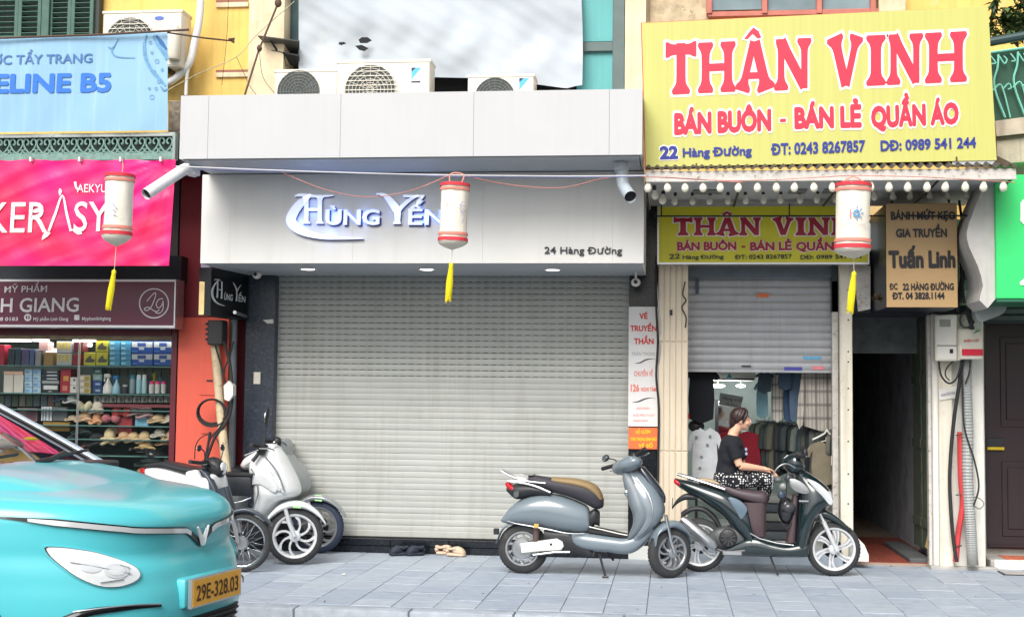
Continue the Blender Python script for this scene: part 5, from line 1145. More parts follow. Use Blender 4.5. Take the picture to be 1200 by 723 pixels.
for k in range(16):
    b_ = P(1160+random.random()*55, 52, 13.75+random.random()*.3); t_ = P(1148+random.random()*62, -15+random.random()*55, 13.5+random.random()*.5)
    mid = b_.lerp(t_, .5)+Vector((random.uniform(-.06, .06), 0, .08)); q = catmull([b_, mid, t_], 5); stems.tube(q, .006, 4)
    for p in q[2:]:
        for _ in range(5):
            d = Vector((random.uniform(-1, 1), random.uniform(-1, 1), random.uniform(-.8, .4))).normalized(); s_ = d.cross(Vector((0, 0, 1))).normalized(); l = random.uniform(.06, .12)
            (L1 if random.random() < .65 else L2).add([p, p+d*l*.5+s_*l*.24, p+d*l+Vector((0, 0, -l*.2)), p+d*l*.5-s_*l*.24], [(0, 1, 2, 3)])
part('stem', stems, flat('stem_brown', (70, 74, 48), .8), pt, kind='stuff'); part('leaves', L1, leafm[0], pt, smooth=0, kind='stuff'); part('leaves', L2, leafm[1], pt, smooth=0, kind='stuff')
# ---- shop interior
fx0, fx1 = cx1-.02, sp0+.02
shp = b22; FZ = .14
part('shop_floor', MB().box(fx0-.6, fx1+.02, 14.62, 18.2, -.02, FZ), tile_white, b22)
part('threshold', MB().box(fx0+.02, fx1, 14.5, 14.618, -.02, FZ+.004, .006), flat('threshold_pale', (178, 190, 202), .4, var=.1), b22)
iw = M('shop_wall_interior', srgb(150, 162, 158), .8, var=.1)
part('shop_wall', MB().box(fx0-.7, fx0-.6, 14.9, 18.2, 0, 3.2), iw, b22); part('shop_wall', MB().box(sp1-.05, sp1-.03, 14.8, 18.2, 0, 3.2), iw, b22); part('shop_wall', MB().box(fx0-.7, sp1-.05, 18.2, 18.3, 0, 3.2), iw, b22)
part('shop_ceiling', MB().box(fx0-.7, fx1+.04, 14.9, 18.3, 2.95, 3.0), iw, b22)
part('shop_wall', MB().box(fx0-.6, fx0-.05, 14.96, 15.0, 0, 3.2), iw, b22)
for i, (x, y, Y) in enumerate(((841, 452, 16.5), (868, 452, 17.3), (916, 452, 17.5))):
    c = P(x, y, Y); t = thing('ceiling_light', ('bright round ceiling light above the black shirt in the clothes shop', 'small ceiling light deeper in the clothes shop, middle one', 'small ceiling light deeper in the clothes shop, right one')[i], 'light', c, group='lights inside the clothes shop')
    part('lens', MB().ell(c, (.09 if i == 0 else .06, .09, .02)), lampglow, t); part('stem', MB().tube([c+Vector((0, 0, .02)), (c.x, c.y, 2.95)], .006), plastic_w, t)
    if i < 2:
        l = bpy.data.lights.new('shop_lamp', 'POINT'); l.energy = 13; l.shadow_soft_size = .15; lo = bpy.data.objects.new('shop_lamp', l); COL.objects.link(lo); lo.parent = t; lo.location = (0, 0, -.1)
ia = thing('indoor_unit', 'white wall mounted air conditioner inside the clothes shop', 'air conditioner', P(868, 444, 16.4)); part('casing', box_at(832, 429, 886, 446, 16.4, .25, .03), plastic_w, ia)
m = MB(); poly_px(m, [(851, 443), (855, 437), (858, 443)], 16.39, 0); part('mark', m, flat('mark_teal', (60, 170, 190)), ia, smooth=0)
part('vent', box_at(834, 443.5, 884, 445, 16.39, .01), dark_metal, ia)
pb = thing('paper_sign', 'handwritten paper sign hanging above the woman', 'sign', P(860, 472, 16.0)); part('paper', ext(MB(), [(844, 460), (871, 465), (868, 478), (842, 474)], 15.9, .004), flat('paper_grey', (170, 176, 174), .8), pb)
m = MB(); text_px(m, 'Hàng mới', 847, 468, 869, 471, 4, 15.9, 0, .005); text_px(m, 'về shop', 850, 474, 864, 476.5, 3, 15.9, 0, .005); part('lettering', m, ink, pb, smooth=0)
mr_ = thing('mirror', 'tall mirror with dark edge at the back of the clothes shop', 'mirror', P(842, 520, 17.2)); part('frame', box_at(838, 468, 842, 560, 17.15, .04), black_pl, mr_); part('glass', box_at(842, 470, 868, 560, 17.2, .02), M('mirror_glass', (.5, .55, .55), .05, metal=1, var=0), mr_)
# garments
def cloth_mat(rgb, pat=None):
    k = 'garment_%02x%02x%02x%s' % (*rgb, pat or '')
    if k in MATS: return MATS[k]
    m = M(k, srgb(*rgb), .9, var=.15, scale=8, bump=.5, bscale=18)
    if pat:
        N, L = m.node_tree.nodes, m.node_tree.links; b = N['Principled BSDF']; src = b.inputs['Base Color'].links[0].from_socket
        tc = N.new('ShaderNodeTexCoord'); prev = src
        if pat == 'plaid':
            for sc, d in ((16, 'X'), (13, 'Z'), (45, 'X')):
                w = N.new('ShaderNodeTexWave'); w.bands_direction = d; w.inputs['Scale'].default_value = sc/6; L.new(tc.outputs['Object'], w.inputs[0])
                r = N.new('ShaderNodeMapRange'); r.inputs[1].default_value = .82; r.inputs[2].default_value = .95; r.inputs[4].default_value = .6; L.new(w.outputs['Fac'], r.inputs[0])
                x = N.new('ShaderNodeMix'); x.data_type = 'RGBA'; L.new(r.outputs[0], x.inputs[0]); L.new(prev, x.inputs[6]); x.inputs[7].default_value = (*srgb(90, 88, 90), 1); prev = x.outputs[2]
        if pat == 'dots':
            v = N.new('ShaderNodeTexVoronoi'); v.inputs['Scale'].default_value = 42; v.inputs['Randomness'].default_value = .5; L.new(tc.outputs['Object'], v.inputs['Vector'])
            r = N.new('ShaderNodeMapRange'); r.inputs[1].default_value = .38; r.inputs[2].default_value = .30; L.new(v.outputs['Distance'], r.inputs[0])
            x = N.new('ShaderNodeMix'); x.data_type = 'RGBA'; L.new(r.outputs[0], x.inputs[0]); L.new(prev, x.inputs[6]); x.inputs[7].default_value = (.75, .75, .75, 1); prev = x.outputs[2]
        L.new(prev, b.inputs['Base Color'])
    return m
def shirt(lab, cx, yt, w, h, Y, rgb, pat=None, sleeve=.32, nm='shirt', collar=None, hanger=True, cat='shirt', group='clothes hanging in the shop', taper=1.0, skirt=False):
    sh_ = w*.5; sl = h*sleeve
    o = [(-.16*w, 0), (-.34*w, .05*h), (-.5*w, .12*h), (-.62*w, sl+.04*h), (-.47*w, sl+.08*h), (-.40*w, .26*h), (-.40*w*taper, h), (.40*w*taper, h), (.40*w, .26*h), (.47*w, sl+.08*h), (.62*w, sl+.04*h), (.5*w, .12*h), (.34*w, .05*h), (.16*w, 0), (0, .06*h)]
    if skirt: o = [(-.3*w, 0), (-.36*w, .3*h), (-.45*w, h), (.45*w, h), (.36*w, .3*h), (.3*w, 0)]
    t = thing(nm, lab, cat, P(cx, yt+h, Y), group=group)
    # grid clipped to the outline, rippled in depth
    s_ = Y/FPX; c = P(cx, yt, Y); mb_ = MB()
    mb_.pill([(c.x+x*s_, c.z-y*s_) for x, y in o], lambda x, z: .018+.008*math.sin(x*60+z*9), Y, .01, sm=2)
    for v in mb_.v: v.y += .02*math.sin(v.x*34+math.sin(v.z*7)*1.5)*min(1, (c.z-v.z)*3)
    part('cloth', mb_, cloth_mat(rgb, pat), t, smooth=60)
    if hanger: part('hanger', MB().tube([P(cx-w*.36, yt+h*.07, Y), P(cx, yt-h*.02, Y), P(cx+w*.36, yt+h*.07, Y)], .006, 5, sm=2).tube([P(cx, yt-1, Y), P(cx, yt-h*.07-2, Y)], .004, 5), plastic_w, t)
    return t
shirt('black short sleeved shirt hanging at the left of the clothes shop doorway', 822, 428, 34, 62, 14.95, (18, 20, 28), sleeve=.2)
tw_ = shirt('white printed T-shirt on a black mannequin at the left of the doorway', 826, 501, 34, 68, 15.0, (196, 200, 204), hanger=False)
for x, y in ((832, 511), (829, 521), (822, 535), (816, 512), (820, 548)): part('print_motif', MB().box(P(x-1.5, y, 14.96).x, P(x+1.5, y, 14.96).x, 14.955, 14.966, P(x, y+1.2, 14.96).z, P(x, y-1.2, 14.96).z), flat('motif', (120, 124, 130)), tw_)
mq = thing('mannequin', 'black mannequin head and stand inside the white printed T-shirt', 'mannequin', P(815, 640, 15.08)); part('neck_block', MB().ell(P(816, 499, 15.05), (.09, .08, .07)), black_pl, mq); part('stand', MB().tube([P(816, 505, 15.08), P(816, 640, 15.08)], .015), black_pl, mq)
shirt('crimson T-shirt on a white hanger behind the woman', 866, 505, 56, 52, 15.6, (120, 16, 34), sleeve=.35); 
for i, a in enumerate((('dark camouflage shirt hanging high at the back of the shop', 896, 436, 18, 22, 15.3, (60, 74, 86)), ('pale teal trousers hanging high beside the plaid shirt', 893, 446, 15, 40, 15.4, (104, 140, 150)), ('pale plaid shirt hanging high between jeans', 911, 433, 16, 56, 15.35, (186, 182, 172), 'plaid'),
            ('blue jeans hanging high in the middle of the doorway', 924, 440, 13, 50, 15.3, (56, 78, 108)), ('faded denim shirt hanging high in the doorway', 934, 434, 20, 56, 15.2, (84, 104, 126)), ('dark denim shirt hanging high in the doorway', 920, 433, 18, 22, 15.15, (62, 80, 98)))):
    shirt(*a[:7], pat=a[7] if len(a) > 7 else None, sleeve=.2)
shirt('large grey and cream plaid shirt at the top right of the doorway', 963, 432, 46, 66, 15.0, (176, 170, 160), 'plaid', sleeve=.9, taper=1.1)
shirt('khaki short sleeved shirt with a white tag at the right of the doorway', 968, 517, 38, 46, 14.92, (122, 114, 96)); shirt('grey skirt hanging below the khaki shirt', 972, 566, 24, 50, 15.0, (92, 94, 92), skirt=True, nm='skirt', cat='skirt', hanger=False)
tgp = thing('price_tag', 'white price tag hanging on the khaki shirt', 'tag', P(976, 545, 14.88)); part('card', box_at(974, 533, 978.5, 545, 14.87, .003), whp, tgp)
rk = thing('clothes_rack', 'metal rail holding the row of jackets and trousers in the shop', 'rack', P(920, 490, 15.3)); part('rail', MB().tube([P(886, 493, 15.9), P(985, 498, 15.0)], .014), silver, rk); part('leg', MB().tube([P(984, 498, 15.02), P(984, 640, 15.02)], .014), silver, rk)
cols = [(70, 78, 70), (96, 98, 84), (44, 54, 52), (60, 66, 64), (84, 84, 72), (40, 46, 50), (28, 34, 40), (50, 60, 60), (36, 40, 44), (92, 100, 96), (48, 62, 70), (70, 72, 64), (32, 38, 44), (80, 86, 84), (58, 60, 56), (44, 50, 50), (104, 104, 92), (38, 44, 48)]
nm_ = ['olive', 'khaki', 'dark green', 'grey green', 'light khaki', 'charcoal', 'black', 'slate green', 'dark grey', 'pale grey green', 'blue grey', 'moss', 'navy black', 'pale slate', 'brown grey', 'dark slate', 'stone', 'blue black']
for i, c in enumerate(cols):
    u = i/(len(cols)-1); x = 890+92*u; Y = 15.85-.8*u; yt = 495+6*u; hh = 52+random.uniform(-6, 10)
    t = thing('hanging_garment', '%s garment seen edge on along the clothes rack, %s from the left' % (nm_[i], ORDN[i]), 'garment', P(x, yt+hh, Y), group='garments on the clothes rack')
    s_ = Y/FPX; m = MB(); c0 = P(x, yt, Y); w = .20; th_ = .034
    prof = []
    mm = MB().pill([(-w*.3, 0), (-w, -.05), (-w*1.15, -.28), (-w*.9, -.3), (-w*.85, -hh*s_), (w*.85, -hh*s_), (w*.9, -.3), (w*1.15, -.28), (w, -.05), (w*.3, 0)], th_, 0, .02, sm=2)
    for v in mm.v: v.y += .012*math.sin(v.x*30+i)
    part('cloth', mm.tr(Matrix.Translation(c0) @ Matrix.Rotation(R_(62+random.uniform(-8, 8)), 4, 'Z')), cloth_mat(c), t, smooth=60)
    part('hanger', MB().tube([c0+Vector((0, 0, -.01)), c0+Vector((0, 0, .05)), c0+Vector((.02, 0, .07))], .004, 5), plastic_w if i % 3 == 0 else black_pl, t)
hgr = thing('hanger', 'empty white plastic hanger above the khaki shirt', 'hanger', P(969, 510, 14.88)); part('bar', MB().tube([P(952, 515, 14.88), P(966, 508, 14.88), P(969, 503, 14.88), P(972, 508, 14.88), P(986, 513, 14.88)], .010, 6, sm=2), plastic_w, hgr)
shf = thing('stock_pile', 'pile of folded dark clothes on the shop floor behind the rack', 'clothes', P(925, 600, 15.4), group=None); 
for i in range(5): part('folded_garment', MB().box(P(885, 590, 15.6).x, P(975, 590, 15.6).x, 15.5+.01*i, 16.0, FZ+.005+i*.1, FZ+.1+i*.1, .03), cloth_mat([(60, 66, 70), (40, 44, 50), (84, 88, 84), (50, 56, 66), (110, 112, 108)][i]), shf)
rs = thing('wall_sticker', 'small red label beside the mannequin head', 'label', P(812, 488, 14.95)); part('label', box_at(806, 484, 818, 491, 14.93, .01), flat('label_red2', (206, 60, 60)), rs)

FONT[0] = None
# ================================================================ MOTORBIKES
class Tr:
    """reads the photo's pixels on the upright plane through a bike (heading h about Z)"""
    def __init__(s, x0, y0, sc, O, h=0): s.a = (x0, y0, sc); s.O = Vector(O); s.h = h; s.d = Vector((math.cos(h), math.sin(h), 0)); s.n = Vector((-math.sin(h), math.cos(h), 0))
    def __call__(s, cx, cy):
        p = PP(s.a[0]+cx/s.a[2], s.a[1]+cy/s.a[2], s.O, s.n); return ((p-s.O).dot(s.d), p.z)
def dens(rows, n=4):
    out = []
    K = len(rows); m = len(rows[0])
    for i in range(K-1):
        g = lambda k: rows[max(0, min(K-1, k))]
        a, b, c, d = g(i-1), g(i), g(i+1), g(i+2)
        for j in range(n):
            t = j/n; out.append(tuple(.5*((2*b[q])+(c[q]-a[q])*t+(2*a[q]-5*b[q]+4*c[q]-d[q])*t*t+(3*b[q]-a[q]-3*c[q]+d[q])*t**3) for q in range(m)))
    out.append(rows[-1]); return out
def rings(mb, R, n, cap=True):
    K = len(R); V = [p for r in R for p in r]
    F = [(i*n+k, i*n+(k+1) % n, (i+1)*n+(k+1) % n, (i+1)*n+k) for i in range(K-1) for k in range(n)]
    if cap: F += [tuple(range(n))[::-1], tuple(range((K-1)*n, K*n))]
    return mb.add(V, F)
def xloft(rows, n=20, sm=4, yc=0, mb=None, e=2.4):
    """rows (x, ztop, zbot, half width): rings standing across x"""
    R = []
    for x, zt_, zb_, hy in dens([tuple(r[:4]) for r in rows], sm):
        zc, hz = (zt_+zb_)/2, abs(zt_-zb_)/2; hy = max(hy, .002)
        R.append([Vector((x, yc+hy*math.copysign(abs(math.cos(a))**(2/e), math.cos(a)), zc+hz*math.copysign(abs(math.sin(a))**(2/e), math.sin(a)))) for a in [2*math.pi*k/n for k in range(n)]])
    return rings(mb or MB(), R, n)
def vloft(rows, n=20, sm=4, yc=0, mb=None, e=2.4):
    """rows (z, xback, xfront, half width): rings lying flat"""
    R = []
    for z, xa, xb, hy in dens([tuple(r[:4]) for r in rows], sm):
        xc, hx = (xa+xb)/2, abs(xb-xa)/2; hy = max(hy, .002)
        R.append([Vector((xc+hx*math.copysign(abs(math.cos(a))**(2/e), math.cos(a)), yc+hy*math.copysign(abs(math.sin(a))**(2/e), math.sin(a)), z)) for a in [2*math.pi*k/n for k in range(n)]])
    return rings(mb or MB(), R, n)
def XR(T, rows): return [(T(cx, (a+b)/2)[0], T(cx, a)[1], T(cx, b)[1], w) for cx, a, b, w in rows]
def VR(T, rows): return [(T((a+b)/2, cy)[1], T(a, cy)[0], T(b, cy)[0], w) for cy, a, b, w in rows]
chrome = M('chrome', srgb(205, 208, 210), .14, metal=1, var=.03); alloy = M('alloy', srgb(176, 178, 180), .32, metal=.85, var=.08, spots=.2, spot_col=srgb(110, 90, 75), sscale=30)
tyre_m = M('tyre', (.035, .036, .038), .8, var=.25, scale=14, bump=.4, bscale=90, spots=.3, spot_col=(.10, .095, .085), sscale=9); tyre_blue = M('tyre_bluish', srgb(44, 54, 74), .7, var=.2, bump=.3, bscale=80)
eng = M('engine_grey', srgb(88, 90, 92), .5, metal=.5, var=.2, spots=.4, spot_col=srgb(46, 42, 40), sscale=20)
rim_white = M('rim_white', srgb(206, 208, 210), .35, metal=.3, var=.06)
red_lens = M('red_lens', srgb(190, 24, 36), .15, var=0, coat=.5); clear_lens = M('clear_lens', srgb(214, 218, 220), .08, metal=.25, var=.05, coat=1); mirror_m = M('mirror_face', srgb(190, 196, 200), .04, metal=1, var=0)
def wheel(t, c, r, tw, rim_r, style, steer=0, rimmat=None, tm=None, y=0, hubr=.05, disc=True):
    m = Matrix.Translation((c[0], y, c[1])) @ Matrix.Rotation(steer, 4, 'Z')
    rm = rimmat or alloy
    h = tw/2
    hub = part('wheel', MB().lathe([(.016, -h*1.5), (hubr, -h*1.2), (hubr, h*1.2), (.016, h*1.5)], 16, axis='Y').tr(m), rm, t, local=True)
    pr = []
    for k in range(13):
        a = math.pi*k/12; pr.append((rim_r+(r-rim_r)*math.sin(a)**.75, -h*math.cos(a)*(1 if k in (0, 12) else 1.02)))
    ty = MB().lathe(pr, 44, axis='Y', cap=False); n0 = 44; K = 13
    ty.add([], [])
    ty.f += [((K-1)*n0+k, (K-1)*n0+(k+1) % n0, (k+1) % n0, k) for k in range(n0)]
    tp = part('tyre', ty.tr(m), tm or tyre_m, hub, local=True)
    gr_ = MB()
    for k in range(44):                                   # tread blocks
        a = 2*math.pi*k/44
        for s in (-1, 1):
            b_ = MB().box(-.010, .010, s*h*.08, s*h*.36, r-.004, r+.0006); b_.tr(m @ Matrix.Rotation(a, 4, 'Y') @ Matrix.Rotation(s*.35, 4, 'Z')); gr_.add(b_.v, b_.f)
    part('tread', gr_, tm or tyre_m, hub, local=True, smooth=0, kind='stuff')
    part('rim', MB().lathe([(rim_r+.010, -h*.90), (rim_r+.010, -h*1.04), (rim_r-.006, -h*1.04), (rim_r-.012, -h*.9), (rim_r-.016, -h*.5), (rim_r-.02, 0), (rim_r-.016, h*.5), (rim_r-.012, h*.9), (rim_r-.006, h*1.04), (rim_r+.010, h*1.04), (rim_r+.010, h*.9)], 40, axis='Y', cap=False).tr(m), rm, hub, local=True, smooth=50)
    s_ = MB(); L = rim_r-.012
    if style == 'wire':
        for k in range(36):
            a = 2*math.pi*k/36; b_ = a+(.45 if k % 2 else -.45); yy = h*.9*(1 if k % 4 < 2 else -1)
            s_.tube([(hubr*math.cos(a), yy, hubr*math.sin(a)), (L*math.cos(b_), 0, L*math.sin(b_))], .0018, 4)
    else:
        n, curve, wd = {'six': (6, .25, .022), 'eight': (8, .55, .013), 'ten': (10, -.35, .012), 'hub': (10, .1, .012), 'three': (3, .3, .03)}[style]
        for k in range(n):
            a = 2*math.pi*k/n+.2; P_ = []
            for j in range(6):
                u = j/5; rr = hubr*.6+(L-hubr*.6)*u; aa = a+curve*u*u; P_.append((rr*math.cos(aa), -h*.18, rr*math.sin(aa)))
            w0 = [wd*(1-.35*math.sin(math.pi*j/5)) for j in range(6)]
            lft, rgt = [], []
            for j, p in enumerate(P_):
                q = Vector(P_[min(5, j+1)])-Vector(P_[max(0, j-1)]); nn = Vector((-q.z, 0, q.x)).normalized()*w0[j]; lft.append(Vector(p)+nn); rgt.append(Vector(p)-nn)
            V = []
            for yy in (-h*.62, h*.2): V += [v+Vector((0, yy, 0)) for v in lft+rgt[::-1]]
            F = [(j, j+1, 10-j, 11-j) for j in range(5)]+[(12+j, 12+11-j, 12+10-j, 12+j+1) for j in range(5)]+[(j, j+12, (j+1) % 12+12, (j+1) % 12) for j in range(12)]
            if style == 'six':
                for off in (-.06, .06):
                    R2 = Matrix.Rotation(off, 4, 'Y'); s_.add([R2 @ v for v in V], F)
            else: s_.add(V, F)
    part('spokes', s_.tr(m), rm, hub, local=True, smooth=30)
    if style == 'hub': part('hub_motor', MB().lathe([(.03, -h*1.55), (.05, -h*1.5), (.052, -h*1.3), (.09, -h*1.25), (.105, -h*1.0), (.105, h), (.05, h*1.2)], 28, axis='Y').tr(m), alloy, hub, local=True)
    if disc: part('brake_disc', MB().lathe([(.045, h*.95), (.095, h*.95), (.095, h*1.02), (.045, h*1.02)], 28, axis='Y', cap=False).tr(m), dark_metal, hub, local=True)
    return hub
def lever_set(t, base, ang, span=.34, rise=.03):
    """handlebar through base (x, z), turned by ang; grips, levers, mirrors"""
    m = Matrix.Translation((base[0], 0, base[1])) @ Matrix.Rotation(ang, 4, Vector((-.45, 0, .89)))      # turned about the raked steering axis
    hb = part('handlebar', MB().tube([(0, -span*.35, rise), (0, span*.35, rise)], .014, 8).tube([(-.0, s*span*.35, rise) if k == 0 else (-.05, s*span*.98, rise+.005) for s in (1,) for k in (0, 1)], .011, 8).tube([(0, -span*.35, rise), (-.05, -span*.98, rise+.005)], .011, 8).tr(m), black_pl, t, local=True)
    for s in (-1, 1):
        part('grip', MB().tube([(-.022, s*span*.55, rise), (-.06, s*span*1.08, rise+.006)], .019, 10).tr(m), black_rub, hb, local=True)
        part('switch_pod', MB().box(-.045, .015, s*span*.38-.03, s*span*.38+.03, rise-.03, rise+.03, .01).tr(m), black_pl, hb, local=True)
        part('brake_cable', MB().tube([(.0, s*span*.38, rise), (.07, s*span*.30, rise-.02), (.06, s*.05, rise-.10), (.02, s*.03, rise-.22)], .004, 5, sm=4).tr(m), black_rub, hb, local=True)
        part('brake_lever', MB().tube([(.015, s*span*.42, rise-.005), (.035, s*span*.6, rise-.012), (.01, s*span*.98, rise-.02)], .006, 6, sm=3).tr(m), chrome, hb, local=True)
    return m, hb
def mirror(t, m, s, p0, p1, rad=(.05, .02, .035), rot=0):
    st_ = part('mirror', MB().ell(p1, (rad[1], rad[0], rad[2]), 14, 9, Matrix.Rotation(rot, 3, 'X')).tr(m), black_pl, t, local=True)
    part('mirror_stalk', MB().tube([p0, (p0[0]+.01, (p0[1]+p1[1])/2, p1[2]-.03), p1], .006, 6, sm=3).tr(m), black_pl, st_, local=True)
    part('mirror_glass', MB().ell((p1[0]-rad[1]*.55, p1[1], p1[2]), (rad[1]*.6, rad[0]*.86, rad[2]*.8), 14, 9, Matrix.Rotation(rot, 3, 'X')).tr(m), mirror_m, st_, local=True)

# ---------------------------------------------------------------- blue-grey electric scooter
O = Vector(G(612, 671.5)); T = Tr(560, 500, 3.242, O, R_(-2))
bl = M('blue_grey_paint', srgb(114, 126, 134), .26, var=.04, coat=.8, spots=.08, spot_col=srgb(110, 120, 125), sscale=6)
sc = thing('scooter', 'blue-grey electric scooter with tan seat standing before the closed shutter', 'scooter', O, R_(-2))
rwc = T(172, 467); fwc = (T(728, 484)[0], .243)
wheel(sc, (rwc[0], .243), .243, .11, .155, 'hub', rimmat=alloy)
ST = R_(38)
wheel(sc, fwc, .243, .10, .155, 'ten', steer=ST, rimmat=alloy)
part('rear_body', xloft(XR(T, [(88, 352, 358, .03), (100, 335, 364, .08), (125, 302, 368, .12), (160, 276, 371, .15), (210, 258, 376, .17), (265, 250, 385, .178), (330, 262, 398, .172), (385, 283, 402, .155), (418, 302, 400, .13), (427, 330, 396, .11)]), e=2.3), bl, sc, local=True, smooth=60)
part('side_trim', MB().tube([(T(a, b)[0], -w, T(a, b)[1]) for a, b, w in ((110, 352, .085), (150, 362, .13), (215, 372, .165), (290, 386, .172), (350, 398, .165), (410, 400, .13))], .006, 6, sm=3), alloy, sc, local=True)
part('floor_body', xloft(XR(T, [(348, 402, 412, .08), (372, 400, 448, .13), (420, 398, 467, .16), (500, 408, 474, .17), (560, 414, 481, .165), (600, 400, 472, .15), (640, 372, 440, .13), (668, 350, 400, .10)]), e=3), bl, sc, local=True, smooth=60)
part('floor_mat', xloft(XR(T, [(425, 376, 400, .12), (500, 392, 410, .135), (572, 408, 420, .125)]), e=5), black_rub, sc, local=True)
part('floor_edge', MB().tube([(T(a, b)[0], -.14, T(a, b)[1]) for a, b in ((428, 374), (480, 386), (540, 400), (572, 406))], .006, 6), plastic_w, sc, local=True)
part('leg_shield', vloft(VR(T, [(168, 552, 618, .06), (200, 557, 654, .11), (240, 568, 688, .16), (280, 582, 705, .19), (320, 596, 712, .2), (355, 600, 696, .195), (390, 590, 664, .18), (425, 572, 632, .15), (455, 560, 600, .12)]), e=2.3), bl, sc, local=True, smooth=60)
part('inner_panel', vloft(VR(T, [(172, 549, 584, .07), (204, 552, 612, .118), (256, 564, 648, .166), (298, 578, 658, .198), (332, 590, 660, .207), (366, 590, 642, .2), (398, 578, 618, .18), (420, 568, 592, .15)]), e=3.2), flat('grey_inner', (104, 113, 120), .35), sc, local=True, smooth=60)
part('shield_edge', MB().tube([(T(a, b)[0], -.17-w, T(a, b)[1]) for a, b, w in ((604, 190, -.06), (650, 250, .0), (668, 310, .026), (654, 366, .02), (610, 410, 0))], .007, 6, sm=4), alloy, sc, local=True)
part('sticker_residue', MB().box(T(222, 360)[0], T(240, 360)[0], -.176, -.168, T(230, 378)[1], T(230, 362)[1], .003), flat('sticker_ochre', (196, 166, 84), .7), sc, local=True)
part('front_mask', vloft(VR(T, [(150, 600, 632, .05), (185, 620, 662, .075), (225, 640, 694, .09), (262, 668, 713, .08), (288, 690, 712, .05)]), e=2.2), flat('dark_mask', (40, 48, 60), .15, coat=1), sc, local=True, smooth=60)
part('head_cover', MB().join(xloft([(-.11, .045, -.03, .10), (-.05, .075, -.065, .20), (.02, .080, -.075, .215), (.08, .045, -.06, .16), (.11, 0, -.03, .08)], e=2.2), Matrix.Translation((T(566, 148)[0], 0, T(566, 148)[1])) @ Matrix.Rotation(ST, 4, Vector((-.45, 0, .89))) @ Matrix.Rotation(-.3, 4, 'Y')), bl, sc, local=True, smooth=60)
m, hb = lever_set(sc, T(572, 138), ST+R_(6), span=.33)
mirror(sc, m, 1, (0, .16, .03), (-.05, .30, .13), (.06, .022, .034), .1)
part('dash_display', MB().box(-.04, .05, -.05, .05, .03, .055, .01).tr(m), black_pl, sc, local=True)
part('ornament', MB().ell(T(568, 248)[0:1]+(-.12,)+T(568, 248)[1:], (.022, .012, .03)), chrome, sc, local=True)
part('seat', xloft(XR(T, [(195, 178, 215, .07), (240, 186, 232, .10), (290, 193, 250, .12), (350, 200, 266, .135), (410, 208, 292, .135), (450, 226, 312, .12), (474, 262, 306, .08), (478, 285, 295, .03)]), e=2.6), flat('seat_dark', (52, 50, 58), .6), sc, local=True, smooth=60)
sm_ = MB().join(xloft(XR(T, [(284, 190, 210, .10), (320, 192, 216, .125), (370, 196, 225, .138), (420, 207, 240, .138), (452, 224, 265, .122), (470, 250, 292, .09), (478, 275, 300, .05)]), e=2.8)); part('seat_cover', sm_, M('tan_leather', srgb(142, 120, 84), .55, var=.1, scale=5), sc, local=True, smooth=60)
part('seat_post', xloft(XR(T, [(425, 320, 400, .08), (445, 310, 372, .08), (462, 320, 378, .06)]), e=3), black_pl, sc, local=True)
rk_ = MB()
for s in (-1, 1): rk_.tube([(T(a, b)[0], s*w, T(a, b)[1]) for a, b, w in ((262, 212, .10), (190, 204, .09), (130, 186, .08), (92, 167, .05))], .010, 8, sm=3).tube([(T(a, b)[0], s*w, T(a, b)[1]) for a, b, w in ((282, 246, .135), (230, 224, .13), (180, 212, .10), (120, 205, .08))], .012, 8, sm=3)
rk_.tube([(T(92, 167)[0], -.05, T(92, 167)[1]), (T(92, 167)[0], .05, T(92, 167)[1])], .010, 8); rk_.box(T(180, 180)[0], T(215, 180)[0], -.09, .09, T(190, 182)[1], T(190, 178)[1])
part('rear_rack', rk_, alloy, sc, local=True)
part('indicator', MB().lathe([(.028, -.02), (.032, 0), (.02, .02)], 14, (T(153, 252)[0], -.11, T(153, 252)[1]), 'Y'), chrome, sc, local=True)
part('tail_light', xloft(XR(T, [(106, 212, 218, .05), (118, 206, 238, .08), (138, 222, 246, .09)]), e=2.5), red_lens, sc, local=True)
part('tail_piece', xloft(XR(T, [(112, 225, 245, .06), (150, 215, 275, .10), (210, 215, 262, .12), (280, 235, 262, .13)]), e=2.5), black_pl, sc, local=True)
part('rear_fender', xloft(XR(T, [(72, 436, 442, .07), (90, 388, 400, .075), (115, 366, 376, .08), (150, 358, 368, .08)]), e=4), flat('grey_fender', (120, 130, 140), .4), sc, local=True)
part('plate_bracket', MB().box(T(72, 400)[0]-.03, T(80, 400)[0], -.02, .02, T(78, 408)[1], T(78, 385)[1], .004), black_pl, sc, local=True)
part('motor_arm', MB().pill([T(a, b) for a, b in ((168, 438), (240, 428), (305, 419), (326, 430), (332, 448), (322, 463), (240, 468), (172, 474))], .022, -.105, .012), plastic_w, sc, local=True)
part('arm_bolt', MB().lathe([(.012, -.134), (.006, -.136)], 10, (T(284, 440)[0], 0, T(284, 440)[1]), 'Y'), dark_metal, sc, local=True)
part('shock_absorber', MB().tube([(T(225, 430)[0], -.10, T(225, 430)[1]), (T(228, 380)[0], -.10, T(228, 380)[1])], [.03, .034], 12), flat('shock_brown', (96, 80, 78), .5, metal=.3), sc, local=True)
part('battery_case', xloft(XR(T, [(255, 388, 430, .10), (300, 392, 470, .11), (355, 398, 480, .12), (430, 460, 492, .12), (440, 470, 488, .10)]), e=4), black_pl, sc, local=True)
part('frame_tube', MB().tube([(T(215, 482)[0], -.1, T(215, 482)[1]), (T(300, 470)[0], -.12, T(300, 470)[1]), (T(355, 470)[0], -.12, T(355, 470)[1])], .012, 8), alloy, sc, local=True)
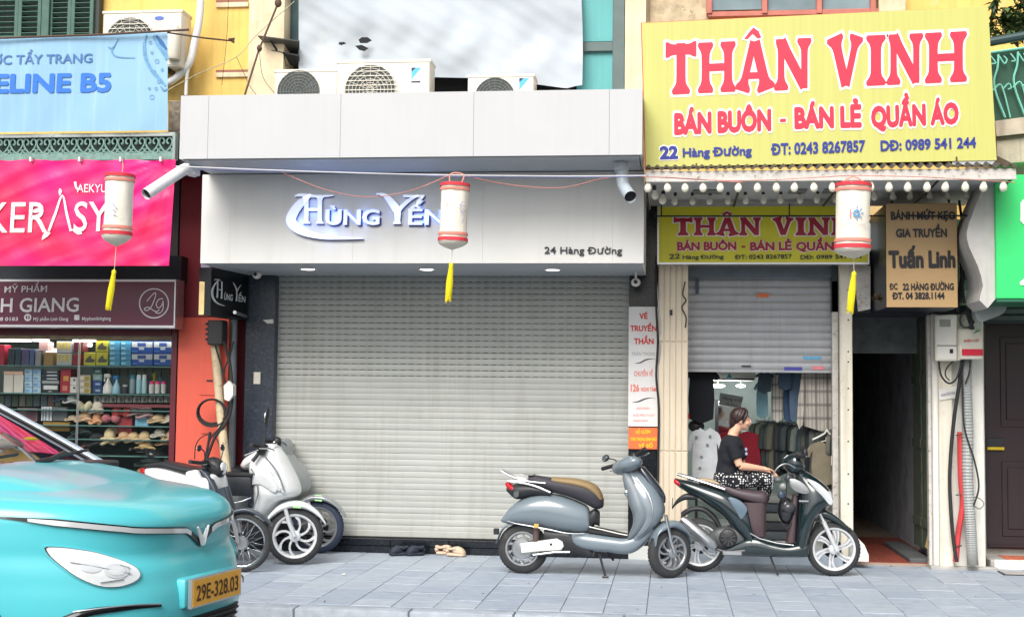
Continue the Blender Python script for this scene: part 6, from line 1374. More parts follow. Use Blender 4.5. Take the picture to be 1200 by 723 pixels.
part('side_stand', MB().tube([(T(465, 480)[0], -.09, T(465, 480)[1]), (T(490, 548)[0], -.15, .012)], .012, 8).tube([(T(490, 548)[0]-.03, -.16, .012), (T(490, 548)[0]+.03, -.16, .012)], .011, 6), black_pl, sc, local=True)
part('centre_stand', MB().tube([(T(490, 478)[0], .05, T(490, 478)[1]), (T(512, 510)[0], .10, T(512, 510)[1])], .012, 8), black_pl, sc, local=True)
FM = Matrix.Translation((fwc[0], 0, fwc[1])) @ Matrix.Rotation(ST, 4, 'Z')
part('front_fender', xloft([(-.20, .10, .06, .065), (-.18, .20, .16, .075), (-.10, .275, .20, .082), (0, .305, .23, .085), (.10, .285, .20, .08), (.19, .19, .15, .07), (.235, .09, .07, .05)], e=2.4).tr(FM), bl, sc, local=True, smooth=60)
for s in (-1, 1): part('fork', MB().tube([(-.10, s*.075, .36), (-.045, s*.078, .12), (0, s*.078, 0)], [.016, .018, .017], 10).tr(FM), chrome, sc, local=True)
part('steering_column', MB().tube([(fwc[0]-.10, 0, .5), (T(570, 150)[0], 0, T(570, 150)[1])], .03, 10), black_pl, sc, local=True)
# ---------------------------------------------------------------- dark green scooter
O2 = Vector(G(821, 663)); H2 = R_(-22); O2 = Vector((G(821, 662).x, 13.72, 0)); H2 = R_(-3)
T2 = Tr(770, 460, 3.012, O2, H2)
dg = M('dark_green_paint', srgb(19, 36, 40), .18, var=.06, coat=1); brn = M('brown_plastic', srgb(74, 60, 64), .45, var=.08)
s3 = thing('scooter', 'dark green scooter with silver muffler on which the seated woman rests', 'scooter', O2, H2)
rw2 = (T2(150, 510)[0], .262); fw2 = (T2(622, 556)[0], .262)
wheel(s3, rw2, .262, .10, .195, 'six', rimmat=rim_white); wheel(s3, fw2, .262, .09, .198, 'six', steer=R_(8), rimmat=rim_white)
part('side_body', xloft(XR(T2, [(64, 300, 322, .03), (90, 306, 342, .08), (130, 314, 364, .12), (180, 326, 396, .15), (230, 338, 432, .17), (270, 352, 482, .175), (305, 378, 520, .175), (322, 400, 545, .17), (335, 460, 560, .16)]), e=2.4), dg, s3, local=True, smooth=60)
part('side_flash', MB().pill([T2(a, b) for a, b in ((250, 366), (290, 374), (318, 402), (312, 425), (296, 442), (280, 415))], .012, -.168, .01, sm=3), flat('flash_steel_blue', (92, 110, 124), .3, coat=.5), s3, local=True)
part('floor_body', xloft(XR(T2, [(240, 545, 572, .12), (330, 500, 575, .16), (400, 520, 577, .17), (460, 532, 578, .17), (520, 520, 578, .16), (533, 530, 572, .14)]), e=3.2), dg, s3, local=True, smooth=60)
part('floor_edge', MB().tube([(T2(a, b)[0], -.165, T2(a, b)[1]) for a, b in ((328, 490), (360, 508), (420, 524), (480, 532))], .006, 6), alloy, s3, local=True)
part('seat', xloft(XR(T2, [(150, 303, 322, .06), (190, 306, 336, .09), (235, 316, 352, .11), (280, 332, 372, .13), (340, 342, 390, .14), (378, 346, 396, .13), (390, 358, 388, .09)]), e=2.8), M('brown_vinyl', srgb(74, 63, 68), .5, var=.08), s3, local=True, smooth=60)
part('seat_tail_pad', xloft(XR(T2, [(150, 301, 314, .05), (185, 303, 320, .085), (232, 318, 334, .10)]), e=3), flat('tan_pad', (168, 150, 122), .6), s3, local=True, smooth=60)
part('seat_base', vloft(VR(T2, [(385, 300, 387, .13), (430, 298, 386, .135), (470, 312, 385, .135), (505, 336, 384, .12)]), e=3.5), brn, s3, local=True, smooth=60)
part('grab_rail', MB().tube([(T2(a, b)[0], -w, T2(a, b)[1]) for a, b, w in ((240, 338, .13), (180, 318, .12), (120, 300, .10), (72, 287, .05))], .011, 8, sm=3).tube([(T2(a, b)[0], w, T2(a, b)[1]) for a, b, w in ((240, 338, .13), (180, 318, .12), (120, 300, .10), (72, 287, .05))], .011, 8, sm=3), chrome, s3, local=True)
part('tail_light', xloft(XR(T2, [(60, 303, 318, .04), (72, 306, 328, .06), (88, 318, 334, .07)]), e=2.5), red_lens, s3, local=True)
part('rear_fender', xloft(XR(T2, [(52, 404, 412, .05), (72, 374, 392, .06), (100, 356, 378, .07), (140, 360, 378, .07)]), e=3.5), black_pl, s3, local=True)
part('licence_plate', MB().box(T2(56, 400)[0]-.012, T2(56, 400)[0]-.006, -.09, .09, T2(56, 412)[1], T2(56, 372)[1]), plastic_w, s3, local=True)
part('muffler', MB().tube([(T2(a, b)[0], -.16, T2(a, b)[1]) for a, b in ((88, 440), (100, 450), (150, 490), (195, 528), (208, 540))], [.038, .056, .062, .055, .03], 16), alloy, s3, local=True, smooth=60)
part('muffler_guard', MB().tube([(T2(a, b)[0], -.205, T2(a, b)[1]) for a, b in ((120, 468), (160, 500), (185, 520))], [.016, .022, .014], 8), silver, s3, local=True)
part('exhaust_pipe', MB().tube([(T2(a, b)[0], -.14, T2(a, b)[1]) for a, b in ((205, 545), (250, 556), (310, 552))], .014, 8, sm=3), eng, s3, local=True)
part('engine', xloft(XR(T2, [(185, 490, 545, .08), (220, 470, 552, .11), (280, 470, 556, .12), (320, 500, 560, .10)]), e=3), eng, s3, local=True, smooth=50)
part('fan_cover', MB().lathe([(.02, -.150), (.05, -.148), (.082, -.135), (.09, -.11)], 24, (T2(252, 508)[0], 0, T2(252, 508)[1]), 'Y'), black_pl, s3, local=True)
fr_ = MB()
for k in range(10): fr_.box(-.003, .003, -.156, -.146, .02, .075).tr(Matrix()) if False else fr_.join(MB().box(-.003, .003, -.156, -.146, .02, .075), Matrix.Translation((T2(252, 508)[0], 0, T2(252, 508)[1])) @ Matrix.Rotation(k*math.pi/5, 4, 'Y'))
part('fan_ribs', fr_, eng, s3, local=True, kind='stuff')
part('under_fender', xloft(XR(T2, [(85, 420, 450, .05), (120, 402, 420, .06), (165, 402, 422, .06), (205, 430, 460, .06), (225, 465, 490, .06)]), e=3), black_pl, s3, local=True)
part('front_shield', vloft(VR(T2, [(276, 484, 528, .06), (300, 486, 566, .12), (330, 492, 600, .165), (362, 494, 618, .19), (392, 494, 612, .20), (430, 492, 572, .20), (480, 488, 548, .19), (530, 484, 534, .17), (572, 484, 530, .15)]), e=2.2), dg, s3, local=True, smooth=60)
part('inner_panel', vloft(VR(T2, [(360, 476, 500, .09), (430, 468, 494, .12), (480, 460, 492, .13), (525, 452, 490, .13)]), e=3), brn, s3, local=True, smooth=60)
part('headlight', MB().pill([T2(a, b) for a, b in ((524, 300), (560, 312), (596, 342), (618, 378), (606, 392), (580, 362), (548, 330))], .012, -.172, .012, sm=3), clear_lens, s3, local=True)
part('headlight', vloft(VR(T2, [(345, 590, 613, .12), (370, 600, 622, .12), (390, 606, 616, .08)]), e=2.2), clear_lens, s3, local=True)
part('side_fairing', MB().pill([T2(a, b) for a, b in ((466, 300), (500, 306), (528, 330), (534, 352), (500, 350), (470, 330))], .01, -.17, .01, sm=3), alloy, s3, local=True)
part('brand_badge', MB().box(T2(498, 376)[0], T2(532, 376)[0], -.206, -.2, T2(515, 380)[1], T2(515, 374)[1], .002), silver, s3, local=True)
part('head_cover', xloft(XR(T2, [(446, 232, 262, .05), (466, 218, 284, .10), (490, 214, 290, .12), (512, 236, 284, .10), (522, 262, 282, .05)]), e=2.4), dg, s3, local=True, smooth=60)
m, hb = lever_set(s3, T2(500, 226), R_(10), span=.32, rise=.01)
part('mirror_stalk', MB().tube([(0, -.15, .03), (.01, -.17, .10)], .008, 6).tr(m), black_pl, s3, local=True)
part('ignition_pod', MB().ell((T2(520, 212)[0], -.12, T2(520, 212)[1]), (.03, .03, .05)), black_pl, s3, local=True)
part('front_fender', xloft(XR(T2, [(560, 415, 432, .06), (596, 412, 446, .07), (634, 436, 462, .07), (664, 462, 480, .06), (682, 482, 490, .04)]), e=2.5), flat('fender_blackgreen', (30, 44, 48), .25, coat=.6), s3, local=True, smooth=60)
part('fender_side', xloft(XR(T2, [(515, 455, 478, .05), (540, 430, 470, .065), (575, 415, 446, .07)]), e=2.5), dg, s3, local=True, smooth=60)
for s in (-1, 1): part('fork', MB().tube([(T2(562, 402)[0], s*.07, T2(562, 402)[1]), (T2(588, 455)[0], s*.075, T2(588, 455)[1])], .013, 8).tube([(T2(586, 452)[0], s*.075, T2(586, 452)[1]), (T2(634, 556)[0], s*.075, T2(634, 556)[1])], [.022, .019], 10), rim_white, s3, local=True)
part('side_stand', MB().tube([(T2(400, 575)[0], -.1, T2(400, 575)[1]), (T2(425, 612)[0], -.17, .012)], .010, 8), black_pl, s3, local=True)
part('foot_peg', MB().box(T2(232, 552)[0], T2(300, 552)[0], -.19, -.12, T2(260, 566)[1], T2(260, 552)[1], .008), alloy, s3, local=True)
hm_ = thing('helmet', 'black open helmet hanging behind the leg shield of the dark green scooter', 'helmet', P(770+455/3.012, 460+460/3.012, 13.6)); c = P(921, 598, 13.6)
part('shell', MB().ell(c, (.085, .11, .135)), M('gloss_black', (.01, .01, .012), .12, var=0, coat=1), hm_); part('chin_strap', MB().tube([c+Vector((-.05, -.06, -.1)), c+Vector((0, -.08, -.17)), c+Vector((.05, -.06, -.1))], .006, 5, sm=3), black_rub, hm_); part('hook_strap', MB().tube([c+Vector((0, 0, .12)), P(922, 556, 13.6)], .006, 5), black_rub, hm_)
part('visor', MB().ell(c+Vector((.02, -.06, .03)), (.07, .06, .06)), flat('visor_smoke', (60, 60, 64), .1), hm_)
bg_ = thing('plastic_bag', 'clear plastic bag of small bottles hanging at the front of the dark green scooter', 'bag', P(912, 600, 13.65))
for i, (x, y, c_) in enumerate(((912, 562, (96, 102, 102)), (918, 570, (140, 142, 140)), (924, 560, (70, 74, 80)), (916, 580, (58, 70, 86)))): part('bundle', MB().ell(P(x, y, 13.62), (.040, .03, .03+.006*i), 9, 6, Matrix.Rotation(i*.9, 3, 'Y')), flat('bundle%d' % i, c_, .3, var=.3, scale=20), bg_)
part('hose', MB().tube([P(905, 572, 13.5), P(908, 552, 13.45), P(920, 543, 13.45), P(932, 548, 13.5)], .006, 8, sm=4), silver, bg_)

# ---------------------------------------------------------------- generic scooter pieces seen three-quarter on
def plain_scooter(nm, lab, O, H, paint, rim, style, steer, light=None, tm=None, green=True, mirrors=(1,), fender=None, k=1.0, shape=None):
    t = thing(nm, lab, 'scooter', O, H); t.scale = (k, k, k); fender = fender or paint
    wheel(t, (0, .255), .255, .09, .188, style, rimmat=rim, tm=tm); wheel(t, (1.25, .252), .252, .085, .186, style, steer=steer, rimmat=rim, tm=tm)
    part('rear_body', xloft([(-.42, .80, .76, .04), (-.25, .83, .62, .11), (0, .80, .52, .15), (.25, .74, .42, .17), (.42, .66, .30, .15), (.46, .55, .32, .1)]), paint, t, local=True, smooth=60)
    part('seat', xloft([(-.38, .84, .80, .07), (-.15, .87, .80, .11), (.1, .84, .76, .13), (.35, .82, .72, .13), (.45, .78, .70, .08)], e=2.8), black_pl, t, local=True, smooth=60)
    part('floor_body', xloft([(.3, .36, .2, .13), (.55, .33, .2, .16), (.8, .33, .2, .16), (.92, .4, .22, .14)], e=3.2), black_pl, t, local=True, smooth=60)
    part('engine', xloft([(-.1, .36, .2, .1), (.15, .38, .18, .13), (.35, .34, .2, .1)], e=3), eng, t, local=True)
    if shape:
        TT = Tr(190, 440, 2.78, O, H); C1 = lambda a, b: tuple(q/k for q in TT(a, b)); sc_ = lambda R: [(r[0]/k, r[1]/k, r[2]/k, r[3]) for r in R]
        part('front_shield', vloft(sc_(VR(TT, shape['shield'])), e=2.9), paint, t, local=True, smooth=50)
        part('head_cover', xloft(sc_(XR(TT, shape['head'])), e=2.2), paint, t, local=True, smooth=50)
        for o, w, y_, mt in shape['plates']: part('shield_panel', MB().pill([C1(a, b) for a, b in o], w, y_, .010, sm=3), mt, t, local=True, smooth=60)
        for pts, y_, r, mt in shape['lines']: part('shield_seam', MB().tube([(C1(a, b)[0], y_, C1(a, b)[1]) for a, b in pts], r, 5, sm=4), mt, t, local=True)
        px_, pz_ = C1(*shape['pod']); part('switch_cluster', MB().ell((px_, -.16, pz_), (.045, .04, .05), 12, 8).tube([(px_-.01, -.17, pz_-.02), (px_-.05, -.22, pz_-.10)], .018, 8).tube([(px_+.02, -.18, pz_), (px_+.06, -.24, pz_+.01)], .010, 6), black_pl, t, local=True, smooth=50)
        part('front_indicator', MB().pill([C1(a, b) for a, b in shape['ind']], .010, -.180, .008, sm=3), clear_lens, t, local=True, smooth=60)
        part('brake_lever', MB().tube([(px_, -.2, pz_), (px_-.12, -.24, pz_-.05)], .006, 6), chrome, t, local=True)
        bx_, bz_ = C1(*shape['bar']); m, hb = lever_set(t, (bx_, bz_), steer*.5, span=.30, rise=0)
        for s in mirrors: mirror(t, m, s, (0, s*.15, .0), (.02, s*.19, shape.get('mh', .24)), (.045, .016, .085), s*.2)
    else:
        part('front_shield', vloft([(.24, .86, .93, .10), (.34, .88, .98, .15), (.46, .90, 1.04, .19), (.58, .93, 1.15, .215), (.68, .95, 1.24, .22), (.78, .95, 1.25, .20), (.86, .93, 1.18, .165), (.93, .91, 1.08, .11), (.99, .90, 1.0, .06)], e=2.0), paint, t, local=True, smooth=60)
        part('shield_crease', MB().tube([(1.0, -.19, .50), (1.13, -.17, .64), (1.19, -.13, .78), (1.13, -.10, .88)], .007, 6, sm=4).tube([(1.0, .19, .50), (1.13, .17, .64), (1.19, .13, .78), (1.13, .10, .88)], .007, 6, sm=4), flat('crease_grey', (150, 154, 158), .3), t, local=True)
        part('headlight', vloft([(.60, 1.14, 1.235, .10), (.66, 1.16, 1.262, .14), (.73, 1.16, 1.268, .13), (.79, 1.15, 1.25, .09)], e=2.0), light or clear_lens, t, local=True, smooth=60)
        hx = Matrix.Translation((.93, 0, 1.0)) @ Matrix.Rotation(steer*.6, 4, 'Z')
        part('head_cover', xloft([(-.10, .05, -.03, .06), (-.03, .08, -.05, .14), (.05, .07, -.06, .15), (.12, .02, -.05, .09)], e=2.2).tr(hx), paint, t, local=True, smooth=60)
        m, hb = lever_set(t, (.91, 1.01), steer*.6, span=.34, rise=.04)
        for s in mirrors: mirror(t, m, s, (0, s*.15, .04), (.0, s*.20, .27), (.04, .018, .075), s*.25)
    FM = Matrix.Translation((1.25, 0, .252)) @ Matrix.Rotation(steer, 4, 'Z')
    part('front_fender', xloft([(-.24, .18, .13, .07), (-.15, .27, .20, .078), (-.05, .31, .24, .08), (.08, .30, .235, .078), (.20, .22, .17, .065), (.27, .12, .09, .04)], e=2.2).tr(FM), fender, t, local=True, smooth=60)
    if green: part('fender_sticker', MB().quad((-.02, -.0745, .255), (.05, -.0735, .25), (.045, -.05, .305), (-.02, -.05, .31), (0, -.006, 0)).tr(FM), flat('lime_sticker', (150, 226, 130), .4), t, local=True)
    for s in (-1, 1): part('fork', MB().tube([(-.085, s*.072, .24), (-.05, s*.074, .12), (0, s*.074, 0)], [.018, .020, .018], 10).tr(FM), rim_white, t, local=True)
    part('rear_fender', xloft([(-.38, .5, .42, .05), (-.28, .56, .5, .06), (-.1, .58, .53, .07)], e=3), black_pl, t, local=True)
    part('tail_light', xloft([(-.44, .80, .74, .05), (-.38, .82, .72, .08)], e=2.5), red_lens, t, local=True)
    part('muffler', MB().tube([(-.3, -.15, .34), (-.25, -.15, .33), (.1, -.15, .24), (.16, -.14, .22)], [.03, .05, .055, .02], 14), eng, t, local=True)
    part('side_stand', MB().tube([(.4, .1, .22), (.45, .2, .01)], .01, 6), black_pl, t, local=True)
    return t
wp = M('white_paint', srgb(222, 224, 224), .2, var=.02, coat=.7); gp_ = M('silver_grey_paint', srgb(150, 156, 158), .25, metal=.3, var=.04, coat=.6)
def place(front_px, k, H):            # rear axle ground point from the front wheel's contact
    F_ = Vector(G(*front_px)); return F_-Vector((math.cos(H), math.sin(H), 0))*1.25*(k or 1)
sm_lens = flat('smoked_lens', (96, 104, 110), .1, coat=1); seam_m = flat('seam_grey', (120, 124, 128), .4); sh_m = flat('shield_shade_grey', (196, 198, 200), .3, coat=.5)
WSH = dict(shield=[(222, 342, 368, .05), (240, 328, 380, .10), (262, 306, 394, .14), (290, 300, 406, .17), (320, 304, 420, .19), (350, 309, 433, .19), (378, 312, 438, .185), (394, 314, 424, .17), (412, 316, 384, .15), (445, 316, 350, .12), (485, 318, 326, .06)],
    head=[(266, 282, 300, .05), (284, 262, 308, .10), (318, 242, 300, .13), (350, 226, 274, .13), (376, 228, 264, .08)],
    plates=[([(384, 300), (404, 316), (424, 346), (434, 380), (418, 372), (400, 340)], .014, -.165, clear_lens), ([(318, 330), (352, 318), (390, 330), (412, 362), (404, 378), (360, 352), (326, 352)], .010, -.190, sh_m)],
    lines=[([(372, 262), (396, 290), (416, 322), (434, 372)], -.178, .008, seam_m), ([(330, 300), (345, 330), (352, 380), (336, 430)], -.194, .007, seam_m), ([(300, 292), (322, 276), (352, 262)], -.135, .005, seam_m)], bar=(352, 238), mh=.27, pod=(356, 240), ind=[(396, 326), (412, 336), (426, 366), (414, 372), (400, 350)])
GSH = dict(shield=[(232, 380, 412, .07), (262, 382, 424, .12), (290, 386, 446, .16), (320, 390, 464, .18), (350, 394, 472, .18), (374, 400, 468, .16), (402, 396, 440, .13), (445, 390, 418, .10)],
    head=[(374, 232, 262, .08), (390, 206, 268, .12), (408, 205, 272, .12), (420, 228, 268, .07)],
    plates=[([(402, 298), (426, 304), (452, 330), (466, 362), (446, 356), (418, 328)], .014, -.168, sm_lens), ([(424, 366), (450, 368), (466, 362), (460, 376), (432, 378)], .014, -.17, black_pl)],
    lines=[([(396, 285), (428, 292), (458, 325), (472, 360)], -.172, .006, chrome)], bar=(392, 216), mh=.2, pod=(400, 214), ind=[(440, 320), (456, 332), (464, 352), (450, 350)])
Hw = R_(-17); plain_scooter('scooter', 'white scooter with eight-spoke front wheel between the cub bike and grey scooter', place((345, 661), 1.13, Hw), Hw, wp, rim_white, 'eight', R_(30), mirrors=(-1,), k=1.13, shape=WSH)
Hg = R_(-12); Og = place((372, 648), 1.12, Hg); plain_scooter('scooter', 'silver-grey scooter half hidden behind the white one, against the shutter', Og, Hg, gp_, alloy, 'eight', R_(14), tm=tyre_blue, mirrors=(), fender=gp_, k=1.12, shape=GSH)
# ---------------------------------------------------------------- cub motorbike, front left
Hc = R_(-14); Oc = Vector(G(283, 670))-Vector((math.cos(Hc), math.sin(Hc), 0))*1.2
cb = thing('motorbike', 'cub motorbike with wire-spoked wheels and white leg shield behind the turquoise car', 'motorbike', Oc, Hc)
wheel(cb, (0, .28), .28, .065, .225, 'wire', rimmat=chrome); wheel(cb, (1.2, .28), .28, .062, .228, 'wire', steer=R_(18), rimmat=chrome)
FM = Matrix.Translation((1.2, 0, .28)) @ Matrix.Rotation(R_(18), 4, 'Z')
dkg = M('dark_slate_paint', srgb(58, 66, 76), .35, var=.05, coat=.3)
part('front_fender', xloft([(-.22, .24, .20, .05), (-.10, .31, .26, .055), (.04, .335, .29, .055), (.18, .28, .24, .052), (.28, .19, .16, .04)], e=2.6).tr(FM), dkg, cb, local=True, smooth=60)
for s in (-1, 1):
    part('fork', MB().tube([(-.10, s*.065, .30), (-.02, s*.068, .0)], [.021, .019], 10).tr(FM), alloy, cb, local=True)
    part('fork_boot', MB().tube([(-.20, s*.07, .52), (-.15, s*.07, .38), (-.09, s*.068, .24)], [.045, .042, .03], 12).tr(FM), dkg, cb, local=True)
part('brake_drum', MB().lathe([(.03, -.05), (.06, -.048), (.07, -.03)], 20, axis='Y').tr(FM), alloy, cb, local=True)
part('leg_shield', vloft([(.42, .70, .86, .16), (.50, .66, .90, .215), (.62, .66, .94, .235), (.78, .70, .95, .225), (.90, .74, .94, .17), (.93, .76, .92, .10)], e=3), wp, cb, local=True, smooth=60)
part('rear_body', xloft([(-.45, .74, .71, .05), (-.2, .74, .66, .09), (.1, .70, .60, .11), (.4, .62, .50, .1), (.7, .55, .42, .06)]), wp, cb, local=True, smooth=60)
part('seat', xloft([(-.45, .80, .75, .08), (-.1, .82, .75, .12), (.3, .79, .71, .12), (.5, .77, .7, .08)], e=2.8), black_pl, cb, local=True, smooth=60)
part('engine', xloft([(.25, .42, .24, .1), (.45, .44, .2, .13), (.7, .36, .24, .1)], e=3), eng, cb, local=True)
TC = Tr(190, 440, 2.78, Oc, Hc)
part('leg_panel', MB().pill([TC(a, b) for a, b in ((112, 316), (130, 306), (150, 306), (164, 332), (190, 384), (168, 404), (144, 396), (126, 360))], .03, -.17, .02, sm=3), wp, cb, local=True, smooth=60)
part('column_cover', MB().pill([TC(a, b) for a, b in ((150, 300), (172, 312), (196, 350), (210, 388), (196, 400), (176, 366), (160, 330))], .04, -.13, .02, sm=3), dkg, cb, local=True, smooth=60)
m, hb = lever_set(cb, (.84, .99), R_(10), span=.35, rise=.03)
part('head_cover', xloft([(-.06, .08, -.10, .06), (.02, .10, -.12, .10), (.10, .06, -.10, .085), (.14, 0, -.05, .05)]).tr(m), black_pl, cb, local=True, smooth=60)
part('headlight', MB().ell((.12, 0, -.01), (.03, .07, .065)).tr(m), clear_lens, cb, local=True)
mirror(cb, m, -1, (0, -.17, .04), (-.02, -.27, .17), (.045, .015, .032), .3); mirror(cb, m, 1, (0, .17, .04), (-.02, .27, .2), (.045, .015, .032), -.3)
bk_ = thing('top_case', 'black plastic carrier box behind the cub motorbike shield', 'box', P(275, 592, 13.4)); 
part('box', box_at(256, 558, 294, 581, 13.3, .3, .02), flat('case_black', (34, 38, 46), .5, var=.15), bk_); part('lid', box_at(255, 554.5, 295, 558, 13.29, .32, .006), black_pl, bk_)
part('carrier', MB().tube([P(262, 592, 13.25), P(284, 587, 13.25), P(294, 583, 13.3)], .007, 6).tube([P(256, 580, 13.25), P(263, 593, 13.25)], .006, 6), alloy, bk_)
# dark bikes parked behind the cub, mostly hidden
for i, (fx, fy, H, lab) in enumerate(((262, 640, R_(-30), 'dark scooter hidden behind the cub motorbike by the rusty pole'), (205, 640, R_(-20), 'black scooter parked before the cosmetics window behind the car'))):
    Ob = place((fx, fy), 0, H)
    t = plain_scooter('scooter', lab, Ob, H, M('black_paint', (.02, .022, .026), .25, var=.1, coat=.6), alloy, 'eight', R_(12), mirrors=((-1,) if i == 0 else ()), green=False)
# ================================================================ CAR
CH = R_(-9)                       # heading
def cproj(): pass
CO = P(240, 640, 7.6); CO.z = -.12
car = thing('car', 'turquoise electric hatchback taxi with slim light bar driving past at the left', 'car', CO, CH)
tq_ = M('turquoise_paint', srgb(80, 186, 196), .28, var=.02, coat=.45, scale=3)
tq_.node_tree.nodes['Principled BSDF'].inputs['Coat Roughness'].default_value = .12
# plan rings from the bumper up: (z, front x, half width, exponent)
HL, CX = 2.12, -2.12
def lift(y, z): return .055*min(1.3, (abs(y)/.8)**2)*max(0, min(1, (z-.6)/.28))
def ring(z, xf, hw, e, xr=-4.2, n=72, er=5, dz=0):
    R = []; cx = (xf+xr)/2; a = (xf-xr)/2
    for k in range(n):
        an = 2*math.pi*k/n; c, s_ = math.cos(an), math.sin(an); ee = e if c > 0 else er
        x = cx+a*math.copysign(abs(c)**(2/ee), c); y = hw*math.copysign(abs(s_)**(2/ee), s_)
        R.append(Vector((x, y, z+dz*(1-abs(y/hw))+lift(y, z))))
    return R
car.scale = (1.2, 1.2, 1.2)
n = 96
lev = [(.20, -.10, .80, 3.0), (.26, -.05, .85, 3.0), (.36, .01, .885, 3.1), (.50, .035, .90, 3.2), (.60, .03, .905, 3.2), (.66, .015, .905, 3.2), (.72, .0, .905, 3.2), (.77, -.03, .905, 3.2), (.82, -.03, .905, 3.2), (.875, -.025, .90, 3.2), (.91, -.02, .895, 3.2), (.945, -.035, .885, 3.2), (.975, -.07, .865, 3.2), (1.00, -.14, .835, 3.1), (1.025, -.30, .80, 3.0), (1.05, -.52, .77, 3.0)]
m = MB(); rings(m, [ring(z, x, w, e, n=n, dz=(.0 if z < .96 else .035*(z-.96)/.09)) for z, x, w, e in dens(lev, 3)], n)
body = part('body', m, tq_, car, local=True, smooth=50)
hood_lv = [(1.03, -.26, .74, 3.0), (1.055, -.45, .70, 3.0), (1.075, -.65, .66, 3.0), (1.09, -.85, .60, 3.0), (1.10, -1.0, .4, 3.0)]
# hood: a crowned sheet over the nose
NX_, NY_ = 26, 30; V = []
def hz(x, y):
    xf = nose(y); u = max(0, min(1, (x-xf)/(-1.22-xf)))
    z = .935+.235*(1-(1-u)**2.0)-.055*abs(y/.8)**2.4*(.4+.6*u)
    cr_ = abs(abs(y)-(.42+.12*u)); z += .010*math.exp(-(cr_/.04)**2)*(1-.3*u)*min(1, u*4)
    return z+.006*math.exp(-(y/.12)**2)+lift(y, .95)-.13*abs(y/.8)**4.0
def nose(y, z_in=0): return -2.18+2.1*(1-(abs(y)/.87)**3.2)**(1/3.2)
for i in range(NX_+1):
    for j in range(NY_+1):
        y = -.80+1.6*j/NY_; xf = nose(y); x = xf+(-1.22-xf)*(i/NX_)
        V.append((x, y, hz(x, y)))
W_n = NY_+1
hd_ = MB().add(V+[(p[0], p[1], p[2]-.02) for p in V], [(i*W_n+j, i*W_n+j+1, (i+1)*W_n+j+1, (i+1)*W_n+j) for i in range(NX_) for j in range(NY_)])
N0 = len(V); edge = [j for j in range(W_n)]+[i*W_n+NY_ for i in range(1, NX_+1)]+[NX_*W_n+j for j in range(NY_-1, -1, -1)]+[i*W_n for i in range(NX_-1, 0, -1)]
hd_.f += [(edge[k], edge[(k+1) % len(edge)], edge[(k+1) % len(edge)]+N0, edge[k]+N0) for k in range(len(edge))]
part('bonnet', hd_, tq_, car, local=True, smooth=50)
gap = [(nose(y)-.035, y) for y in [-.735+.0735*i for i in range(21)]]
gap = [(-1.1+.1*i, -.735) for i in range(int((gap[0][0]+1.1)/.1)+1)]+gap; gap += [(a, -b) for a, b in gap[:6][::-1]]
part('bonnet_gap', MB().tube([(a, b, hz(a, b)+.001) for a, b in gap], .0035, 5), black_pl, car, local=True)
# greenhouse: windscreen, side glass and rear in one dark shell, painted roof over it
def gh_ring(v, grow=0):
    w = .77-.15*v+grow; z = 1.09+.50*v-.04*v*v; xf = -.88-.92*v; R = []
    for i in range(17):
        y = -w+2*w*i/16; R.append(Vector((xf-.14*(abs(y)/w)**2.2, y, z)))
    xr = -3.9+.6*v
    for i in range(1, 8): R.append(Vector((xf-.14+(xr-xf+.14)*i/8, w, z)))
    for i in range(9): R.append(Vector((xr-.05*math.sin(math.pi*i/8), w-2*w*i/8, z)))
    for i in range(1, 8): R.append(Vector((xr+(xf-.14-xr)*i/8, -w, z)))
    return R
m = MB(); RR = [gh_ring(v/8) for v in range(9)]; rings(m, RR, len(RR[0]))
part('windscreen', m, M('car_glass', srgb(30, 34, 44), .04, var=0, coat=.6, spec=.5), car, local=True, smooth=40)
m = MB(); RR = [gh_ring(.98, .004), gh_ring(1.03, .0), gh_ring(1.07, -.05), gh_ring(1.09, -.2)]; rings(m, RR, len(RR[0]))
part('roof', m, tq_, car, local=True, smooth=50)
for s in (-1, 1):
    part('pillar', MB().tube([Vector((-.88-.92*v-.15, s*(.775-.15*v), 1.10+.50*v-.04*v*v)) for v in (0, .25, .5, .75, 1)], [.030, .026, .024, .024, .024], 10, sm=4), flat('pillar_silver', (170, 186, 200), .3, metal=.3), car, local=True, smooth=60)
    part('pillar_trim', MB().tube([Vector((-.88-.92*v-.118, s*(.745-.15*v), 1.092+.50*v-.04*v*v)) for v in (0, .25, .5, .75, 1)], .008, 8, sm=4), black_pl, car, local=True, smooth=60)
part('cowl', MB().box(-1.10, -.90, -.70, .70, 1.08, 1.150, .012), black_pl, car, local=True)
for y0, y1 in ((-.6, -.02), (.05, .6)): part('wiper', MB().tube([(-.97, y0, 1.165), (-1.0, (y0+y1)/2, 1.19), (-1.04, y1, 1.205)], .009, 6, sm=3).tube([(-.97, y0, 1.165), (-.96, y0+.1, 1.175), (-1.0, (y0+y1)/2, 1.2)], .014, 6), black_pl, car, local=True)
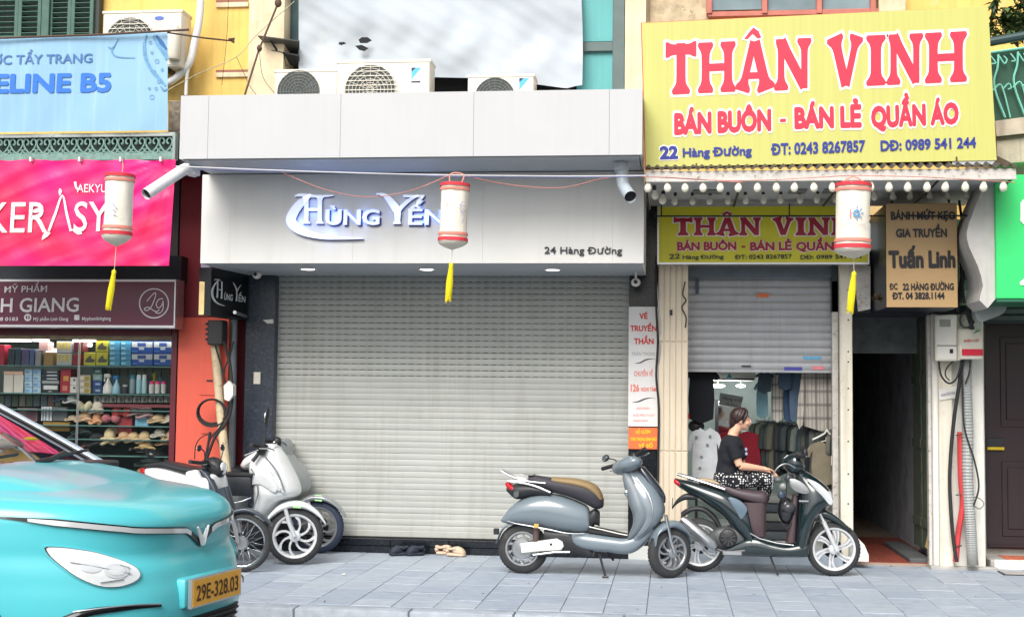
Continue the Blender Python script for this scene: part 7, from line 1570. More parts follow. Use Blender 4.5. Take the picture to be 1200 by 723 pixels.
# surface helper: point on the nose at lateral y, height z (offset outwards)
def lv(z):
    for i in range(len(lev)-1):
        if lev[i][0] <= z <= lev[i+1][0]:
            t = (z-lev[i][0])/(lev[i+1][0]-lev[i][0]); return tuple(lev[i][k]*(1-t)+lev[i+1][k]*t for k in range(4))
    return lev[-1]
def skin(sy, z, off=0.004):
    """sy: arc parameter -1..1 across the front (angle), z height"""
    _, xf, hw, e = lv(z-lift(.6+.25*abs(sy), z)); an = sy*math.pi/2
    c, s_ = math.cos(an), math.sin(an); cx = (xf-4.2)/2; a = (xf+4.2)/2
    def pt(an):
        c, s_ = math.cos(an), math.sin(an); yy_ = hw*math.copysign(abs(s_)**(2/e), s_); return Vector((cx+a*abs(c)**(2/e), yy_, z))
    p = pt(an); q = pt(an+.004)-pt(an-.004); nrm = Vector((q.y, -q.x, 0)).normalized()
    return p+nrm*off
def skin_patch(name, pts, mat, off=.006, depth=0, sub=1, par=None):
    """strip between two rows of (sy, z)"""
    m = MB(); top, bot = pts; K = len(top)
    V = [skin(*p, off) for p in top]+[skin(*p, off) for p in bot]+[skin(*p, off-.012) for p in top]+[skin(*p, off-.012) for p in bot]
    F = [(i, i+1, K+i+1, K+i) for i in range(K-1)]+[(2*K+i, i, i+1, 2*K+i+1)[::-1] for i in range(K-1)]+[(K+i, 3*K+i, 3*K+i+1, K+i+1)[::-1] for i in range(K-1)]+[(0, K, 3*K, 2*K), (K-1, 2*K-1, 4*K-1, 3*K-1)]
    return part(name, m.add(V, F), mat, par or car, local=True, smooth=40)
def yy2s(y, z):
    _, xf, hw, e = lv(z); r = min(.999, abs(y)/hw)
    return math.copysign(math.asin(r**(e/2))*2/math.pi, y)
# light bar with a dip at the emblem
ys = [-.78+.045*i for i in range(16)]+[-.07, -.035, 0, .035, .07]+[.105+.045*i for i in range(16)]
def barz(y):
    a = abs(y); return .868+.04*min(1, a/.5)+.065*max(0, (a-.45)/.33)**1.3-(.062*max(0, 1-a/.13))
def cl_(y): return max(-.80, min(.80, y))
def bar(th0, th1, mat, nm, off, y0=-.80, y1=.80):
    Y_ = [y for y in ys if y0 <= y <= y1]
    taper = lambda y: max(.15, min(1, (.79-abs(y))/.10))
    return skin_patch(nm, ([(yy2s(cl_(y), .9), barz(y)+th0*taper(y)) for y in Y_], [(yy2s(cl_(y), .9), barz(y)-th1*taper(y)) for y in Y_]), mat, off)
bar(.014, .017, flat('gloss_black_trim', (16, 20, 24), .1), 'bar_bezel', .010); bar(.008, .014, clear_lens, 'light_bar', .016, -.77, -.09); bar(.008, .014, clear_lens, 'light_bar', .016, .09, .77)
e_ = MB()
for s in (-1, 1):
    for (p0, p1, w) in (((.052, .885), (.0, .80), .012), ((.030, .872), (0.002, .825), .007)):
        a = skin(yy2s(s*p0[0], .9), p0[1], .016); b = skin(yy2s(s*p1[0], .9), p1[1], .02); e_.tube([a, b], [w*.5, w], 6)
part('emblem', e_, M('emblem_silver', srgb(226, 230, 232), .25, metal=.3, var=0), car, local=True)
# headlamps (near and far), lens shape like a teardrop
tear_ = [(.705, .838), (.68, .842), (.64, .832), (.59, .815), (.53, .785), (.48, .75), (.46, .715), (.475, .69), (.515, .672), (.56, .665), (.60, .672), (.635, .695), (.665, .73), (.69, .785)]
for s in (-1, 1):
    def lamp(sc_, off, mat, nm, par):
        m = MB(); cy, cz = .575, .745
        o = catmull([(cy+(y-cy)*sc_, cz+(z-cz)*sc_, 0) for y, z in tear_], 3, True)
        V = []; K = len(o); rws = ((1, off-.03), (1, off), (.6, off+.004), (.25, off+.006))
        for f_, of in rws:
            for p in o: y, z = cy+(p.x-cy)*f_, cz+(p.y-cz)*f_; V.append(skin(yy2s(s*y, z), z, of))
        V.append(skin(yy2s(s*cy, cz), cz, off+.006)); F = [(r*K+k, r*K+(k+1) % K, (r+1)*K+(k+1) % K, (r+1)*K+k) for r in range(len(rws)-1) for k in range(K)]+[((len(rws)-1)*K+k, (len(rws)-1)*K+(k+1) % K, len(V)-1) for k in range(K)]
        return part(nm, m.add(V, F), mat, par, local=True, smooth=60)
    hl = lamp(1.07, .006, tq_, 'headlight', car); lamp(1.02, .009, black_pl, 'lamp_seal', hl); lamp(.99, .012, M('lamp_lens', srgb(226, 230, 232), .12, metal=.1, var=.12, scale=9, coat=1), 'lens', hl)
    for (cy, cz, r_, mt_, of_) in ((.545, .735, .040, M('lamp_bowl', srgb(198, 203, 207), .25, metal=.15, coat=.6), .0205), (.545, .735, .026, clear_lens, .023), (.615, .755, .028, M('lamp_bowl'), .0205)):
        m = MB(); K = 18; V = [skin(yy2s(s*cy, cz), cz, of_+.002)]+[skin(yy2s(s*(cy+r_*math.cos(2*math.pi*k/K)), cz+r_*.8*math.sin(2*math.pi*k/K)), cz+r_*.8*math.sin(2*math.pi*k/K), of_) for k in range(K)]
        part('lamp_bowl', m.add(V, [(0, k+1, (k+1) % K+1) for k in range(K)]), mt_, hl, local=True)
    for (a, b) in (((.50, .72), (.66, .78)), ((.53, .70), (.60, .69)), ((.50, .745), (.53, .76))):
        m = MB(); m.tube([skin(yy2s(s*(a[0]+(b[0]-a[0])*k/5), a[1]+(b[1]-a[1])*k/5), a[1]+(b[1]-a[1])*k/5, .021) for k in range(6)], .003, 5); part('lamp_ridge', m, flat('lamp_ridge_grey', (172, 178, 182), .3), hl, local=True)
# number plate
def tang(y, z, off):
    p = skin(yy2s(y, z), z, off); q = (skin(yy2s(y+.01, z), z, off)-skin(yy2s(y-.01, z), z, off)).normalized(); return p, q
pc, pq = Vector((.072, 0, .60)), Vector((0, 1, 0)); pw, phh = .235, .06
pq = Vector((0, 1, 0)); pn = Vector((1, 0, 0))
def pl(u, v, w=0): return pc+pq*(u*pw)+Vector((0, 0, v*phh))+pn*w
fr2 = part('number_plate', MB().quad(pl(-1.04, -1.12), pl(1.04, -1.12), pl(1.04, 1.12), pl(-1.04, 1.12), tuple(pn*-.02)), silver, car, local=True)
part('plate_face', MB().quad(pl(-1, -1, .002), pl(1, -1, .002), pl(1, 1, .002), pl(-1, 1, .002), tuple(pn*-.002)), flat('plate_yellow', (240, 176, 40), .35), fr2, local=True)
m = MB(); vs, fs = glyphs('29E-328.03', .012)
m.add([pl(-.88+1.76*u, -.62+1.24*v, .0045) for u, v in vs], fs); part('plate_number', m, flat('plate_ink', (70, 40, 30), .5), fr2, local=True, smooth=0)
part('plate_mount', MB().box(-.03, .050, -.265, .265, .53, .67, .02), tq_, car, local=True)
# lower black intake
def lowpatch(nm, z0, z1, y0, y1, mat, off, n_=16):
    Y_ = [y0+(y1-y0)*i/n_ for i in range(n_+1)]
    return skin_patch(nm, ([(yy2s(y, z1), z1) for y in Y_], [(yy2s(y, z0), z0) for y in Y_]), mat, off)
lowpatch('lower_grille', .33, .485, -.34, .34, black_pl, .010)
for i in range(5): lowpatch('grille_slat', .345+.028*i, .355+.028*i, -.33, .33, flat('slat_grey', (60, 64, 68), .4), .018)
for s in (-1, 1):
    m = MB()
    m.tube([skin(yy2s(s*y, z), z, .006) for y, z in ((.71, .47), (.69, .52), (.64, .56), (.55, .572), (.38, .566))], [.022, .026, .018, .013, .006], 10, sm=4); part('fog_trim', m, M('gloss_black_trim'), car, local=True)
    m = MB(); m.tube([skin(yy2s(s*y, z), z, .022) for y, z in ((.67, .568), (.60, .580), (.50, .584), (.39, .574))], .004, 6, sm=3); part('fog_trim_line', m, chrome, car, local=True)
# wheels with arches
def cwheel(x, s):
    y = s*.83; m = Matrix.Translation((x, y, .33))
    pr = [(.215+(.33-.215)*math.sin(math.pi*k/12)**.6, -.105*math.cos(math.pi*k/12)) for k in range(13)]
    w = part('wheel', MB().lathe([(.03, -.06), (.07, -.07), (.07, .07)], 16, axis='Y').tr(m), alloy, car, local=True)
    part('arch', MB().lathe([(.385, -.09), (.385, .09), (.30, .095)], 40, axis='Y', cap=False).tr(m), black_pl, w, local=True); part('arch_lining', MB().lathe([(.001, -.085), (.385, -.085)], 40, axis='Y', cap=False).tr(m), black, w, local=True)
    part('tyre', MB().lathe([(p[0], p[1]) for p in pr], 40, axis='Y', cap=False).tr(m), tyre_m, w, local=True)
    q = MB()
    for k in range(5): q.join(MB().box(-.025, .025, -.1, -.07, .05, .22, .006).join(MB()), Matrix.Rotation(k*1.2566, 4, 'Y'))
    part('rim', q.lathe([(.215, -.09), (.2, -.1), (.19, -.07)], 32, axis='Y', cap=False).tr(m @ Matrix.Scale(s*-1 if s > 0 else 1, 4, (0, 1, 0))), alloy, w, local=True)
for x in (-.86, -3.45):
    for s in (-1, 1): cwheel(x, s)
for s in (-1, 1):
    part('side_window', MB().quad((-1.75, s*.79, 1.12), (-3.2, s*.80, 1.12), (-3.0, s*.69, 1.42), (-2.1, s*.68, 1.44), (0, s*.004, 0)), M('car_glass'), car, local=True)
    mi = part('wing_mirror', MB().ell((-1.55, s*.98, 1.12), (.07, .12, .08)), tq_, car, local=True); part('mirror_arm', MB().tube([(-1.55, s*.8, 1.08), (-1.55, s*.92, 1.10)], .025), black_pl, mi, local=True)
# ================================================================ THE WOMAN
skin_m = M('skin', srgb(222, 172, 144), .5, var=.05, scale=10, spec=.4); hair_m = M('hair', srgb(46, 28, 26), .45, var=.4, scale=5, aniso=(14, 14, 1.5))
tee = M('black_tee', srgb(22, 24, 32), .85, var=.15, bump=1, bscale=7)
YW = 13.74
TW = lambda cx, cy, dy=0: P(770+cx/3.012, 460+cy/3.012, YW+dy)
wm = thing('person', 'woman in black T-shirt and white-dotted black trousers sitting sideways on the green scooter', 'person', P(855, 580, YW))
def fuse(name, mb, mat, par, vox=.006, sm=6, smooth=180):
    o = part(name, mb, mat, par, smooth=smooth)
    r = o.modifiers.new('remesh', 'REMESH'); r.mode = 'VOXEL'; r.voxel_size = vox; r.use_smooth_shade = True
    if sm: k = o.modifiers.new('smooth', 'SMOOTH'); k.factor = .5; k.iterations = sm
    return o
rotY = lambda a: Matrix.Rotation(R_(a), 3, 'Y')
hc = TW(294, 92)
b = MB()
b.ell(hc, (.086, .070, .098), 20, 14, rotY(8)).ell(hc+Vector((.030, 0, -.040)), (.058, .056, .068), 16, 12, rotY(0))        # skull, face
b.ell(hc+Vector((.050, 0, -.088)), (.026, .030, .022))                                                                      # chin
b.tube([hc+Vector((.082, 0, .010)), hc+Vector((.096, 0, -.018)), hc+Vector((.101, 0, -.034)), hc+Vector((.088, 0, -.042))], [.008, .010, .013, .010], 10)   # nose
b.ell(hc+Vector((.086, 0, -.058)), (.009, .022, .006)).ell(hc+Vector((.083, 0, -.067)), (.010, .020, .007))                # lips
for s in (-1, 1):
    b.ell(hc+Vector((-.005, s*.070, -.022)), (.018, .008, .028)); b.ell(hc+Vector((.060, s*.035, -.040)), (.026, .022, .024))
    b.ell(hc+Vector((.074, s*.028, .018)), (.014, .022, .008))
nk = TW(268, 150)
b.tube([hc+Vector((-.020, 0, -.06)), nk+Vector((.004, 0, .02)), nk+Vector((-.004, 0, -.03))], [.052, .050, .062], 16)
b.tube([TW(262, 165), TW(262, 205), TW(256, 250), TW(252, 300)], [.075, .11, .105, .10], 16)
# arms (near and far): shoulder, elbow, wrist
def arm(dy, sh_, el, wr, s):
    S0, E0, W0 = TW(*sh_, dy), TW(*el, dy*1.15), TW(*wr, dy*.55)
    b.tube([S0, S0.lerp(E0, .5), E0], [.052, .044, .037], 14).tube([E0, E0.lerp(W0, .35), W0], [.038, .037, .025], 14)
    f = (W0-E0).normalized(); up = Vector((0, 0, 1)); side = f.cross(up).normalized()
    pc_ = W0+f*.045+Vector((0, 0, .002))
    b.ell(W0+f*.042, (.050, .040, .018), 14, 10, rotY(8)); b.tube([W0, W0+f*.03], [.025, .026], 12)
    for k, (off, ln) in enumerate(((-.030, .058), (-.011, .068), (.010, .064), (.029, .050))):
        a0 = W0+f*.075+side*off; a1 = a0+f*ln*.45+Vector((0, 0, -.006)); a2 = a1+f*ln*.30+Vector((0, 0, -.018)); a3 = a2+f*ln*.12+Vector((0, 0, -.018))
        b.tube([a0, a1, a2, a3], [.0095, .009, .0082, .007], 8)
    th0 = W0+f*.02-side*s*-.030; b.tube([th0, th0+f*.032-side*s*-.016+Vector((0, 0, -.006)), th0+f*.058-side*s*-.012+Vector((0, 0, -.016))], [.013, .011, .009], 8)
arm(-.165, (264, 182), (292, 258), (372, 268), -1)
arm(.155, (276, 184), (304, 262), (380, 276), 1)
# feet
for dy, x in ((.12, 334), (.20, 328)):
    a = TW(x, 512, .12+dy); b.tube([a+Vector((0, 0, .12)), a], [.035, .033], 10).ell(a+Vector((.06, 0, -.025)), (.11, .042, .032))
body_o = fuse('body', b, skin_m, wm, .0055, 4)
# trousers
q = MB()
q.ell(TW(252, 305), (.150, .185, .105)); q.ell(TW(240, 300), (.12, .17, .10))
for dy, kx in ((-.085, 398), (.085, 392)):
    H0 = TW(262, 312, dy); K0 = TW(kx-5, 304, dy+.05); A0 = TW(kx-62, 495, dy*.4+.27)
    q.tube([H0, H0.lerp(K0, .5)+Vector((0, 0, .012)), K0], [.098, .088, .070], 18); q.ell(K0, (.068, .07, .066)); q.tube([K0, K0.lerp(A0, .4), A0], [.068, .066, .064], 16)
pm_ = cloth_mat((24, 24, 30), 'dots'); tr_o = fuse('trousers', q, pm_, wm, .009, 8)
# T-shirt
q = MB()
q.tube([TW(270, 150), TW(266, 172), TW(262, 205), TW(256, 245), TW(250, 280), TW(248, 306)], [.062, .112, .128, .120, .122, .130], 22)
q.ell(TW(268, 186), (.10, .185, .062)); q.ell(TW(288, 216), (.085, .13, .075)); q.ell(TW(258, 232), (.115, .150, .12)); q.ell(TW(250, 282), (.118, .160, .085)); q.ell(TW(244, 300), (.112, .165, .04))
for dy, a, e in ((-.165, (264, 180), (284, 234)), (.155, (276, 182), (296, 238))): q.tube([TW(*a, dy*.85), TW(*a, dy), TW(*e, dy*1.12)], [.060, .066, .062], 16)
tee_o = fuse('t_shirt', q, tee, wm, .009, 7)
lgm = MB()
for pts in ([(304, 196), (310, 192), (316, 198), (311, 206), (306, 204)], [(306, 208), (314, 206), (317, 214), (309, 218)]): lgm.ell(TW(pts[2][0]-2, pts[2][1]+2, -.085), (.013, .010, .018))
part('chest_print', lgm, flat('print_silverblue', (150, 160, 190), .6), tee_o)
# hair: cap, tied low at the nape, parted fringe framing the face
q = MB()
q.ell(hc+Vector((-.016, 0, .020)), (.092, .080, .096), 20, 14, rotY(8)); q.ell(hc+Vector((-.070, 0, -.030)), (.042, .055, .070)); q.ell(hc+Vector((-.085, 0, -.075)), (.026, .034, .042))
for s in (-1, 1):
    q.tube([hc+Vector((.030, s*.010, .108)), hc+Vector((.062, s*.040, .075)), hc+Vector((.052, s*.064, .025)), hc+Vector((.030, s*.070, -.025)), hc+Vector((.022, s*.068, -.055))], [.012, .016, .015, .010, .004], 8, sm=4)
    q.tube([hc+Vector((.0, s*.02, .11)), hc+Vector((.03, s*.055, .075)), hc+Vector((.005, s*.074, .02)), hc+Vector((-.03, s*.07, -.03))], [.014, .02, .022, .015], 8, sm=4)
ha = fuse('hair', q, hair_m, wm, .006, 3)
st_ = MB()
for k in range(60):
    a = random.uniform(-1, 1); z0 = random.uniform(.04, .112); sd = random.choice((-1, 1))
    p0 = hc+Vector((.02+random.uniform(-.04, .03), sd*.03*random.random(), z0)); st_.tube([p0, hc+Vector((-.03, sd*.078, z0*.5)), hc+Vector((-.085, sd*.03, -.06+random.uniform(-.02, .02)))], .0018, 4, sm=3)
part('hair_strands', st_, hair_m, wm, kind='stuff')
dk_ = flat('eye_dark', (40, 26, 24), .2, var=0)
for s in (-1, 1):
    ey = part('eye', MB().ell(hc+Vector((.079, s*.033, .000)), (.006, .012, .0055)), flat('eye_white', (220, 214, 208), .2, var=0), wm); part('iris', MB().ell(hc+Vector((.084, s*.032, .000)), (.003, .005, .005)), dk_, ey)
    part('eyebrow', MB().tube([hc+Vector((.088, s*.014, .020)), hc+Vector((.086, s*.034, .026)), hc+Vector((.074, s*.052, .020))], .003, 5), hair_m, wm)
part('mouth', MB().ell(hc+Vector((.094, 0, -.0625)), (.004, .018, .0045)), flat('lip', (178, 96, 90), .5), wm)
# ================================================================ LANTERNS, WIRES
def wavy(n): return 0
lantern_m = flat('lantern_cloth', (232, 226, 212), .8, var=.05, bump=.4, bscale=18); lr = flat('lantern_red', (214, 58, 70), .7, var=.05); lp_ = flat('lantern_salmon', (232, 140, 124), .7, var=.05); ytas = M('yellow_tassel', srgb(232, 214, 30), .6, var=.15, scale=30, aniso=(8, 8, 1))
def lantern(lab, x, yt, yb, w, xb, tip, tas, Y, lean=0, print_=None):
    """cloth lantern: top centre (x,yt), bottom of the cloth (xb,yb), cone tip and tassel (x0,y0,x1,y1)"""
    top = P(x, yt, Y); bot = P(xb, yb, Y); r = w/2/FPX*Y; ax = (bot-top); L = ax.length; ax.normalize()
    t = thing('lantern', lab, 'lantern', P(tip[0], tip[1], Y), group='cloth lanterns on the street wire')
    m_ = Matrix.Translation(top) @ ax.to_track_quat('Z', 'Y').to_matrix().to_4x4()
    prof = []
    for k in range(25):
        u = k/24; rr = r*(.985-.035*math.sin(math.pi*u)+(.03 if u < .04 or u > .96 else 0)); prof.append((rr, u*L))
    def band(u0, u1, off=.0): return [(p[0]+off, p[1]) for p in ([(r*(.985-.035*math.sin(math.pi*u))+.0, u*L) for u in (u0, (u0+u1)/2, u1)])]
    bd = MB().lathe(prof, 28, cap=False)
    for v in bd.v:
        a = math.atan2(v.y, v.x); k = 1+.018*math.sin(a*7+v.z*9)+.012*math.sin(a*3-v.z*14); v.x *= k; v.y *= k
    part('cloth', bd.tr(m_), lantern_m, t, smooth=80)
    for u0, u1, mt in ((.005, .045, lr), (.075, .115, lp_), (.84, .885, lp_), (.925, .985, lr)):
        bb_ = MB().lathe(band(u0, u1, .006+r*.03), 28, cap=False); part('stripe', bb_.tr(m_), mt, t, smooth=80)
    part('rim_ring', MB().tube([(r*1.0*math.cos(k*math.pi/14), r*math.sin(k*math.pi/14), 0) for k in range(28)], .006, 5, closed=True).tr(m_), lr, t)
    tp_ = P(tip[0], tip[1], Y); cone = MB(); V = []; n = 28
    for j in range(6):
        u = j/5; c_ = bot.lerp(tp_, u); rr = r*1.0*(1-u**1.7)+.004
        for k in range(n):
            a = 2*math.pi*k/n; V.append(c_+Vector((math.cos(a), math.sin(a), 0))*rr*(1+.04*math.sin(a*9)*(1-u)))
    cone.add(V, [(j*n+k, j*n+(k+1) % n, (j+1)*n+(k+1) % n, (j+1)*n+k) for j in range(5) for k in range(n)]); part('bottom_cone', cone, lantern_m, t, smooth=80)
    part('cap', MB().lathe([(.004, L*.002), (r*.97, L*.012)], 28, cap=False).tr(m_), flat('lantern_inside', (190, 184, 174), .8), t)
    a, b_ = P(tas[0], tas[1], Y), P(tas[2], tas[3], Y)
    part('cord', MB().tube([tp_, a], .003, 5), flat('cord_pale', (210, 200, 170), .7), t)
    g = MB()
    g.tube([a, a.lerp(b_, .06), a.lerp(b_, .12), a.lerp(b_, .5), a.lerp(b_, .92), b_], [.010, .022, .017, .026, .027, .012], 12)
    for k in range(14):
        an = k*math.pi/7; o_ = Vector((math.cos(an), math.sin(an), 0)); g.tube([a.lerp(b_, .13)+o_*.015, a.lerp(b_, .55)+o_*.026, b_+o_*.022+Vector((0, 0, random.uniform(-.03, .01)))], .004, 4)
    part('tassel', g, ytas, t, smooth=60)
    return t, top, r
YL_ = 11.6
L1_, t1, r1 = lantern('cloth lantern in front of the pink banner, leftmost of the three', 141, 205, 277, 35, 137, (136, 289), (134, 316, 127, 361), YL_)
L2_, t2, r2 = lantern('cloth lantern in front of the white sign box, middle one of three', 533.5, 216, 284, 34, 530.5, (530, 293), (529, 308, 525, 351), YL_)
L3_, t3, r3 = lantern('cloth lantern with blue emblem in front of the gold sign, rightmost of the three', 1000, 216, 293, 40, 999, (1000, 303.5), (1001, 318, 996, 364), 11.2)
def face_pt(x, y, Y, cx, r):            # point on the lantern's front
    X = P(x, y, Y).x-P(cx, y, Y).x; return P(x, y, Y-math.sqrt(max(0, r*r-X*X))-.014)
eb = flat('emblem_blue', (90, 150, 200), .6); er_ = flat('emblem_red', (200, 120, 120), .6)
m = MB(); f = lambda x, y: face_pt(x, y, 11.2, 1000, r3)
ribbon_faces(m, [(1004+3.2*math.cos(a), 250+3.2*math.sin(a)) for a in range(7)], [1.2]*7, f, 3)
for a in range(-2, 3): ribbon_faces(m, [(1004+5*math.cos(a*.75), 250+5*math.sin(a*.75)), (1004+8*math.cos(a*.75), 250+8*math.sin(a*.75))], [.5, .8], f, 2)
part('emblem', m, eb, L3_, smooth=0)
m = MB(); ribbon_faces(m, [(996.5, 245), (996.5, 256)], [.7, .7], f, 2); ribbon_faces(m, [(996, 250), (1000, 250)], [.5, .5], f, 2); part('emblem', m, er_, L3_, smooth=0)
m = MB(); text_px(m, 'HÀNG ĐƯỜNG', 985, 264, 1014, 264, 2.2, 11, 0, fn=f); part('lettering', m, flat('print_faint', (196, 190, 184)), L3_, smooth=0)
m = MB(); f = lambda x, y: face_pt(x, y, YL_, 140, r1)
for pts in ([(124, 242), (128, 238), (133, 240), (136, 244)], [(125, 248), (130, 245), (135, 248)], [(127, 236), (131, 242)], [(124, 251.5), (136, 252)]): ribbon_faces(m, pts, [.8]*len(pts), f, 3)
part('faint_print', m, flat('print_lilac', (176, 170, 200), .6), L1_, smooth=0)
m = MB(); f = lambda x, y: face_pt(x, y, YL_, 532, r2)
for pts in ([(542, 236), (539, 244), (544, 252)], [(538, 240), (545, 242)], [(543, 256), (542, 262)], [(539, 249), (546, 247)], [(522, 240), (526, 238)]): ribbon_faces(m, pts, [.5]*len(pts), f, 3)
part('faint_print', m, flat('print_lilac'), L2_, smooth=0)
for L_, tp, pts in ((L1_, t1, [(143, 205), (144, 196), (144, 191)]), (L2_, t2, [(527, 216), (527, 206), (531, 203), (538, 203), (544, 206), (540, 216)]), (L3_, t3, [(984, 216), (1000, 207), (1016, 216)])):
    Yc = 11.2 if L_ is L3_ else YL_; part('hanger_loop', MB().tube([P(x, y, Yc) for x, y in pts], .006, 5, sm=3), flat('loop_salmon', (226, 150, 130), .6), L_)
wirew = flat('wire_pale', (190, 190, 196), .5); wireb = flat('wire_blue', (120, 130, 190), .5); wirer = flat('wire_pink', (206, 130, 120), .5)
def wire(lab, pts, Y0, Y1, r=.005, mat=None):
    n = len(pts)-1; return solo('wire', MB().tube([P(x, y, Y0+(Y1-Y0)*i/n) for i, (x, y) in enumerate(pts)], r, 6, sm=6), mat or wirew, lab, 'wire', smooth=60)
wire('pale wire strung across the white sign box from drainpipe to drainpipe', [(206, 195), (330, 200), (480, 204.5), (640, 206.5), (757, 206)], 11.7, 11.7, .006)
wire('thin blue wire sagging just under the pale wire', [(232, 199), (400, 202), (560, 208), (718, 207.5), (760, 206)], 11.72, 11.72, .004, wireb)
wire('pink string dipping between middle lantern and right drainpipe', [(548, 207), (600, 217), (660, 220), (715, 208), (780, 208), (870, 214)], 11.74, 12.2, .0035, wirer)
wire('pink string from the left drainpipe dipping to the middle lantern', [(330, 202), (380, 222), (430, 231), (480, 224), (525, 206)], 11.74, 11.7, .0035, wirer)
wire('pink wire along the eave bulbs to the rightmost lantern', [(757, 207), (860, 212), (960, 208), (1000, 206), (1090, 208), (1190, 214)], 12.4, 12.7, .004, wirer)
wire('string holding the leftmost lantern below the iron grille', [(144, 192), (143.5, 186)], 11.6, 11.6, .003)
wire('slack wire crossing the yellow wall above the canopy', [(186, 112), (230, 88), (277, 67), (300, 42), (345, 2)], 14.4, 14.6, .005, flat('wire_tan', (190, 180, 150)))
wire('thin wire drooping from the wall hook to the canopy', [(277, 67), (284, 82), (292, 100), (300, 111)], 14.5, 14.4, .003, dark_metal)
wire('vertical thin wire down the yellow wall', [(268, -20), (266, 40), (260, 100)], 14.7, 14.7, .003, dark_metal)
wire('wire down the cream pilaster beside the window hood', [(304, 60), (308, 90), (322, 110)], 14.6, 14.6, .003, dark_metal)
stay = thing('stay_rod', 'slanting dark steel rod from the canopy up across the cream pilaster', 'rod', P(287, 111, 14.2)); part('rod', MB().tube([P(287, 111, 14.2), P(303, 60, 14.4), P(326, 4, 14.6), P(330, -12, 14.6)], .012, 8), rust, stay); part('joint', MB().ell(P(304, 57, 14.38), (.03, .03, .04)), rust, stay); part('joint', MB().ell(P(326, 4, 14.58), (.04, .04, .05)), rust, stay)
solo('white_pipe', MB().tube([P(x, y, 14.6) for x, y in ((237, -40), (234, 20), (228, 50), (222, 74), (210, 88), (199, 96), (190, 98))], .042, 12, sm=5), pvc_w, 'thick white wrapped pipe curving down the yellow wall to the outdoor unit', 'pipe', smooth=60)
solo('white_pipe', MB().tube([P(x, y, 14.6) for x, y in ((222, 74), (219, 90), (218, 112))], .02, 8, sm=4), pvc_w, 'thin white pipe dropping straight onto the canopy beside the curved one', 'pipe', smooth=60)
solo('white_canister', MB().lathe([(.06, 0), (.075, .03), (.075, .34), (.05, .38)], 16, P(203, 70, 14.4)), plastic_cream, 'white canister hanging beside the weathered outdoor unit', 'canister')
# ---- black box sign on the left of the shutter
BX = P(247, 345, 13.75).x
ya = 13.75; pF = P(247, 345, ya); dirv = None
Q0 = P(247, 316, ya); Q1 = P(247, 371, ya); far = P(290, 345, 14.62)
bsn = thing('projecting_sign', 'black double-sided projecting sign with white lettering beside the coral pillar', 'sign', P(247, 371, ya))
nrm = (Vector((far.x-pF.x, far.y-pF.y, 0))).normalized(); side_n = Vector((nrm.y, -nrm.x, 0))
zt3, zb3 = P(247, 313.5, ya).z, P(247, 369.5, ya).z; Ls = (Vector((far.x-pF.x, far.y-pF.y, 0))).length
A = Vector((pF.x, pF.y, 0)); B = A+nrm*Ls
def wallq(a, b, z0, z1, th): return MB().quad((a.x, a.y, z0), (b.x, b.y, z0), (b.x, b.y, z1), (a.x, a.y, z1), th)
part('box', wallq(A, B, zb3, zt3, tuple(-side_n*.14)), flat('sign_black', (14, 18, 24), .35), bsn)
part('frame_top', wallq(A+side_n*.006, B+side_n*.006, zt3-.02, zt3, tuple(-side_n*.005)), dark_metal, bsn); part('frame_bottom', wallq(A+side_n*.006, B+side_n*.006, zb3, zb3+.02, tuple(-side_n*.005)), dark_metal, bsn)
on = Vector(A)+side_n*.012
fs_ = lambda x, y: PP(x, y, on, side_n)
m = MB()
for pts, wd in (([(256.5, 328), (252, 333), (248.7, 341), (250, 350), (256, 356), (263.5, 358.5)], [.3, .9, 1.2, 1.3, .8, .2]), ([(251, 328), (255, 327.5), (259, 329)], [.3, .6, .3]), ([(255, 329), (255, 339), (254.5, 349)], [1.0, .8, 1.1]), ([(260, 330), (260, 340), (259.5, 350)], [.9, .8, 1.0]), ([(255, 339), (260, 340)], [.5, .5]), ([(273, 331), (276, 336), (277.5, 341)], [.3, .8, .9]), ([(282.5, 334), (279.5, 338), (277.5, 342)], [.3, .6, .8]), ([(277.5, 341), (277.5, 347), (277, 353)], [.9, .8, 1.0])): ribbon_faces(m, pts, wd, fs_)
text_px(m, 'ÙNG', 262.5, 351, 272.5, 352.5, 7.5, 14, .02, fn=fs_); text_px(m, 'ẾN', 279.5, 353, 287.5, 354.5, 7.5, 14, .02, fn=fs_)
part('lettering', m, flat('print_pure_white', (225, 228, 230)), bsn, smooth=0)
part('support_arm', MB().tube([P(275, 366, 14.1), P(288, 371, 14.6)], .02), silver, bsn)
ysn = thing('light_box', 'small pale yellow light box panel at the left of the projecting black sign', 'sign', P(240, 369, 13.8))
part('panel', box_at(233, 330, 245, 369, 13.76, .12, .004), M('warm_poster', srgb(228, 200, 140), .5, var=.25, scale=5, spots=.5, spot_col=srgb(232, 176, 80), sscale=4), ysn); part('upper_panel', box_at(235, 308, 246, 330, 13.77, .1, .004), M('lilac_poster', srgb(140, 130, 150), .6, var=.4, scale=16, spots=.7, spot_col=srgb(60, 60, 80), sscale=12), ysn)
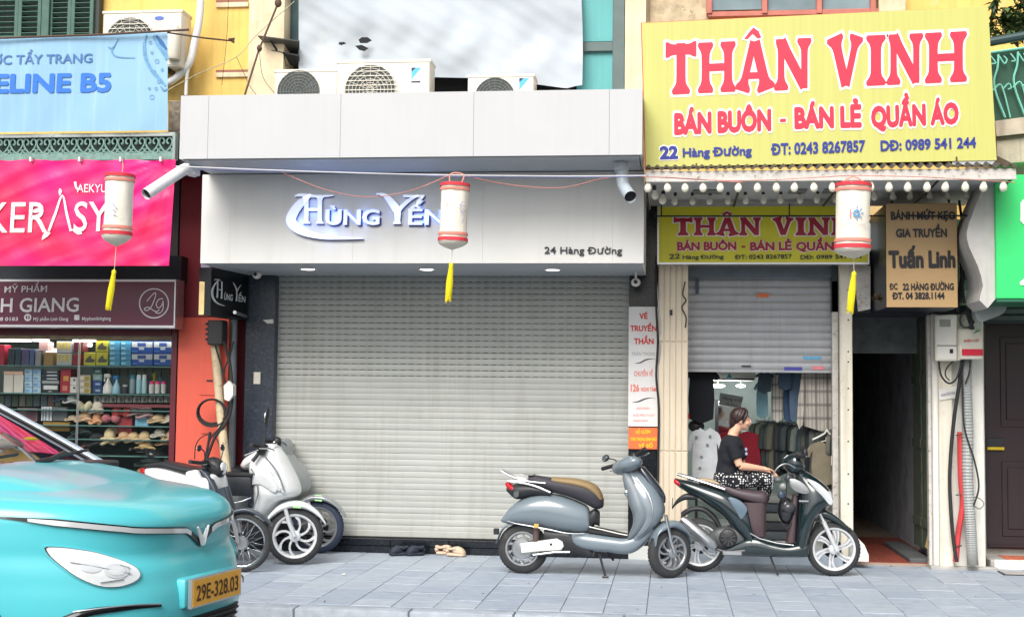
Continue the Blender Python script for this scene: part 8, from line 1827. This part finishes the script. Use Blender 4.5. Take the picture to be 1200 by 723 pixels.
# ---- black junction box and cables at the pillar
jb = thing('junction_box', 'black cable junction box on the coral pillar under the projecting sign', 'junction box', P(250, 403, 14.3)); part('case', box_at(243, 375, 261, 404, 14.3, .16, .01), black_pl, jb)
for k in range(4): part('clip', box_at(240.5, 378+6*k, 243, 381+6*k, 14.31, .05), black_pl, jb)
wb = thing('white_box', 'small white plastic box on the rusty leaning pole', 'box', P(267, 470, 14.25)); part('case', ext(MB(), [(262, 452), (268, 446), (273, 452), (273, 463), (268, 470), (263, 468)], 14.18, .1), plastic_w, wb)
cable('large black cable coil hung on the coral pillar', [(231+14*math.cos(a*.62)+12, 482+15*math.sin(a*.62)) for a in range(1)]+[], .009) if False else None
m = MB()
for k in range(3): m.tube([P(248+(15+k*1.2)*math.cos(a*math.pi/10), 482+(14+k*1.1)*math.sin(a*math.pi/10)+k*.8, 14.3-.02*k) for a in range(20)], .009, 6, closed=True)
solo('cable_coil', m, black_rub, 'large black cable coil hung on the coral pillar by the rusty pole', 'cable')
for lab, pts, r in (('black cable from the junction box curling down past the white box', [(262, 400), (270, 430), (272, 470), (265, 495), (252, 512), (243, 535), (236, 552)], .016), ('cable fanning down the coral pillar to the motorbikes', [(252, 404), (262, 440), (268, 475), (258, 500), (246, 515), (240, 540)], .010), ('thin cable arching over the coral pillar low down', [(228, 538), (230, 520), (240, 510), (252, 512), (258, 526), (259, 545)], .006), ('cable crossing behind the rusty pole', [(274, 400), (268, 420), (262, 440), (272, 470), (268, 490)], .010), ('short cable bundle tied above the black motorbike', [(246, 506), (244, 520), (238, 548), (232, 556)], .014)): cable(lab, [(x, y, 14.25) for x, y in pts], r)
fg_ = thing('small_hook', 'tiny white plastic hook on the dark granite column', 'hook', P(313, 378, 14.64)); part('hook', ext(MB(), [(308, 375), (320, 374), (320, 379), (313, 379)], 14.64, .02), plastic_w, fg_)
sw = thing('wall_switch', 'small cream switch plate on the dark granite column', 'switch', P(301, 449, 14.64)); part('plate', box_at(297, 436, 305, 450, 14.64, .02, .004), plastic_cream, sw)
# ---- poster by the shutter
ps = thing('poster', 'narrow white poster with red lettering between shutter and fluted column', 'poster', P(753, 524, 14.62))
part('sheet', box_at(736.5, 359.5, 771, 499.5, 14.63, .012), flat('poster_white', (226, 226, 226), .5, var=.03), ps); part('notice', box_at(736.5, 501, 771, 526, 14.62, .012), M('orange_notice', srgb(240, 116, 66), .5, var=.05), ps)
pr_ = flat('poster_red', (216, 60, 56), .5, var=0); pr2 = flat('poster_salmon', (236, 130, 116), .5, var=0)
m = MB(); YP_ = 14.63
for body, a, b_, yb_, h, bd in (('VÉ', 749, 759, 373.5, 6.8, .03), ('TRUYỀN', 738.5, 769.5, 388, 6.8, .03), ('THẦN', 743, 766, 403, 6.8, .03)): text_px(m, body, a, yb_, b_, yb_, h, YP_, bd, .004)
part('lettering', m, pr_, ps, smooth=0); m = MB()
for body, a, b_, yb_, h, bd in (('CHUYỂN VỀ', 743, 765, 440.5, 6, .01), ('126', 739, 749, 458.5, 8.5, .03), ('NGHI TÀM', 751, 769, 458.5, 5, .02), ('HÂN HẠNH', 746, 761, 479.5, 2.6, 0), ('ĐƯỢC PHỤC VỤ QUÝ', 742, 767, 487.5, 2.6, 0), ('KHÁCH HÀNG', 742, 759, 494, 2.6, 0)): text_px(m, body, a, yb_, b_, yb_, h, YP_, bd, .004)
part('lettering', m, pr2, ps, smooth=0); m = MB(); text_px(m, 'TRÂN TRỌNG', 740, 416.5, 768, 416.5, 4, YP_, .0, .004); part('lettering', m, flat('poster_grey', (176, 176, 178)), ps, smooth=0)
m = MB(); f = lambda x, y: P(x, y, YP_-.004)
ribbon_faces(m, [(744, 425.5), (750, 425), (757, 421.5), (764, 420.5), (768, 421)], [.15, .6, .7, .3, .1], f); ribbon_faces(m, [(741, 471), (748, 470.5), (755, 467.5), (763, 466), (768, 467)], [.15, .6, .7, .3, .1], f); part('flourish', m, ink, ps, smooth=0)
m = MB()
for body, a, b_, yb_ in (('HỒ GƯƠM', 745, 762, 508), ('TRÂN TRỌNG KÍNH BÁO', 738.5, 769.5, 516.5), ('VÉ SỐ', 748, 765, 524)): text_px(m, body, a, yb_, b_, yb_, 4.2, 14.62, .02, .004)
part('lettering', m, flat('notice_yellow', (250, 220, 40)), ps, smooth=0)
solo('column_cable', MB().tube([P(x, y, 14.42) for x, y in ((769, 300), (769, 360), (771, 400), (769, 440), (772, 480), (771, 560), (771, 640))], .012, 8, sm=4), black_rub, 'black cable running down between the white poster and the fluted column', 'cable', smooth=60)
solo('column_cable', MB().tube([P(x, y, 14.44) for x, y in ((768, 310), (771, 350), (774, 388), (770, 394), (774, 404), (772, 425))], .007, 8, sm=4), silver, 'twisted pale cable on the left edge of the fluted column', 'cable', smooth=60)
solo('column_cable', MB().tube([P(x, y, 14.42) for x, y in ((803, 330), (800, 345), (804, 352), (799, 360), (804, 372), (803, 384))], .007, 6, sm=4), dark_metal, 'short loose cable on the right edge of the fluted column', 'cable', smooth=60)
# ---- slippers
def shoe(lab, x, y, ang, col, grp, wd=.05, L=.20):
    c = G(x, y); t = thing('slipper', lab, 'slipper', c, R_(ang), group=grp)
    part('sole', xloft([(-L/2, .034, .002, wd*.7), (-L*.3, .04, 0, wd*.95), (0, .036, 0, wd*.9), (L*.3, .034, 0, wd*1.1), (L*.46, .03, .004, wd*.8), (L/2, .026, .008, wd*.4)], e=3), col, t, local=True, smooth=50)
    part('upper', xloft([(-.03, .10, .03, wd*.95), (L*.10, .105, .02, wd*1.08), (L*.3, .088, .012, wd*1.12), (L*.44, .062, .01, wd*.85), (L/2, .036, .012, wd*.4)], e=2.4), col, t, local=True, smooth=50)
    part('opening', MB().ell((-.035, 0, .075), (.075, wd*.74, .026)), M('shoe_inside', (.02, .02, .022), .9, var=0) if col is navy_r else flat('shoe_inside_tan', (96, 78, 66), .9), t, local=True)
    part('heel_strap', MB().tube([(.0, -wd*.95, .085), (-L*.3, -wd*.85, .08), (-L*.48, 0, .085), (-L*.3, wd*.85, .08), (.0, wd*.95, .085)], [.014, .014, .018, .014, .014], 8, sm=4).tube([(-L*.45, -wd*.5, .04), (-L*.48, 0, .06), (-L*.45, wd*.5, .04)], .022, 8, sm=3), col, t, local=True)
navy_r = flat('slipper_navy', (40, 46, 60), .7); beige_r = flat('slipper_beige', (206, 182, 158), .7)
shoe('dark navy clog by the granite step, left one of the pair', 467, 650.5, 205, navy_r, 'pair of dark clogs'); shoe('dark navy clog by the granite step, right one of the pair', 486, 650.5, 212, navy_r, 'pair of dark clogs')
shoe('beige clog by the granite step, rear one of the pair', 522, 649.5, 12, beige_r, 'pair of beige clogs'); shoe('beige clog by the granite step, front one of the pair', 535, 651.5, -8, beige_r, 'pair of beige clogs')
# ---- litter and marks
for lab, x, y, w, h in (('small white scrap of paper on the paving near the blue scooter front wheel', 823, 667.5, 7, 2), ('pale leaf-sized scrap on the paving at left', 402, 673, 4, 1.5), ('crumb of paper under the dark green scooter', 832, 662, 5, 1.2), ('white scrap in the gutter below the kerb', 504, 721, 15, 3)):
    z = .004 if y < 700 else -.118; a = G(x-w/2, y, z); b_ = G(x+w/2, y-h/2, z)
    solo('paper_scrap', MB().add([a, G(x+w/2, y+h*.3, z+.004), b_+Vector((0, .02, .006)), G(x-w*.3, y-h/2, z+.003)], [(0, 1, 2, 3)]), flat('paper_scrap', (226, 224, 214), .8), lab, 'scrap', smooth=0)
dc = thing('drain_cover', 'small metal drain cover set in the paving at the far right', 'drain cover', G(1190, 672)); g0 = G(1190, 672)
part('frame', MB().box(g0.x-.14, g0.x+.25, g0.y-.12, g0.y+.16, -.02, .006, .004), dark_metal, dc); part('lid', MB().box(g0.x-.12, g0.x+.23, g0.y-.10, g0.y+.14, .0, .011, .003), concrete, dc)

# fine litter: grit, leaf crumbs and cigarette ends nobody could count
gt = [MB(), MB()]
for k in range(260):
    x = random.uniform(-5, 4.4); y = random.choice((random.uniform(10.8, 14.6), random.uniform(14.3, 14.6), random.uniform(10.5, 10.72))); z = .0035 if y > 10.75 else -.118
    s_ = random.uniform(.003, .011); a = random.uniform(0, 6.28); c_, d_ = math.cos(a)*s_, math.sin(a)*s_
    gt[k % 2].add([(x-c_*2, y-d_*2, z), (x+d_, y-c_, z+.001), (x+c_*2, y+d_*2, z+s_*.4), (x-d_, y+c_, z+.002)], [(0, 1, 2, 3)])
solo('grit', gt[0], flat('grit_dark', (70, 66, 60), .9), 'dark grit and leaf crumbs scattered over paving and gutter', 'litter', kind='stuff', smooth=0)
solo('grit', gt[1], flat('grit_pale', (150, 140, 120), .9), 'pale crumbs of litter scattered over paving and gutter', 'litter', kind='stuff', smooth=0)
